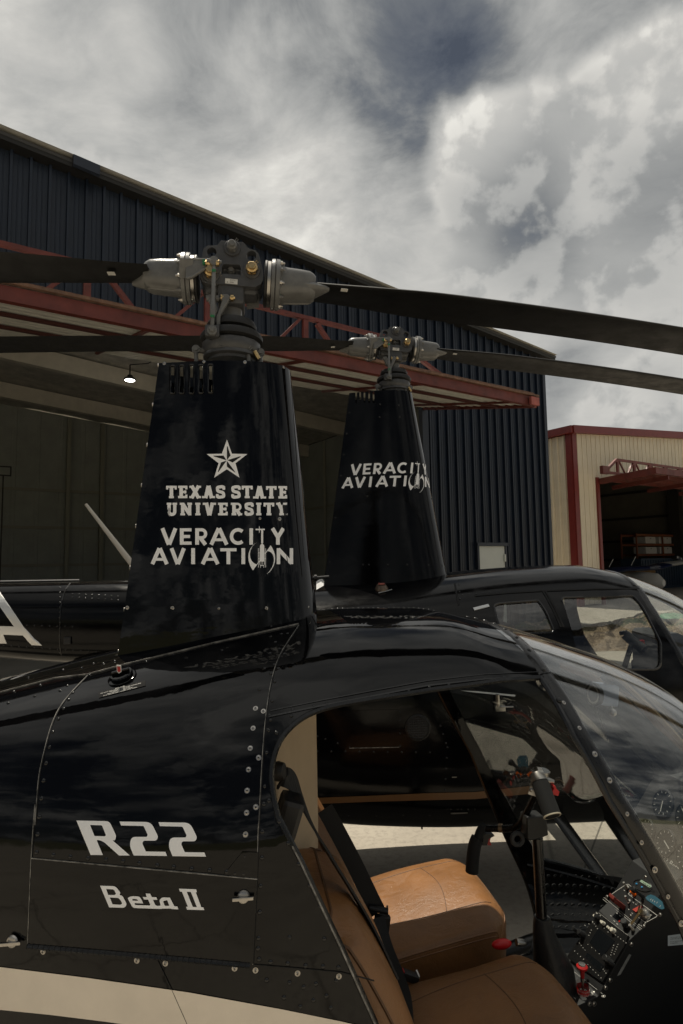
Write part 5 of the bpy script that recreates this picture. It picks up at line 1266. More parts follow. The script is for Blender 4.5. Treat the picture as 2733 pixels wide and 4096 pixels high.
# ------------------------------------------------------------------ cabin of the nearer helicopter
def leather():
    mt = bpy.data.materials.new('tan_leather'); mt.use_nodes = True
    t = NT(mt.node_tree); b = t.n['Principled BSDF']; b.inputs['Roughness'].default_value = .36
    co = t.add('ShaderNodeTexCoord').outputs['Object']
    t.put(b.inputs['Base Color'], t.ramp(t.noise(co, 7, 6, .6), [(.3, (.19, .088, .032)), (.7, (.28, .130, .047))]))
    v = t.add('ShaderNodeTexVoronoi', feature='DISTANCE_TO_EDGE'); v.inputs['Scale'].default_value = 330; t.put(v.inputs['Vector'], co)
    cr = t.noise(t.vmath('MULTIPLY', co, (8, 11, 8)), 2.0, 4, .6, .8)
    h = t.math('ADD', t.math('MULTIPLY', t.rng(v.outputs[0], 0, .2), .08), t.math('ADD', t.math('MULTIPLY', t.math('POWER', t.math('ABSOLUTE', t.math('SUBTRACT', cr, .5)), .6), .9), t.math('MULTIPLY', t.noise(co, 14, 3), .5)))
    bp = t.add('ShaderNodeBump'); bp.inputs['Strength'].default_value = .28; bp.inputs['Distance'].default_value = .009; t.put(bp.inputs['Height'], h); t.l.new(bp.outputs[0], b.inputs['Normal'])
    t.put(b.inputs['Roughness'], t.rng(cr, .3, .7, .30, .48)); return mt
LEATHER = leather()
SEAMTH = mat('dark_brown_seam', (.10, .045, .016), .6)
def fabric():
    mt = bpy.data.materials.new('tan_ribbed_fabric'); mt.use_nodes = True
    t = NT(mt.node_tree); b = t.n['Principled BSDF']; b.inputs['Roughness'].default_value = .9
    co = t.add('ShaderNodeTexCoord').outputs['Object']
    t.put(b.inputs['Base Color'], t.ramp(t.noise(co, 5, 6, .6), [(.3, (.50, .385, .25)), (.7, (.58, .45, .30))]))
    w = t.add('ShaderNodeTexWave', wave_type='BANDS', bands_direction='DIAGONAL'); w.inputs['Scale'].default_value = 95; w.inputs['Distortion'].default_value = .6; t.put(w.inputs['Vector'], co)
    bp = t.add('ShaderNodeBump'); bp.inputs['Strength'].default_value = .35; bp.inputs['Distance'].default_value = .002; t.put(bp.inputs['Height'], w.outputs[1]); t.l.new(bp.outputs[0], b.inputs['Normal'])
    return mt
FABRIC = fabric()
WEB = mat('black_seat_webbing', (.012, .012, .012), .7, bump=.2, bscale=300, bdist=.002)
MOLD = mat('black_moulded_plastic', (.009, .009, .009), .45, bump=.08, bscale=200)
# bulkhead behind the seats, bulging forward in the middle
m = MB(); rows = []
pl_ = spline([(.078, -1.0), (.086, -.80), (.115, -.5), (.175, -.18), (.218, -.04), (.236, 0.)], 6); pl_ = [(p[0], p[1]) for p in pl_]; pl_ = pl_+[(x, -y) for x, y in pl_[::-1][1:]]
for j in range(25):
    z = .62+j*(1.645-.62)/24; row = []
    for x, s in pl_:
        hw = hull.half(x, z)-.018; ripple = .003*math.sin(s*31+z*3)*(1-abs(s))
        row.append((x+ripple-.035*max(0, (1.1-z))*(1-abs(s)), s*hw, z))
    rows.append(row)
m.grid(rows); m.build('bulkhead_panel', FABRIC, NB, 60)
# seats
def cushion(y0, y1, name):
    xr, xf = .37, .835; n, q = 34, 26; rows = []
    yc, hw = (y0+y1)/2, (y1-y0)/2
    def topz(u): return .704+.068*u**.8-.022*max(0, (u-.82)/.18)**2
    m = MB()
    for i in range(n+1):
        u = i/n; row = []
        for j in range(q+1):
            s = -1+2*j/q; ed = max(0, (abs(s)-.58)/.42)
            x = xr+(xf-xr)*u; fr_ = max(0, (u-.86)/.14)
            y = yc+s*hw*(1-.035*fr_)
            z = topz(u)-.026*ed**2.0+.017*math.cos(s*1.5)-.004-.012-.020*fr_**2
            x -= .05*fr_*ed**2
            z += .0016*math.sin(17*x+9*y)+.0022*math.sin(31*y-12*x+1)*(.4+ed)
            row.append((x, y, z))
        rows.append(row)
    m.grid(rows)
    rim = rows[0]+[r[-1] for r in rows[1:]]+rows[-1][::-1][1:]+[r[0] for r in rows[::-1][1:-1]]
    rim.append(rim[0])
    c = Vector(((xr+xf)/2, yc, 0))
    lv = [rim]
    for k, (dz, o) in enumerate(((.012, 1.012), (.05, 1.016), (.095, 1.008), (.125, .985))): lv.append([(c.x+(p[0]-c.x)*o, c.y+(p[1]-c.y)*o, p[2]-dz if k < 3 else .56) for p in rim])
    m.grid(lv); cu = m.build(name, LEATHER, NB, 75)
    # piping round the rim and the two seams of the top panel
    m = MB(); m.tube([(p[0], p[1], p[2]-.004) for p in rim], .0032, 6); m.tube([(c.x+(p[0]-c.x)*1.013, c.y+(p[1]-c.y)*1.013, p[2]-.016) for p in rim], .0018, 5); m.build('piping', LEATHER, cu)
    def topline(f, k=24): return [f(i/k) for i in range(k+1)]
    def zat(x, y):
        u = (x-xr)/(xf-xr); s = (y-yc)/hw; ed = max(0, (abs(s)-.58)/.42); fr_ = max(0, (u-.86)/.14)
        return topz(u)-.026*ed**2.0+.017*math.cos(s*1.5)-.004-.012-.020*fr_**2+.0016*math.sin(17*x+9*y)+.0022*math.sin(31*y-12*x+1)*(.4+ed)
    m = MB()
    for f in (lambda u: (xr+.01+(xf-xr-.05)*u, yc+hw*.62-.03*(1-u)**2), lambda u: (xr+.01+(xf-xr-.05)*u, yc-hw*.62+.02*(1-u)**2), lambda u: (xr+(xf-xr)*(.60+.05*math.sin(3.1*u)), yc+hw*(.62-1.24*u))):
        L = topline(f); m.tube([(x, y, zat(x, y)-.0002) for x, y in L], .0015, 5)
    m.build('seam', SEAMTH, cu); return cu
cushion(-.505, -.052, 'seat_cushion'); cushion(.062, .500, 'seat_cushion')
def seat_back(y0, y1, dx):
    P_ = [(.240, 1.105), (.268, 1.07), (.311, 1.0), (.359, .906), (.385, .83), (.401, .745), (.404, .66)]; sp = spline(P_, 5); n = len(sp)-1; rows = []; yc, hw = (y0+y1)/2, (y1-y0)/2
    for i, p in enumerate(sp):
        row = []; tp = max(0, 1-i/5)
        for j in range(25):
            s = -1+2*j/24; ed = max(0, (abs(s)-.7)/.3); row.append((p[0]+dx-.035*ed**2.2-.03*tp**2, yc+s*hw*(1-.10*tp), p[1]+.0-.03*ed**2*tp))
        rows.append(row)
    m = MB(); m.grid(rows)
    rim = [r[0] for r in rows[::-1]]+rows[0][1:]+[r[-1] for r in rows[1:]]
    m.grid([rim, [(x-.012, y*1.0+(y-yc)*.02, z+.006) for x, y, z in rim], [(x-.05, y+(y-yc)*.02, z+.006) for x, y, z in rim], [(x-.075, y, z-.01) for x, y, z in rim]])
    b = m.build('seat_back', LEATHER, NB, 70)
    m = MB(); m.tube([(x-.006, y+(y-yc)*.015, z+.004) for x, y, z in rim], .0035, 6); m.tube([(x+.002, y-(y-yc)*.03, z-.002) for x, y, z in rim], .0010, 5); m.build('piping', SEAMTH, b)
    pass
seat_back(-.500, -.098, 0); seat_back(.098, .50, -.016)
m = MB(); m.box((.56, .29, .52), (.44, .40, .10)); m.box((.56, -.28, .52), (.44, .42, .10)); m.build('seat_base', SATIN, NB)
# belts
def ribbon(name, pts, w, wd_=(0, 1, 0), parent=NB, th=.0022, mt=WEB):
    sp = spline(pts, 6); m = MB(); rows = [[], [], [], []]
    for i, p in enumerate(sp):
        d_ = Vector(sp[min(i+1, len(sp)-1)]-sp[max(i-1, 0)]).normalized(); a = Vector(wd_(i/len(sp)) if callable(wd_) else wd_); a = (a-d_*a.dot(d_)).normalized(); n_ = d_.cross(a)*th
        q_ = Vector(p); rows[0].append(q_-a*w/2-n_); rows[1].append(q_+a*w/2-n_); rows[2].append(q_+a*w/2+n_); rows[3].append(q_-a*w/2+n_)
    m.loft([[r[i] for r in rows] for i in range(len(sp))], True, True, False); return m.build(name, mt, parent)
A = lambda x, y, yy: tuple(NF.aty(x, y, yy))
ribbon('shoulder_belt', [A(1300, 3235, .055), A(1352, 3330, .045), A(1420, 3460, .030), A(1482, 3590, .018), A(1512, 3650, .014)], .047, (.80, .0, .45))
ribbon('shoulder_belt', [A(1128, 3130, -.40), A(1140, 3108, -.38), A(1172, 3130, -.36), A(1205, 3200, -.35), A(1255, 3310, -.34), A(1330, 3440, -.34), A(1410, 3570, -.34), A(1480, 3690, -.335), A(1530, 3790, -.34), A(1580, 3900, -.345)], .040, lambda u: (.55-1.2*min(.5, u), .3+1.2*min(.5, u), .75-2.1*min(.5, u)))
ribbon('lap_belt', [A(1512, 3670, -.02), A(1545, 3790, -.06), A(1588, 3900, -.125), A(1616, 3990, -.195), A(1626, 4100, -.265), A(1632, 4200, -.33)], .036, (.95, .1, .3))
c = A(1152, 3262, -.40); m = MB(); m.box((c[0], c[1], c[2]), (.048, .07, .082), Matrix.Rotation(R_(18), 3, 'Y'), .014); m.build('belt_reel', MOLD, NB)
c = A(1116, 3085, -.42); m = MB(); m.lathe([(.018, -.02), (.020, 0), (.016, .012), (0, .014)], c, (.9, -.35, .1), 16); m.build('belt_guide', MOLD, NB)
c = A(1512, 3636, .010); m = MB(); m.tube([(c[0]-.024, c[1], c[2]+.006), (c[0]+.026, c[1]-.012, c[2]-.003)], .0085, 10); m.cur = 1
for e in (-1, 1): m.tube([(c[0]+e*.025, c[1]-.008*e, c[2]+.010), (c[0]+e*.026, c[1]-.006*e, c[2]-.016)], .0028, 6)
m.build('belt_buckle', [MOLD, STEEL], NB)
c = A(1525, 3712, .006); m = MB(); m.box(c, (.044, .020, .068), Matrix.Rotation(R_(10), 3, 'Y'), .006); m.build('buckle_cover', MOLD, NB)
c = A(1640, 3905, -.045); m = MB(); m.box(c, (.046, .026, .020), Matrix.Rotation(R_(25), 3, 'Y'), .005); m.cur = 1; m.box((c[0]-.008, c[1], c[2]+.0115), (.026, .018, .004), Matrix.Rotation(R_(25), 3, 'Y')); m.cur = 2; m.tube([(c[0]+.012, c[1]-.014, c[2]-.016), (c[0]+.026, c[1]+.004, c[2]-.006), (c[0]+.022, c[1]+.014, c[2]+.004)], .004, 8); m.build('belt_buckle', [MOLD, RED, STEEL], NB)
c = A(2020, 3766, .0); m = MB(); m.ball((c[0]-.010, c[1], c[2]-.006), .016, 18, 10, (1.9, .85, .85)); m.cur = 1; m.lathe([(.010, 0), (.010, .02), (.006, .03)], (c[0]+.035, c[1], c[2]-.006), (1, 0, -.2), 12); m.build('fire_extinguisher', [mat('bright_red_paint', (.62, .010, .012), .35), STEEL], NB)
# floor with studded rubber mat that turns up at the sides and the toe
FZ = .475; m = MB(); xs2 = [.30+i*(1.55-.30)/50 for i in range(51)]
m.grid([[(x, s*(hull.half(x, max(z, .47))-.016), z) for x in xs2] for s, z in ((-.96, FZ), (-.9, FZ), (.9, FZ), (.96, FZ))])
xs3 = [1.085+i*(1.55-1.085)/24 for i in range(25)]
for q_ in (-1, 1): m.grid([[(x, q_*(hull.half(x, max(z, .47))-.016), z) for x in xs3] for z in (FZ+.001, .50, .54, .60, .655)])
fl = m.build('floor_mat', mat('dull_rubber_mat', (.007, .007, .007), .75), NB, 60)
m = MB(); sp_ = .028
def stud(p, n_):
    M = Vector(n_).to_track_quat('Z', 'Y').to_matrix(); R0 = [[Vector(p)+M @ Vector((r*math.cos(2*math.pi*k/10), r*math.sin(2*math.pi*k/10), h)) for k in range(10)] for r, h in ((.0098, 0), (.0090, .0020), (.0074, .0027))]
    m.loft(R0, True, False, False); m.put(R0[-1], [list(range(10))], False)
for i in range(36):
    for j in range(34):
        x = .66+i*sp_*.866; y = -.02+j*sp_+(sp_/2 if i % 2 else 0)-.16
        lim = .9*(hull.half(x, .48)-.016)
        if x < 1.50 and y < lim-.01 and not (abs(y) < .085 and x > .92): stud((x, y, FZ), (0, 0, 1))
    for k in range(6):
        x = .66+i*sp_*.866; z = .512+k*.0255; 
        if 1.10 < x < 1.5: stud((x+(sp_/2 if k % 2 else 0), hull.half(x, z)-.017, z), (0, -1, 0))
tag(m.build('stud', mat('worn_black_rubber', (.020, .020, .019), .48, var=.3, vscale=30), fl), kind='stuff')
# cyclic stick between the seats, T handle with two grips
m = MB(); b0 = A(2168, 3700, 0); b1 = A(2150, 3350, 0)
m.tube([b0, b1], .0158, 20); cy = m.build('cyclic_stick', FRAME, NB)
rings = []
for (px, py, wx, wy) in ((2168, 3668, .022, .022), (2170, 3690, .027, .025), (2178, 3740, .033, .032), (2195, 3800, .043, .042), (2212, 3870, .057, .052), (2222, 3935, .058, .054), (2226, 3990, .055, .05), (2228, 4060, .055, .05)):
    c = A(px, py, 0.); rings.append([(c[0]+wx*math.cos(2*math.pi*k/24)*(1+.04*math.sin(5*k)), c[1]+wy*math.sin(2*math.pi*k/24), c[2]) for k in range(24)])
m = MB(); m.loft(rings, True, True); m.build('stick_boot', mat('black_boot_leather', (.012, .012, .012), .5, bump=.3, bscale=30), cy)
m = MB(); hx = [A(x, y, -.03) for x, y in [(2106, 3272), (2170, 3266), (2186, 3282), (2194, 3345), (2150, 3362), (2118, 3370), (2108, 3362)]]
m.prism([(p[0]+.004, p[2]) for p in hx], -.026, .020); hd = m.build('pivot_box', MOLD, cy); md = hd.modifiers.new('bev', 'BEVEL'); md.width = .006; md.segments = 3; md.limit_method = 'ANGLE'
m = MB(); m.tube(spline([A(1934, 3312, .10), A(1990, 3314, .075), A(2050, 3312, .045), A(2078, 3296, .025), A(2100, 3260, .005), A(2138, 3190, -.035), A(2150, 3160, -.05)], 4), .0105, 12); bar = m.build('handle_bar', FRAME, cy)
m = MB(); m.tube(spline([A(1950, 3322, .092), A(1990, 3322, .07), A(2052, 3320, .04), A(2084, 3302, .018), A(2108, 3256, -.004)], 4), .0018, 5); m.tube([A(1996, 3312, .068), A(2010, 3312, .062)], .0125, 10); m.build('bare_edge', mat('worn_bronze', (.22, .15, .09), .4, metal=.6), bar)
m = MB(); m.tube([A(1942, 3306, .10), A(1930, 3312, .10), A(1920, 3330, .10), A(1912, 3356, .10)], [.013, .0135, .0135, .0135], 12); m.tube(spline([A(1911, 3352, .10), A(1900, 3380, .10), A(1892, 3430, .10), A(1888, 3488, .10)], 4), .0195, 16); lg = m.build('stick_grip', mat('black_foam', (.010, .010, .010), .85, bump=.15, bscale=250, bdist=.002), cy)
m = MB(); tg = [A(x, y, .10) for x, y in [(1948, 3342), (1962, 3344), (1957, 3360), (1964, 3378), (1950, 3378), (1944, 3362)]]; m.prism([(p[0], p[2]) for p in tg], .094, .106); m.build('trigger', RED, lg)
m = MB(); hh = [A(x, y, .10) for x, y in [(1930, 3332), (1968, 3330), (1974, 3338), (1950, 3350), (1944, 3376), (1925, 3376)]]; m.prism([(p[0], p[2]) for p in hh], .09, .11); m.build('trigger_housing', MOLD, lg)
e0, e1 = Vector(A(2158, 3124, -.068)), Vector(A(2210, 3264, -.127)); dv = (e1-e0).normalized()
m = MB(); m.tube([e0, e1], .0240, 22, False); m.tube([e1-dv*.02, e1], .019, 22, False); rg = m.build('stick_grip', mat('black_foam'), cy)
m = MB(); m.lathe([(.0205, -.004), (.0246, -.002), (.0250, .001), (.021, .0015)], e1, tuple(dv), 24, True, False); m.build('grip_end_ring', mat('cream_plastic', (.45, .40, .30), .5), rg)
m = MB(); m.lathe([(.0190, -.05), (.0190, .0)], e1, tuple(dv), 22); m.build('grip_bore', SEAM, rg)
m = MB(); m.tube([e0+dv*.002, e0-dv*.006, e0-dv*.022], [.0248, .0240, .019], 20); k0 = Vector(A(2175, 3086, -.06)); m.tube([e0-dv*.02, k0+Vector((0, 0, -.008)), k0], [.0195, .0195, .0185], 20); ar = Vector(A(2216, 3128, -.08)); m.tube([e0-dv*.008, (e0+ar)/2+Vector((.0, 0, .004)), ar], [.013, .010, .006], 10); m.build('grip_head', STEEL, rg)
m = MB(); m.lathe([(.0175, 0), (.0165, .003), (0, .0035)], k0, (.05, -.25, 1), 20); m.build('push_button', mat('slate_rubber', (.05, .055, .06), .5), rg)
m = MB(); tg = [A(x, y, -.085) for x, y in [(2206, 3136), (2217, 3140), (2220, 3150), (2233, 3164), (2228, 3180), (2208, 3175), (2204, 3162), (2212, 3152)]]; m.prism([(p[0], p[2]) for p in tg], -.092, -.078); m.build('trigger', mat('bright_red_paint'), rg)
m = MB(); m.beam(A(2148, 3100, -.055), A(2128, 3180, -.05), .006, .022); 
for x, y in ((2134, 3128), (2126, 3158)): m.lathe([(.006, 0), (.006, .006), (.003, .008)], A(x, y, -.066), (-.6, -.8, 0), 8)
m.build('clamp_bracket', STEEL, rg)
m = MB(); m.tube([A(2070+22*math.cos(a/10*6.28), 3356+24*math.sin(a/10*6.28), .0) for a in range(11)], .0068, 8); m.build('cable_loop', mat('braided_black_cable', (.03, .03, .03), .6, bump=.4, bscale=200), cy)
m = MB(); m.tube([A(2112, 3330, .0), A(2098, 3345, .0)], .008, 8); m.build('cable_gland', MOLD, cy)
# console
CW = .074; prof = [(.930, .470), (.930, .578), (1.010, .598), (1.020, .612), (1.117, .735), (1.150, .757), (1.240, .872), (1.30, .885), (1.40, .885), (1.46, .50), (1.46, .47)]
m = MB(); m.prism(prof, -CW, CW); con = m.build('console', mat('crackle_black_paint', (.005, .005, .005), .6, bump=.15, bscale=400, bdist=.001), NB); md = con.modifiers.new('bev', 'BEVEL'); md.width = .0025; md.segments = 2; md.limit_method = 'ANGLE'
def plane(pa, pb):
    """panel running from profile point pa up to pb; returns pixel -> panel point (with lift) and its normal"""
    p0 = np.array([pa[0], 0, pa[1]]); tv = np.array([pb[0]-pa[0], 0, pb[1]-pa[1]]); tv /= np.linalg.norm(tv); n_ = np.array([-tv[2], 0, tv[0]])
    def f(px, py, lift=0.):
        d_ = NF.dirn(px, py); k = (n_@(p0-NF.cam))/(n_@d_); return NF.cam+d_*k+n_*lift
    return f, n_, tv
rad, rn, rt = plane(prof[3], prof[4]); swp, sn, st_ = plane(prof[5], prof[6]); lowp, ln_, lt_ = plane(prof[1], prof[2]); stp, pn_, pt_ = plane(prof[4], prof[5])
def slab(f, Zf, poly, lift, depth, name, mt, parent=con):
    pts = [Vector(f(*Zf(*p), lift)) for p in poly]; n_ = np.array(f(*Zf(*poly[0]), 1.))-np.array(f(*Zf(*poly[0]), 0.)); m = MB(); prism3(m, pts, tuple(-n_*(depth))); return m.build(name, mt, parent)
MARK = mat('white_panel_marking', (.50, .48, .44), .5)
rp = slab(rad, Z5, [(700, 668), (1008, 905), (968, 1010), (738, 1392), (364, 1132), (420, 1050)], .006, .006, 'radio_stack', mat('radio_black', (.003, .003, .003), .5, spec=.3))
slab(rad, Z5, [(700, 830), (872, 965), (742, 1128), (607, 978)], .0068, .0012, 'radio_screen', mat('dark_screen_glass', (.006, .007, .008), .08), rp)
slab(rad, Z5, [(585, 1085), (760, 1225), (715, 1290), (548, 1150)], .0068, .0012, 'radio_display', mat('dark_screen_glass'), rp)
m = MB(); r5 = random.Random(5)
def mark(f, Zf, x, y, L, w, ang, lift):
    L *= .72; w *= .75; a = R_(ang); dx, dy = math.cos(a), math.sin(a); P_ = [(x+dx*L*s-dy*w*t_, y+dy*L*s+dx*w*t_) for s, t_ in ((-1, -1), (1, -1), (1, 1), (-1, 1))]
    m.put([f(*Zf(*p), lift) for p in P_], [(0, 1, 2, 3)], False)
for (x0, y0, x1, y1, n) in ((452, 1068, 545, 1155, 4), (590, 1210, 728, 1350, 6), (500, 985, 560, 1060, 4), (590, 1000, 750, 1130, 5), (640, 760, 690, 835, 4), (860, 1010, 830, 1110, 5), (905, 1000, 865, 1100, 5), (735, 1240, 780, 1300, 4), (600, 905, 625, 850, 3), (700, 745, 720, 700, 2), (850, 880, 990, 985, 6), (760, 830, 800, 870, 2), (560, 800, 640, 770, 3)):
    for k in range(n):
        u = k/max(1, n-1); mark(rad, Z5, x0+(x1-x0)*u, y0+(y1-y0)*u, r5.uniform(5, 9), 3.2, r5.choice((40, 40, -52)), .0068)
for pl2 in ([(700, 668), (1008, 905)], [(740, 1392), (364, 1132)], [(352, 1232), (735, 1530)]):
    for qd in stroke(pl2, 2.2): m.put([(rad if pl2[0][1] < 1230 else lowp)(*Z5(*q), .0066) for q in qd], [(0, 1, 2, 3)], False)
m.build('radio_lettering', MARK, rp)
def knob(f, Zf, x, y, r, h, mt, name='knob', parent=con, taper=.85):
    c = f(*Zf(x, y)); n_ = np.array(f(*Zf(x, y), 1.))-c; m = MB(); m.lathe([(r, 0), (r, h*.4), (r*taper, h*.5), (r*taper, h*.92), (r*taper*.8, h), (0, h)], c, n_, 18); return m.build(name, mt, parent)
for x, y, r, h in ((540, 900, .010, .026), (500, 880, .007, .034), (800, 1165, .011, .022), (836, 1195, .008, .026), (700, 725, .008, .020)): knob(rad, Z5, x, y, r, h, MOLD)
for x, y, r, h in ((672, 712, .0045, .016), (757, 783, .0058, .016), (862, 862, .0075, .018), (735, 765, .004, .012), (820, 838, .004, .012), (800, 820, .004, .010)): knob(rad, Z5, x, y, r, h, mat('ivory_knob', (.60, .56, .47), .45), 'switch')
knob(stp, Z5, 985, 800, .0125, .022, MOLD); knob(stp, Z5, 1048, 840, .006, .02, STEEL); 
slab(stp, Z5, [(862, 662), (945, 722), (918, 765), (832, 700)], .0015, .0015, 'small_display', mat('dark_screen_glass')); knob(stp, Z5, 908, 748, .003, .003, mat('red_lamp', (.8, .03, .01), .3), 'warning_lamp')
m = MB()
for x, y in ((815, 690), (880, 665), (910, 690), (850, 745), (880, 775), (930, 735), (700, 690), (818, 775)): mark(stp, Z5, x, y, 12, 3.5, 40, .0008)
for pl2 in ([(155, 1560), (235, 1500), (380, 1405), (415, 1400), (505, 1470)], [(410, 1540), (440, 1515), (500, 1480)], [(415, 1545), (830, 1850), (820, 1870), (665, 1955), (560, 1880)], [(155, 1565), (170, 1580), (215, 1610)]):
    for qd in stroke(pl2, 7): m.put([swp(*Z7(*q), .0006) for q in qd], [(0, 1, 2, 3)], False)
for pl2 in ([(60, 1590), (610, 2050)], [(45, 1615), (590, 2062)]):
    for qd in stroke(pl2, 5): m.put([swp(*Z7(*q), .0008) for q in qd], [(0, 1, 2, 3)], False)
for x, y in ((355, 1490), (190, 1590), (240, 1640), (460, 1560), (470, 1820), (420, 1765), (485, 1665), (525, 1690), (450, 1430), (570, 1985), (600, 2000), (265, 1715), (440, 1855), (100, 1580)): mark(swp, Z7, x, y, 16, 5, 40, .0006)
m.build('panel_lettering', MARK, con)
def ftext(f, Zf, x, y, ang, size, name, txt, lift=.0008, mt=MARK, parent=con):
    a = R_(ang); m = MB(); bfont(m, txt, lambda X, Y, l: f(*Zf(x+X*math.cos(a)-Y*math.sin(a), y+X*math.sin(a)+Y*math.cos(a)), lift+l), 0, 0, size); return m.build(name, mt, parent)
ftext(swp, Z7, 735, 1830, 125, 34, 'start_lettering', 'BOTH START')
lcd = slab(swp, Z7, [(605, 1335), (755, 1425), (735, 1450), (715, 1452), (580, 1362)], .0015, .0015, 'clock_display', mat('pale_green_lcd', (.30, .40, .30), .3))
ftext(swp, Z7, 604, 1402, 34, 62, 'clock_digits', '10:55 28', .0019, SEAM, lcd)
m = MB(); pts = [swp(*Z7(620+135*math.cos(a/24*6.283), 1420+82*math.sin(a/24*6.283)+.62*135*math.cos(a/24*6.283)*.35), .0010) for a in range(25)]; m.tube(pts, .0011, 5); m.build('clock_bezel', MOLD, con)
for x, y in ((535, 1396), (612, 1445)): knob(swp, Z7, x, y, .0028, .003, mat('blue_button', (.03, .25, .5), .4), 'clock_button', lcd)
slab(swp, Z7, [(665, 1600), (690, 1570), (740, 1550), (800, 1570), (905, 1650), (938, 1755), (900, 1768), (860, 1750), (690, 1635)], .0016, .0016, 'fuel_gauge', mat('teal_gauge_glass', (.04, .11, .15), .12))
m = MB()
for x, y, L in ((745, 1625, 18), (770, 1640, 22), (800, 1655, 14), (835, 1670, 18), (880, 1720, 20)): mark(swp, Z7, x, y, L, 4, -60, .0022)
m.build('gauge_marking', MARK, con)
c = swp(*Z7(505, 1540)); m = MB(); m.lathe([(.0075, 0), (.0075, .003), (.0055, .003), (.0055, .012), (.004, .016), (0, .0165)], c, sn, 16); m.build('amber_lamp', ORANGE, con)
c = swp(*Z7(625, 1580)); m = MB(); m.lathe([(.007, 0), (.0055, .004), (.0048, .03), (.0085, .034), (.0088, .042), (.006, .045), (0, .045)], c, sn, 16); m.build('rheostat_knob', MOLD, con)
c = swp(*Z7(330, 1720)); m = MB(); u_, v2, w2 = Vector(st_), Vector((0, 1, 0)), Vector(sn); Mx = Matrix((u_, v2, w2)).transposed(); m.box(Vector(c)+w2*.020, (.014, .022, .044), Mx, .003); m.box(Vector(c)+w2*.044+u_*.004, (.010, .024, .010), Mx, .002); m.build('switch_guard', mat('dull_red_plastic', (.16, .022, .015), .45), con)
for x, y in ((400, 1450), (425, 1650)):
    c = Vector(swp(*Z7(x, y))); m = MB(); m.lathe([(.007, 0), (.007, .003), (.004, .004), (.004, .007)], c, sn, 10); m.tube([c+w2*.006, c+w2*.020+u_*.006], [.0022, .0034], 8); m.build('toggle_switch', STEEL, con)
slab(swp, Z7, [(480, 1770), (600, 1705), (625, 1745), (530, 1810)], .003, .003, 'rocker_switch', mat('pale_red_plastic', (.45, .06, .045), .45))
c = Vector(swp(*Z7(655, 1830))); m = MB(); m.lathe([(.016, 0), (.0155, .004), (.013, .008), (.009, .009), (.009, .013), (.005, .014), (0, .014)], c, sn, 24); ks = m.build('key_switch', STEEL, con)
m = MB(); k1 = Vector(swp(*Z7(560, 1905), .010)); k2 = Vector(swp(*Z7(495, 2010), .012)); m.beam(c+w2*.014, c+w2*.026-u_*.003, .003, .012, tuple(u_)); m.beam(k1+(k1-k2)*.6, k2, .007, .0022, tuple(sn), .0008); m.build('key', BRASS, ks)
m = MB(); m.tube(spline([c+w2*.024, c+w2*.040+u_*.012, c+w2*.03+u_*.02, c+w2*.02], 4), .0008, 5); m.build('key_ring', STEEL, ks)
# red lever guard on the lower plate
c0 = Vector(lowp(*Z5(525, 1515))); zt2 = Vector(NF.aty(*Z5(525, 1190), c0.y))
H2 = zt2.z-c0.z
m = MB(); m.tube([c0, c0+Vector((0, 0, H2*.62))], .0035, 10); lv = m.build('mixture_lever', STEEL, con)
m = MB(); m.lathe([(.0048, H2*.55), (.0062, H2*.75), (.0065, H2*.83), (.0150, H2*.87), (.0155, H2*.93), (.011, H2*.98)], c0, (0, 0, 1), 20); m.build('lever_knob', RED, lv)
m = MB(); m.lathe([(.0105, H2*.975), (.0095, H2*1.01), (0, H2*1.015)], c0, (0, 0, 1), 16); m.build('lever_button', STEEL, lv)
m = MB(); m.lathe([(.0168, .001), (.0168, H2*.40)], c0, (0, 0, 1), 24, True, False); gd = m.build('guard_tube', CLEAR, con)
m = MB(); m.lathe([(.0172, .006), (.0172, H2*.27)], c0, (0, 0, 1), 24, True, False); lb = m.build('guard_label', RED, gd)
m = MB()
for txt, hz in (('MIXTURE GUARD', .185), ('BEFORE TAKEOFF', .075)):
    bfont(m, txt, lambda X, Y, l: (c0.x+.0174*math.cos(-2.0+X/.0174), c0.y+.0174*math.sin(-2.0+X/.0174), c0.z+H2*hz-Y), -.018, 0, .0062, lw=.72)
m.build('guard_lettering', MARK, lb)
c = lowp(*Z5(498, 1420)); m = MB(); m.ball((c[0]+.01, c[1]+.012, c[2]+.045), .011, 12, 8); m.tube([(c[0]+.01, c[1]+.012, c[2]), (c[0]+.01, c[1]+.012, c[2]+.04)], .003, 8); m.build('lever', MOLD, con)
m = MB()
for x, y in ((420, 1405), (440, 1440), (410, 1530), (435, 1550), (620, 1500), (640, 1470)): mark(lowp, Z5, x, y, 22, 3.5, 45, .0008)
m.build('plate_lettering', MARK, con)
for f, Zf, L in ((lowp, Z5, [(380, 1215), (395, 1462), (635, 1480), (600, 1510), (735, 1478), (735, 1525)]), (rad, Z5, [(658, 665)]), (swp, Z7, [(100, 1578), (270, 1718), (440, 1855), (630, 2003), (868, 1838), (655, 1293)])):
    for p in L: q0 = f(*Zf(*p)); n_ = np.array(f(*Zf(*p), 1.))-q0; screw(con, q0, n_, .55)
for p in [(1028, 985), (808, 1362), (760, 1440), (592, 1608), (640, 1608)]: screw(con, NF.aty(*Z5(*p), -CW-.001), (0, -1, 0), .62)
pts = [NF.aty(*Z7(x, y), -CW-.0006) for x, y in [(983, 2142), (1240, 2108), (1250, 2270), (983, 2292)]]; m = MB(); m.put(pts, [(0, 1, 2, 3)], False); pc = m.build('placard', mat('pale_blue_placard', (.50, .54, .56), .5), con)
pf = lambda x, y, l=0.: NF.aty(*Z7(x, y), -CW-.0009-l); m = MB()
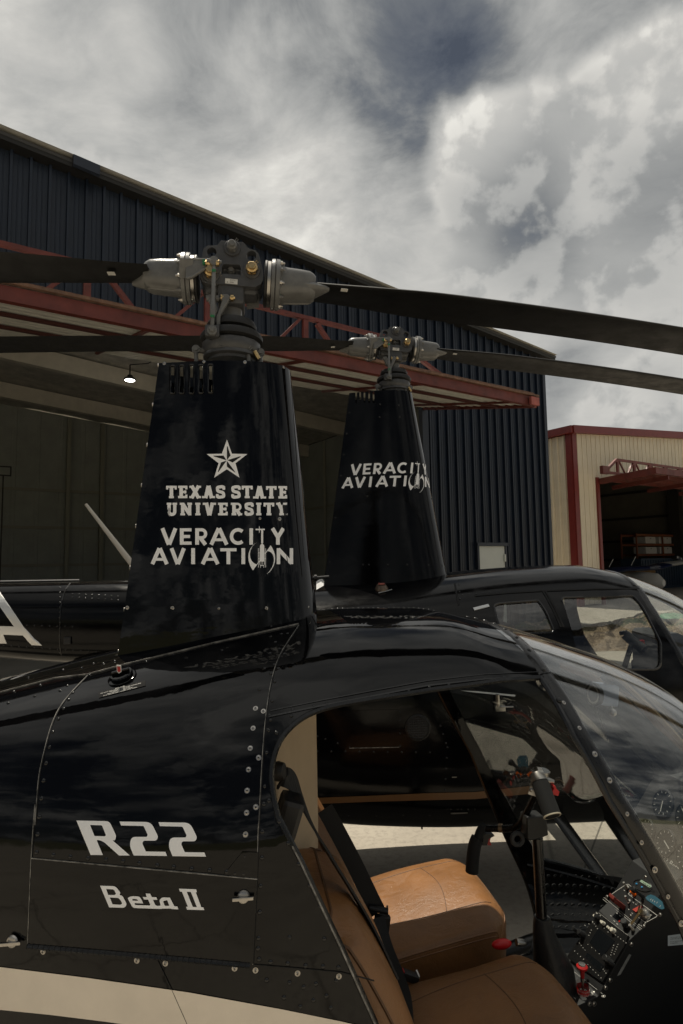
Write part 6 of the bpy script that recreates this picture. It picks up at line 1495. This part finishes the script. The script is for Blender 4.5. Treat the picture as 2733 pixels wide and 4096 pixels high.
for k, (tx_, yy) in enumerate((('This aircraft is equipped with a', 2180), ('system that may be fitted', 2200), ('Do not operate while system', 2240), ('is inoperative', 2262))): bfont(m, tx_, lambda X, Y, l: pf(1018+X, yy+Y-X*.10), 0, 0, 25, lw=.8)
m.build('placard_lettering', SEAM, pc)
m = MB(); pts = [NF.aty(*Z5(x, y), -CW-.0006) for x, y in [(985, 1120), (1005, 1088), (1028, 1098), (915, 1300), (878, 1318), (890, 1290)]]; m.put(pts, [list(range(6))], False); m.build('scuffed_patch', mat('bare_scuff', (.20, .20, .19), .5, var=.4, vscale=60), con)
# upright instrument panel ahead of the console
def ip(a, b, l=0.):    # a: left(+)..right across, b: up; face looks aft and a little up
    n_ = np.array([-.90, 0, .43]); u_ = np.array([.43, 0, .90]); return np.array([1.315, 0, .872])+np.array([0, 1, 0])*a+u_*b+n_*l
m = MB(); F_ = [(-.20, 0), (.20, 0), (.215, .10), (.185, .215), (.12, .255), (-.12, .255), (-.185, .215), (-.215, .10)]
fr0 = [Vector(ip(a, b, .0)) for a, b in F_]; prism3(m, fr0, (.085, 0, .01)); ipn = m.build('instrument_panel', mat('grey_instrument_face', (.035, .033, .030), .5), NB)
for (a, b, r) in ((.105, .165, .040), (0, .165, .040), (-.105, .165, .040), (.135, .060, .034), (.045, .062, .036), (-.045, .062, .036), (-.135, .060, .034)):
    c = ip(a, b); n_ = np.array([-.90, 0, .43]); m = MB(); m.lathe([(r*1.12, 0), (r*1.12, .006), (r, .008)], c, n_, 28, True, False); g_ = m.build('gauge', MOLD, ipn)
    m = MB(); m.lathe([(r, .004), (0, .0042)], c, n_, 28); m.build('dial', mat('dial_black', (.012, .012, .012), .3), g_)
    m = MB(); th = random.uniform(0, 6)
    for k in range(12):
        q_ = 2*math.pi*k/12; d0 = np.array([0, math.cos(q_), 0])+np.array([.43, 0, .90])*math.sin(q_); m.beam(c+n_*.0046+d0*r*.78, c+n_*.0046+d0*r*.95, .0018, .0006, tuple(n_))
    d0 = np.array([0, math.cos(th), 0])+np.array([.43, 0, .90])*math.sin(th); m.beam(c+n_*.0055-d0*r*.15, c+n_*.0055+d0*r*.7, .003, .0008, tuple(n_)); m.build('dial_marking', MARK, g_)
m = MB(); bfont(m, 'R22 Beta II', lambda X, Y, l: ip(-X, -Y, .0006), -.055, -.008, .024, lw=.95, shear=.25); m.build('panel_name', MARK, ipn)
# compass on the centre bow
cc = np.array(A(2418, 2776, 0)); m = MB(); m.box(cc, (.066, .052, .062), Matrix.Rotation(R_(8), 3, 'Y'), .006); cp = m.build('compass', mat('navy_plastic', (.20, .24, .32), .4), NB)
m = MB(); ax = Vector((-1, -.12, .12)).normalized(); c2_ = Vector(cc)+Vector((-.032, 0, .0)); m.lathe([(.035, -.004), (.037, .003), (.036, .010), (.031, .011), (.030, .006), (0, .0065)], c2_, ax, 32); m.build('compass_bezel', MOLD, cp)
m = MB()
for k in range(36):
    q_ = 2*math.pi*k/36; e1_ = Vector((0, 1, 0)); e1_ = (e1_-ax*e1_.dot(ax)).normalized(); e2_ = ax.cross(e1_); d0 = e1_*math.cos(q_)+e2_*math.sin(q_); m.beam(c2_+ax*.0072+d0*.021, c2_+ax*.0072+d0*(.028 if k % 3 else .0295), .0011, .0005, tuple(ax))
m.build('compass_scale', MARK, cp)
m = MB(); b_ = A(2440, 2700, 0); m.beam((cc[0]+.005, 0, cc[2]+.03), (cc[0]+.02, 0, crest(cc[0]+.02, -.045)[2]), .05, .012, (0, 1, 0)); m.build('compass_bracket', SATIN, cp)
m = MB(); c = A(2452, 2850, -.02); m.lathe([(.011, 0), (.011, .006), (.006, .009), (.004, .012), (0, .012)], c, (-.5, -.8, .2), 16); m.tube([c, (c[0], 0, crest(c[0], -.05)[2])], .0025, 6); m.build('thermometer', STEEL, NB)
m = MB(); m.tube([A(2385, 2840, .0), A(2420, 2940, .0), A(2432, 2965, .0)], .0012, 5); m.tube([A(2395, 2840, .0), A(2426, 2940, .0), A(2432, 2965, .0)], .0012, 5); m.build('yaw_string', SATIN, NB)
# ------------------------------------------------------------------ farther helicopter
FB = empty('helicopter', tuple(FF.o), FF.yaw)
tag(FB, 'gloss black four seat helicopter parked behind, doors closed, large white A on its tail boom', 'helicopter')
fh = Hull([(-3.9, .15, 1.70, 1.55, 1.40), (-2.4, .205, 1.735, 1.53, 1.325), (-1.86, .222, 1.735, 1.50, 1.275), (-1.42, .235, 1.735, 1.49, 1.25), (-1.30, .30, 1.72, 1.40, 1.02), (-1.15, .46, 1.70, 1.22, .75), (-.7, .60, 1.685, 1.0, .50), (-.2, .64, 1.70, .95, .425), (.3, .65, 1.745, .92, .405),
           (.7, .65, 1.775, .92, .405), (1.05, .645, 1.785, .92, .405), (1.25, .635, 1.755, .92, .41), (1.5, .60, 1.675, .92, .42), (1.76, .52, 1.52, 1.0, .42), (2.0, .40, 1.28, .94, .48), (2.18, .24, 1.02, .88, .60), (2.26, .04, .86, .83, .78)])
ZW = lambda x, y: (1900+.5313*x, 2200+.5313*y)          # zoom of the cabin top
fhit = lambda x, y: fh.hit(FF, x, y, -.8, .3)
winF = rounded([(652, 372, 10), (668, 358, 10), (1190, 344, 24), (1260, 420, 60), (1400, 700, 30), (1400, 900, 60), (800, 900, 60)])
winR = rounded([(140, 420, 22), (175, 403, 16), (480, 380, 20), (540, 470, 30), (600, 620, 30), (200, 640, 40)])
toXZ = lambda poly: [(p[0], p[2]) for p in (fhit(*ZW(*q)) for q in poly)]
wF, wR = toXZ(winF), toXZ(winR)
scr = [(1.36, 1.9)]+[(p[0], p[2]) for p in (fhit(*ZW(*q)) for q in ((1215, 268), (1300, 400), (1400, 560), (1568, 850)))]
dxp = scr[-1]; scr += [(dxp[0]+.16, dxp[1]-.26), (dxp[0]+.24, .86), (2.15, .80), (2.4, .80), (2.4, 1.9)]
scr[0] = (scr[1][0]-.03, 1.9)
m = MB(); fh.loft(m, -3.9, 2.26, 96, 48); ff_ = m.build('fuselage', BLACK2, FB)
m = MB(); m.loft([[(x, w*math.cos(2*math.pi*k/28), (zt+zb)/2+(zt-zb)/2*math.copysign(abs(math.sin(2*math.pi*k/28))**.7, math.sin(2*math.pi*k/28))) for k in range(28)] for x, w, zt, zb in ((-1.84, .10, 1.30, 1.14), (-1.81, .18, 1.345, 1.06), (-1.74, .25, 1.375, .98), (-1.6, .33, 1.39, .88), (-1.25, .44, 1.40, .76), (-.95, .50, 1.40, .66))], True, True); m.build('engine_cowl', SATIN, FB)
m = MB(); fh.loft(m, -.35, 2.24, 60, 48, .018); i_ = m.build('c', BLACK2, FB); cs = [i_]
for poly in (wF, wR, scr): m = MB(); m.prism(poly, -1.2, 1.2); cs.append(m.build('c', BLACK2, FB))
boolean(ff_, cs); ff_.data.polygons.foreach_set('use_smooth', [True]*len(ff_.data.polygons)); ff_.data.set_sharp_from_angle(angle=R_(35))
m = MB(); fh.loft(m, 1.05, 2.259, 60, 56, .001); b_ = m.build('windscreen', GLASS, FB)
m = MB(); fh.loft(m, 1.04, 2.255, 60, 56, .005); c1 = m.build('c', GLASS, FB); m = MB(); m.prism(scr, -1.2, 1.2); c2 = m.build('c', GLASS, FB)
boolean(b_, [c1]); boolean(b_, [c2], 'INTERSECT'); b_.data.polygons.foreach_set('use_smooth', [True]*len(b_.data.polygons)); b_.data.set_sharp_from_angle(angle=R_(50))
def pane(poly, side, name):
    a = np.array(poly); c = a.mean(0); rows = []
    for k in (0.02, .35, .7, 1.):
        rows.append([(c[0]+(x-c[0])*k, side*(fh.half(*(c+(np.array([x, z])-c)*k))-.008), c[1]+(z-c[1])*k) for x, z in poly+[poly[0]]])
    m = MB(); m.grid(rows); m.build(name, GLASS2, FB)
for s in (-1, 1):
    pane(wF, s, 'door_window'); pane(wR, s, 'rear_window')
    for poly in (wF, wR):
        m = MB(); m.tube([(x, s*(fh.half(x, z)-.001), z) for x, z in poly+[poly[0]]], .006, 6); m.build('window_seal', FRAME, FB)
# windscreen bow
a_ = along(scr[1:6], 6); 
for s in (-1, 1):
    rows = [[(x+(-.02+.045*k/3), s*(fh.half(x+(-.02+.045*k/3), z)+(.003 if 0 < k < 3 else -.004)), z) for k in range(4)] for x, z in a_]; m = MB(); m.grid(rows); m.build('windscreen_pillar', FRAME, FB, 60)
rows = []
for k in range(5):
    xx = scr[1][0]-.03+.05*k/4; row = []; W_, zt, zm, zb = fh.sec(xx)
    for i in range(37):
        yy = (-1+2*i/36)*fh.half(xx, scr[1][1]); z = zm+(zt-zm)*max(0, 1-(abs(yy)/W_)**fh.nu)**(1/fh.nu); row.append((xx, yy, z+(.003 if 0 < k < 4 else -.004)))
    rows.append(row)
m = MB(); m.grid(rows); m.build('roof_bow', FRAME, FB, 60)
xs_ = [scr[1][0]+.03+i*.025 for i in range(33)]; cr2 = lambda x, d_: (x, 0, fh.sec(x)[1]+d_)
m = MB(); m.grid([[(x, y, cr2(x, d_)[2]) for x in xs_] for y, d_ in ((-.013, -.003), (-.011, .003), (.011, .003), (.013, -.003))]); m.build('centre_strip', FRAME, FB, 60)
m = MB(); m.tube([(x, -.16, cr2(x, -.07)[2]-.0) for x in xs_[:20]], .018, 8); m.build('inner_bow', mat('dull_olive_paint', (.06, .055, .04), .5), FB)
fon2 = lambda x, y, l=0.: (lambda p: p+fh.norm(p)*l)(fhit(x, y))
def fstrip(m, pts, w, lift, n=6): fh.strip(m, [fhit(*p) for p in along(pts, n)], w, lift)
m = MB()
for ln in ([ZW(x, y) for x, y in [(0, 345), (250, 322), (500, 308), (900, 293), (1235, 290)]], [ZW(515, 312), ZW(585, 440), ZW(650, 580)], [ZW(535, 312), ZW(605, 440), ZW(668, 580)], [(1820, 2335), (1826, 2370), (1835, 2420)]): fstrip(m, ln, .010, .002)
m.build('door_gap', SEAM, ff_)
# side panels seen through the nearer cabin: hatch, vent grille, rows of rivets, stripe
m = MB(); q4 = [(1396, 2842), (1598, 2838), (1597, 2988), (1400, 2994)]; rows = []
def fpatch(m, quad, nx, ny, lift):
    TL, TR, BR, BL = [np.array(q, float) for q in quad]; rows = []
    for j in range(ny+1): rows.append([tuple(fon2(*((TL*(1-i/nx)+TR*i/nx)*(1-j/ny)+(BL*(1-i/nx)+BR*i/nx)*j/ny), lift)) for i in range(nx+1)])
    m.grid(rows)
fpatch(m, q4, 10, 8, .0025); ht = m.build('hatch', BLACK2, FB)
m = MB(); fstrip(m, [(1398, 2992), (1597, 2988)], .0030, .004); m.build('hatch_hinge', WORN_HILITE, ht)
c = fhit(1672, 2910); m = MB(); n_ = fh.norm(c); m.lathe([(.062, 0), (.062, .006), (.054, .008), (.053, .002), (0, .001)], c, n_, 28); vg = m.build('vent_grille', SATIN, FB)
m = MB(); e1 = np.array([1, 0, 0]); e2 = np.cross(n_, e1)
for k in range(-4, 5):
    h_ = math.sqrt(max(0, 1-(k/4.6)**2))*.052; m.tube([c+n_*.006+e1*k*.011-e2*h_, c+n_*.006+e1*k*.011+e2*h_], .0012, 4); m.tube([c+n_*.006+e2*k*.011-e1*h_, c+n_*.006+e2*k*.011+e1*h_], .0012, 4)
m.build('grille_bar', SATIN, vg)
m = MB()
for ln, n in (([(1270, 3005), (1720, 3010)], 12), ([(1270, 2945), (1400, 2990)], 4), ([(1745, 2850), (1790, 2990), (1780, 3160)], 10), ([(1290, 3262), (1720, 3262)], 5), ([(1790, 3238), (1900, 3238)], 6), ([(1850, 2380), (1960, 2370)], 5), ([(1600, 2850), (1600, 2985)], 4), ([(1835, 2320), (1840, 2395)], 4)):
    P_ = along(ln, 8)
    for k in range(n): p = fhit(*P_[int(k*(len(P_)-1)/max(1, n-1))]); rivet(m, p, fh.norm(p), .005)
for x0 in (235, ):
    for k in range(14): p = fhit(240-6*abs(k-6)*.0, 2350+k*20); rivet(m, p, fh.norm(p), .006)
for k in range(8): p = fhit(290+k*26, 2376+k*1.5); rivet(m, p, fh.norm(p), .006); p = fhit(290+k*26, 2390+k*1.6); rivet(m, p, fh.norm(p), .006)
for k in range(13): p = fhit(15+k*31, 2580+k*2.3); rivet(m, p, fh.norm(p), .005)
for k in range(7): p = fhit(108+k*30.5, 2501+k*.9); rivet(m, p, fh.norm(p), .005)
tag(m.build('rivet', FRAME, ff_), kind='stuff')
m = MB(); rows = []
TG = mat('gold_tan_stripe_paint', (.14, .065, .02), .35)
for a, b in zip(along([(1240, 3192), (1500, 3182), (1720, 3172), (1900, 3168), (2150, 3140)], 6), along([(1240, 3216), (1500, 3206), (1720, 3200), (1900, 3196), (2150, 3172)], 6)): rows.append([tuple(fon2(*a, .001)), tuple(fon2(*b, .001))])
m.grid(rows); 
rows = []
for a, b in zip(along([(2240, 2650), (2362, 2690), (2468, 2745), (2560, 2808), (2654, 2878), (2733, 2950), (2790, 3010)], 6), along([(2240, 2672), (2362, 2722), (2468, 2785), (2560, 2856), (2654, 2934), (2733, 3010), (2790, 3072)], 6)): rows.append([tuple(fon2(*a, .001)), tuple(fon2(*b, .001))])
m.grid(rows); m.build('stripe', TG, ff_)
m = MB()
fpatch(m, [(1803, 3249), (1870, 3246), (1871, 3251), (1804, 3254)], 3, 2, .004); fpatch(m, [(1808, 3106), (1827, 3105), (1827, 3109), (1808, 3110)], 2, 2, .004); m.build('bare_slot', STEEL, ff_)
# stainless drip tube and door handle
m = MB(); fstrip(m, [ZW(-10, 447), ZW(40, 434), ZW(105, 418)], .016, .004); m.build('bright_strip', mat('bright_white_strip', (.65, .66, .66), .3), ff_)
h_ = fhit(*ZW(182, 1168)); m = MB(); m.box(h_+np.array([0, -.012, -.01]), (.05, .025, .03), None, .004); m.tube([h_+np.array([-.012, -.02, 0]), h_+np.array([-.012, -.02, .055])], .010, 8); m.tube([h_+np.array([0, -.03, -.002]), h_+np.array([.06, -.03, -.002])], .004, 6); m.build('door_handle', STEEL, FB)
m = MB()
rows = []
for a, b in zip(along([(1842, 2762), (1900, 2764), (2062, 2779)], 5), along([(1900, 2770), (1950, 2775), (2060, 2786)], 5)): rows.append([tuple(fon2(*a, .002)), tuple(fon2(*b, .002))])
m.grid(rows); m.build('white_streak', mat('bright_white_strip'), ff_)
# big letter on the tail boom
m = MB(); ZA = lambda x, y: (500/1568*x, 2300+400/1254*y)
fA = lambda x, y, l=0.: fon2(*ZA(x, y), .002+l)
for poly in ([(-150, 92), (-70, 92), (170, 455), (300, 650), (530, 884), (400, 878), (175, 642), (0, 395), (-110, 205)], [(-150, 660), (20, 640), (300, 650), (390, 762), (60, 748), (45, 748), (-150, 745)], [(-150, 92), (-150, 400), (-60, 500), (45, 748), (90, 858), (-60, 855), (-190, 560)]):
    flat = poly; flat_poly(m, fA, [tuple(p) for p in flat], .0006*len(m.f)/400, None, 36)
m.build('registration_letter', mat('white_vinyl', (.80, .79, .76), .25, metal=.45), ff_)
m = MB(); fh.strip(m, [np.array([fhit(240, 2500)[0], -(fh.half(fhit(240, 2500)[0], z)), z]) for z in np.linspace(1.34, 1.725, 14)], .006, .003); m.build('boom_joint', FRAME, ff_)
m = MB(); p_ = fhit(190, 2336); m.tube([(p_[0]-.30, -.02, 1.742), (p_[0]+.15, -.02, 1.742)], .006, 6); m.build('boom_antenna', STEEL, ff_)
p_ = fhit(272, 2562); m = MB(); m.box(p_, (.04, .02, .04), None, .004); m.build('boom_fitting', SATIN, ff_)
# fairing
z_b, z_t = 1.55, FF.aty(1520, 1560, -.13)[2]
ft, fb2 = FF.aty(1648, 1566, -.03), FF.aty(1791, 2306, -.03); rt_, rb_ = FF.aty(1400, 1555, -.06), FF.aty(1296, 2345, -.09)
ffr = Fairing(z_b, z_t, (lin(ft, fb2, z_b), lin(ft, fb2, z_t)), (lin(rt_, rb_, z_b), lin(rt_, rb_, z_t)), (.205, .13))
m = MB(); m.loft([ffr.ring(z_b+(z_t-z_b)*i/24) for i in range(25)], True, True); fa2 = m.build('mast_fairing', BLACK2, FB)
m = MB(); m.loft([ffr.ring(z_b-.02+(z_t+.04-z_b)*i/24, .004) for i in range(25)], True, True); cs = [m.build('c', BLACK2, FB)]
f2on = ffr.on(FF); Z9 = lambda x, y: (1200+.3914*x, 1500+.3914*y); slots2 = [(575, 172), (617, 170), (660, 168), (708, 168), (753, 168)]
for x, y in slots2:
    P_ = [f2on(*Z9(x+dx, y+dy)) for dx, dy in ((-8, 6), (0, -2), (8, 6), (8, 112), (0, 120), (-8, 112))]; m = MB(); m.prism([(p[0], p[2]) for p in P_], -.35, 0); cs.append(m.build('c', BLACK2, FB))
boolean(fa2, cs); fa2.data.polygons.foreach_set('use_smooth', [True]*len(fa2.data.polygons)); fa2.data.set_sharp_from_angle(angle=R_(32))
m = MB()
for x, y in [(508, 385), (480, 598), (448, 815), (420, 1030), (820, 300), (1010, 310), (815, 430), (1020, 430), (1345, 1265), (305, 1912), (645, 1940), (705, 1940), (900, 1940), (1097, 1940), (1315, 1945), (1450, 1950), (365, 1460), (690, 1240), (830, 150), (1000, 155)]:
    p = f2on(*Z9(x, y)); rivet(m, p, (0.1, -1, 0), .006)
tag(m.build('rivet', FRAME, fa2), kind='stuff')
aL = None; pz = f2on(*Z9(432, 1100)); xf, xr, b_ = ffr.at(pz[2]); a0 = (pz[0]-xr)*1.02
hgt = f2on(*Z9(640, 1040))[2]-f2on(*Z9(640, 1150))[2]; k_ = hgt/(65.*1.0); zb0 = f2on(*Z9(640, 1150))[2]
fw = lambda x, y, l=0.: ffr.wrap(a0+(x-602)*k_*1.02, zb0+(2257-y)*k_, l)
m = MB(); company_name(m, fw, 9, .0016); m.build('company_name', DECAL, fa2)
# rotor, filler cap, antenna, skids
zh2 = FF.aty(1573, 1391, 0)[2]; xh = FF.aty(1573, 1391, 0)[0]
rotor(FB, Matrix.Translation((xh, 0, zh2)) @ Matrix.Rotation(R_(5.3), 4, 'Z') @ Matrix.Scale(1.17, 4), .254/1.17, 5.03/1.17, (1.2, 3.8, .04, .085))
c = fhit(*Z9(835, 2190)); n_ = fh.norm(c); m = MB(); m.lathe([(.036, 0), (.036, .005), (.030, .018), (.024, .028), (0, .03)], c, n_, 24); fc = m.build('filler_cap', mat('bronze_cap', (.16, .12, .09), .35, metal=.6), FB)
m = MB(); m.box(c+n_*.030+np.array([0, -.006, .002]), (.034, .018, .010), None, .003); m.build('caution_tag', mat('faded_red_plate'), fc)
m = MB(); L_ = [Z9(800, 2226), Z9(940, 2192), Z9(946, 2200), Z9(806, 2236)]; fpatch(m, L_, 5, 2, .003); m.build('fuel_placard', mat('grey_print', (.25, .25, .24), .5), FB)
m = MB(); fpatch(m, [(1266, 2328), (1292, 2310), (1296, 2345), (1266, 2362)], 3, 3, .004); m.build('bright_strip', mat('bright_white_strip'), FB)
for s in (-1, 1):
    m = MB(); m.tube([(-1.3, s*1.09, .06), (1.3, s*1.09, .06), (1.65, s*1.09, .14), (1.8, s*1.09, .30)], .036, 10); m.build('skid', SATIN, FB)
    for x in (-.6, 1.05):
        m = MB(); m.tube([(x-.04, s*.40, .56), (x, s*.74, .40), (x+.05, s*1.09, .07)], .045, 12, True, .55); m.build('skid_strut', FRAME, FB)
# strut fairing visible below the belly and drain pipe
a_, b2 = FF.aty(2250, 3290, -.60), FF.aty(2348, 3425, -.74)
m = MB(); m.tube([a_+(a_-b2)*.6, a_, b2, b2+(b2-a_)*.9], .032, 12, True, .6); m.build('strut_fairing', FRAME, FB)
for x in (1688,): p = FF.aty(x, 3300, -.40); m = MB(); m.tube([p+np.array([0, 0, .08]), p+np.array([0, 0, -.02])], .005, 6); m.build('drain_pipe', SATIN, FB)
# cabin inside: seats, stick with T grip, console
for y in (.30, -.30):
    for x in (.95, .05):
        m = MB(); m.box((x+.05, y, .88), (.46, .44, .14), None, .04); m.build('seat_cushion', LEATHER, FB)
        m = MB(); m.box((x-.20, y, 1.16), (.10, .44, .52), Matrix.Rotation(R_(-8), 3, 'Y'), .04); m.build('seat_back', LEATHER, FB)
c = FF.aty(2535, 2575, .0); m = MB(); m.tube(spline([(c[0]-.14, 0, .75), (c[0]-.08, 0, 1.1), (c[0]-.05, 0, c[2]-.10), (c[0]-.01, 0, c[2])], 4), .016, 10); cs2 = m.build('cyclic_stick', FRAME, FB)
m = MB(); m.tube([(c[0]-.04, .02, c[2]+.055), (c[0]-.01, .0, c[2]+.02), (c[0]+.03, -.06, c[2]-.03)], .030, 14); m.lathe([(.026, 0), (.024, .02), (0, .022)], (c[0]-.045, .02, c[2]+.055), (-.2, .1, 1), 12); m.build('stick_grip', mat('black_foam'), cs2)
m = MB(); m.box((c[0]+.035, -.03, c[2]+.01), (.025, .02, .03)); m.build('trigger', RED, cs2)
q_ = [FF.aty(x, y, .0) for x, y in ((2582, 2535), (2595, 2522), (2650, 2520), (2690, 2540), (2733, 2640), (2733, 2800), (2600, 2800), (2585, 2700))]
m = MB(); m.prism([(p[0], p[2]) for p in q_]+[(q_[-1][0], .7)], -.16, .16); ips = m.build('instrument_panel', mat('dark_grey_shroud', (.028, .028, .028), .6), FB); md = ips.modifiers.new('bev', 'BEVEL'); md.width = .02; md.segments = 3; md.limit_method = 'ANGLE'
# ------------------------------------------------------------------ small aeroplane and yellow cabinet inside the tan hangar, white blade in the blue one
ap = lambda px, py, b: np.array(TB.p(*((lambda q: (q[0], b, q[1]))(TB.hit(px, py, b)))))
base = ap(2560, 2262, -2.6); base[2] = 0
o = empty('aeroplane', tuple(base)); tag(o, 'small blue and white aeroplane with registration letters parked inside the tan hangar', 'aeroplane'); inv = Matrix.Translation(-Vector(base))
BLUEP = mat('deep_blue_paint', (.012, .022, .075), .3); WHP = mat('off_white_aircraft_paint', (.55, .53, .47), .35)
def spar(pa, pb, w, h): m = MB(inv); m.beam(pa, pb, w, h, (0, 0, 1), min(w, h)*.3); return m
P0, P1, P2_, P3_ = ap(2420, 2290, -2.6), ap(2614, 2271, -2.6), ap(2650, 2260, -2.6), ap(2790, 2240, -2.6)
m = MB(inv); hw = .11
rings = []
for p, h_ in ((P0, .05), (ap(2470, 2278, -2.6), .12), (P1, .125), (P2_, .12)): rings.append([tuple(p+wn*(.55*math.cos(2*math.pi*k/14))+np.array([0, 0, h_*math.sin(2*math.pi*k/14)])) for k in range(14)])
m.loft(rings, True, True); wg = m.build('wing', BLUEP, o)
m = MB(inv); rings = []
for p, h_ in ((P2_-wd*.05, .115), (P3_, .10), (P3_+wd*1.5, .08)): rings.append([tuple(p+wn*(.56*math.cos(2*math.pi*k/14))+np.array([0, 0, h_*math.sin(2*math.pi*k/14)])) for k in range(14)])
m.loft(rings, True, True); m.build('wing_tip', WHP, o)
m = MB(inv); bfont(m, 'N447MD', lambda X, Y, l: tuple(P1-wd*(1.28-X)+wn*.562+np.array([0, 0, -.07-Y+.02*X*.8])), 0, 0, .24, lw=1.02); m.build('registration', mat('dull_grey_lettering', (.16, .17, .19), .5), wg)
m = MB(inv); s0 = ap(2470, 2266, -2.3); s1 = ap(2478, 2240, -2.3); m.tube([ap(2437, 2268, -2.4), ap(2453, 2237, -2.4)], .018, 6); m.build('antenna', WHP, wg); m = MB(inv); m.tube([ap(2525, 2262, -2.4), ap(2543, 2227, -2.4)], .018, 6); m.build('antenna', WHP, wg)
m = MB(inv); c = ap(2560, 2330, -2.6); m.loft([[tuple(c+wn*(s+0)+wd*(r*math.cos(2*math.pi*k/14))+np.array([0, 0, r*1.1*math.sin(2*math.pi*k/14)])) for k in range(14)] for s, r in ((1.2, .15), (.9, .42), (.0, .5), (-1.2, .42), (-3.4, .12))], True, True); m.build('fuselage', WHP, o)
m = MB(inv); m.prism([(0, 0), (.5, 1.1), (.1, 1.1), (-.4, 0)], -.03, .03, lambda x, y, z: tuple(c+wn*(-3.0-x)+wd*y+np.array([0, 0, z]))); m.build('tail_fin', BLUEP, o)
m = MB(inv)
for k in range(3): m.tube([tuple(c+wn*a_+wd*b_), tuple(np.array([*(c+wn*a_+wd*b_*1.6)[:2], .2]))], .03, 6) if True else 0
for a_, b_ in ((.9, 0), (-.3, .5), (-.3, -.5)): q0 = c+wn*a_+wd*b_*1.6; m.tube([tuple(c+wn*a_+wd*b_*.5), (q0[0], q0[1], .16)], .03, 6); m.lathe([(.16, -.05), (.17, 0), (.16, .05)], (q0[0], q0[1], .17), tuple(wd), 16)
m.build('landing_gear', SATIN, o)
for k, (px, py) in enumerate(((2703, 2232), (2717, 2239), (2731, 2245))):
    pass
m = MB(inv); e0, e1 = ap(2696, 2228, -3.2), ap(2760, 2254, -3.2); m.beam(tuple(e0), tuple(e1), .30, .17, (0, 0, 1)); ck = m.build('chequered_strip', SATIN, o)
m = MB(inv)
for k in range(5): p = e0+(e1-e0)*(.06+k*.22)+wn*.156; m.box(tuple(p), (.10, .01, .10), Matrix.Rotation(R_(33.4), 3, 'Z'))
m.build('white_check', WHP, ck)
base = ap(2585, 2300, -4.6); zt = ap(2585, 2281, -4.6)[2]; base[2] = 0; a1, _ = TB.hit(2538, 2300, -4.6); a2, _ = TB.hit(2616, 2300, -4.6)
o = empty('steel_cabinet', tuple(base)); tag(o, 'dull yellow steel cabinet standing in front of the blue container', 'cabinet'); Mr = Matrix.Rotation(R_(33.4), 3, 'Z'); YEL = mat('dull_yellow_paint', (.22, .11, .012), .5, var=.1, vscale=3); w_ = a2-a1
m = MB(); m.box(Mr @ Vector((0, .3, zt/2)), (w_, .6, zt), Mr, .02); m.build('body', YEL, o)
m = MB(); m.box(Mr @ Vector((-w_*.25, -.012, zt/2)), (w_*.46, .02, zt*.94), Mr); m.build('door', YEL, o); m = MB(); m.box(Mr @ Vector((w_*.25, -.012, zt/2)), (w_*.46, .02, zt*.94), Mr); m.build('door', YEL, o)
# pale tapered rotor blade leaning inside the blue hangar
k0 = 7.4; d0, d1 = at_depth(344, 2017, k0), at_depth(520, 2245, k0); dirv = (d1-d0)
tz = (d1[2]-.03)/(-(dirv[2])); d2 = d1+dirv*tz
sc = 1/2389*k0
o = empty('spare_blade', (float(d2[0]), float(d2[1]), 0.)); tag(o, 'pale grey spare rotor blade leaning diagonally in the hangar doorway behind the tail boom', 'rotor blade'); inv = Matrix.Translation(-Vector((d2[0], d2[1], 0)))
u_ = dirv/np.linalg.norm(dirv); wv = np.cross(u_, np.array([0, 1, 0])); L_ = np.linalg.norm(d2-d0); rings = []
for k in range(9):
    p = d0+u_*L_*k/8; w_ = (.019+.020*min(1, k/8*L_/np.linalg.norm(dirv))); rings.append([tuple(p+wv*(w_*math.cos(2*math.pi*j/12))+np.array([0, .018*math.sin(2*math.pi*j/12), 0])) for j in range(12)])
m = MB(inv); m.loft(rings, True, True); m.build('blade', mat('pale_blade_paint', (.55, .51, .45), .45), o)
m = MB(inv); q0 = d0+u_*L_*.45; m.tube([tuple(q0+np.array([0, .03, 0])), (q0[0], q0[1]+.35, 0.02)], .02, 8); m.tube([(q0[0]-.25, q0[1]+.35, 0.02), (q0[0]+.25, q0[1]+.35, 0.02)], .02, 8); m.build('stand', SATIN, o)
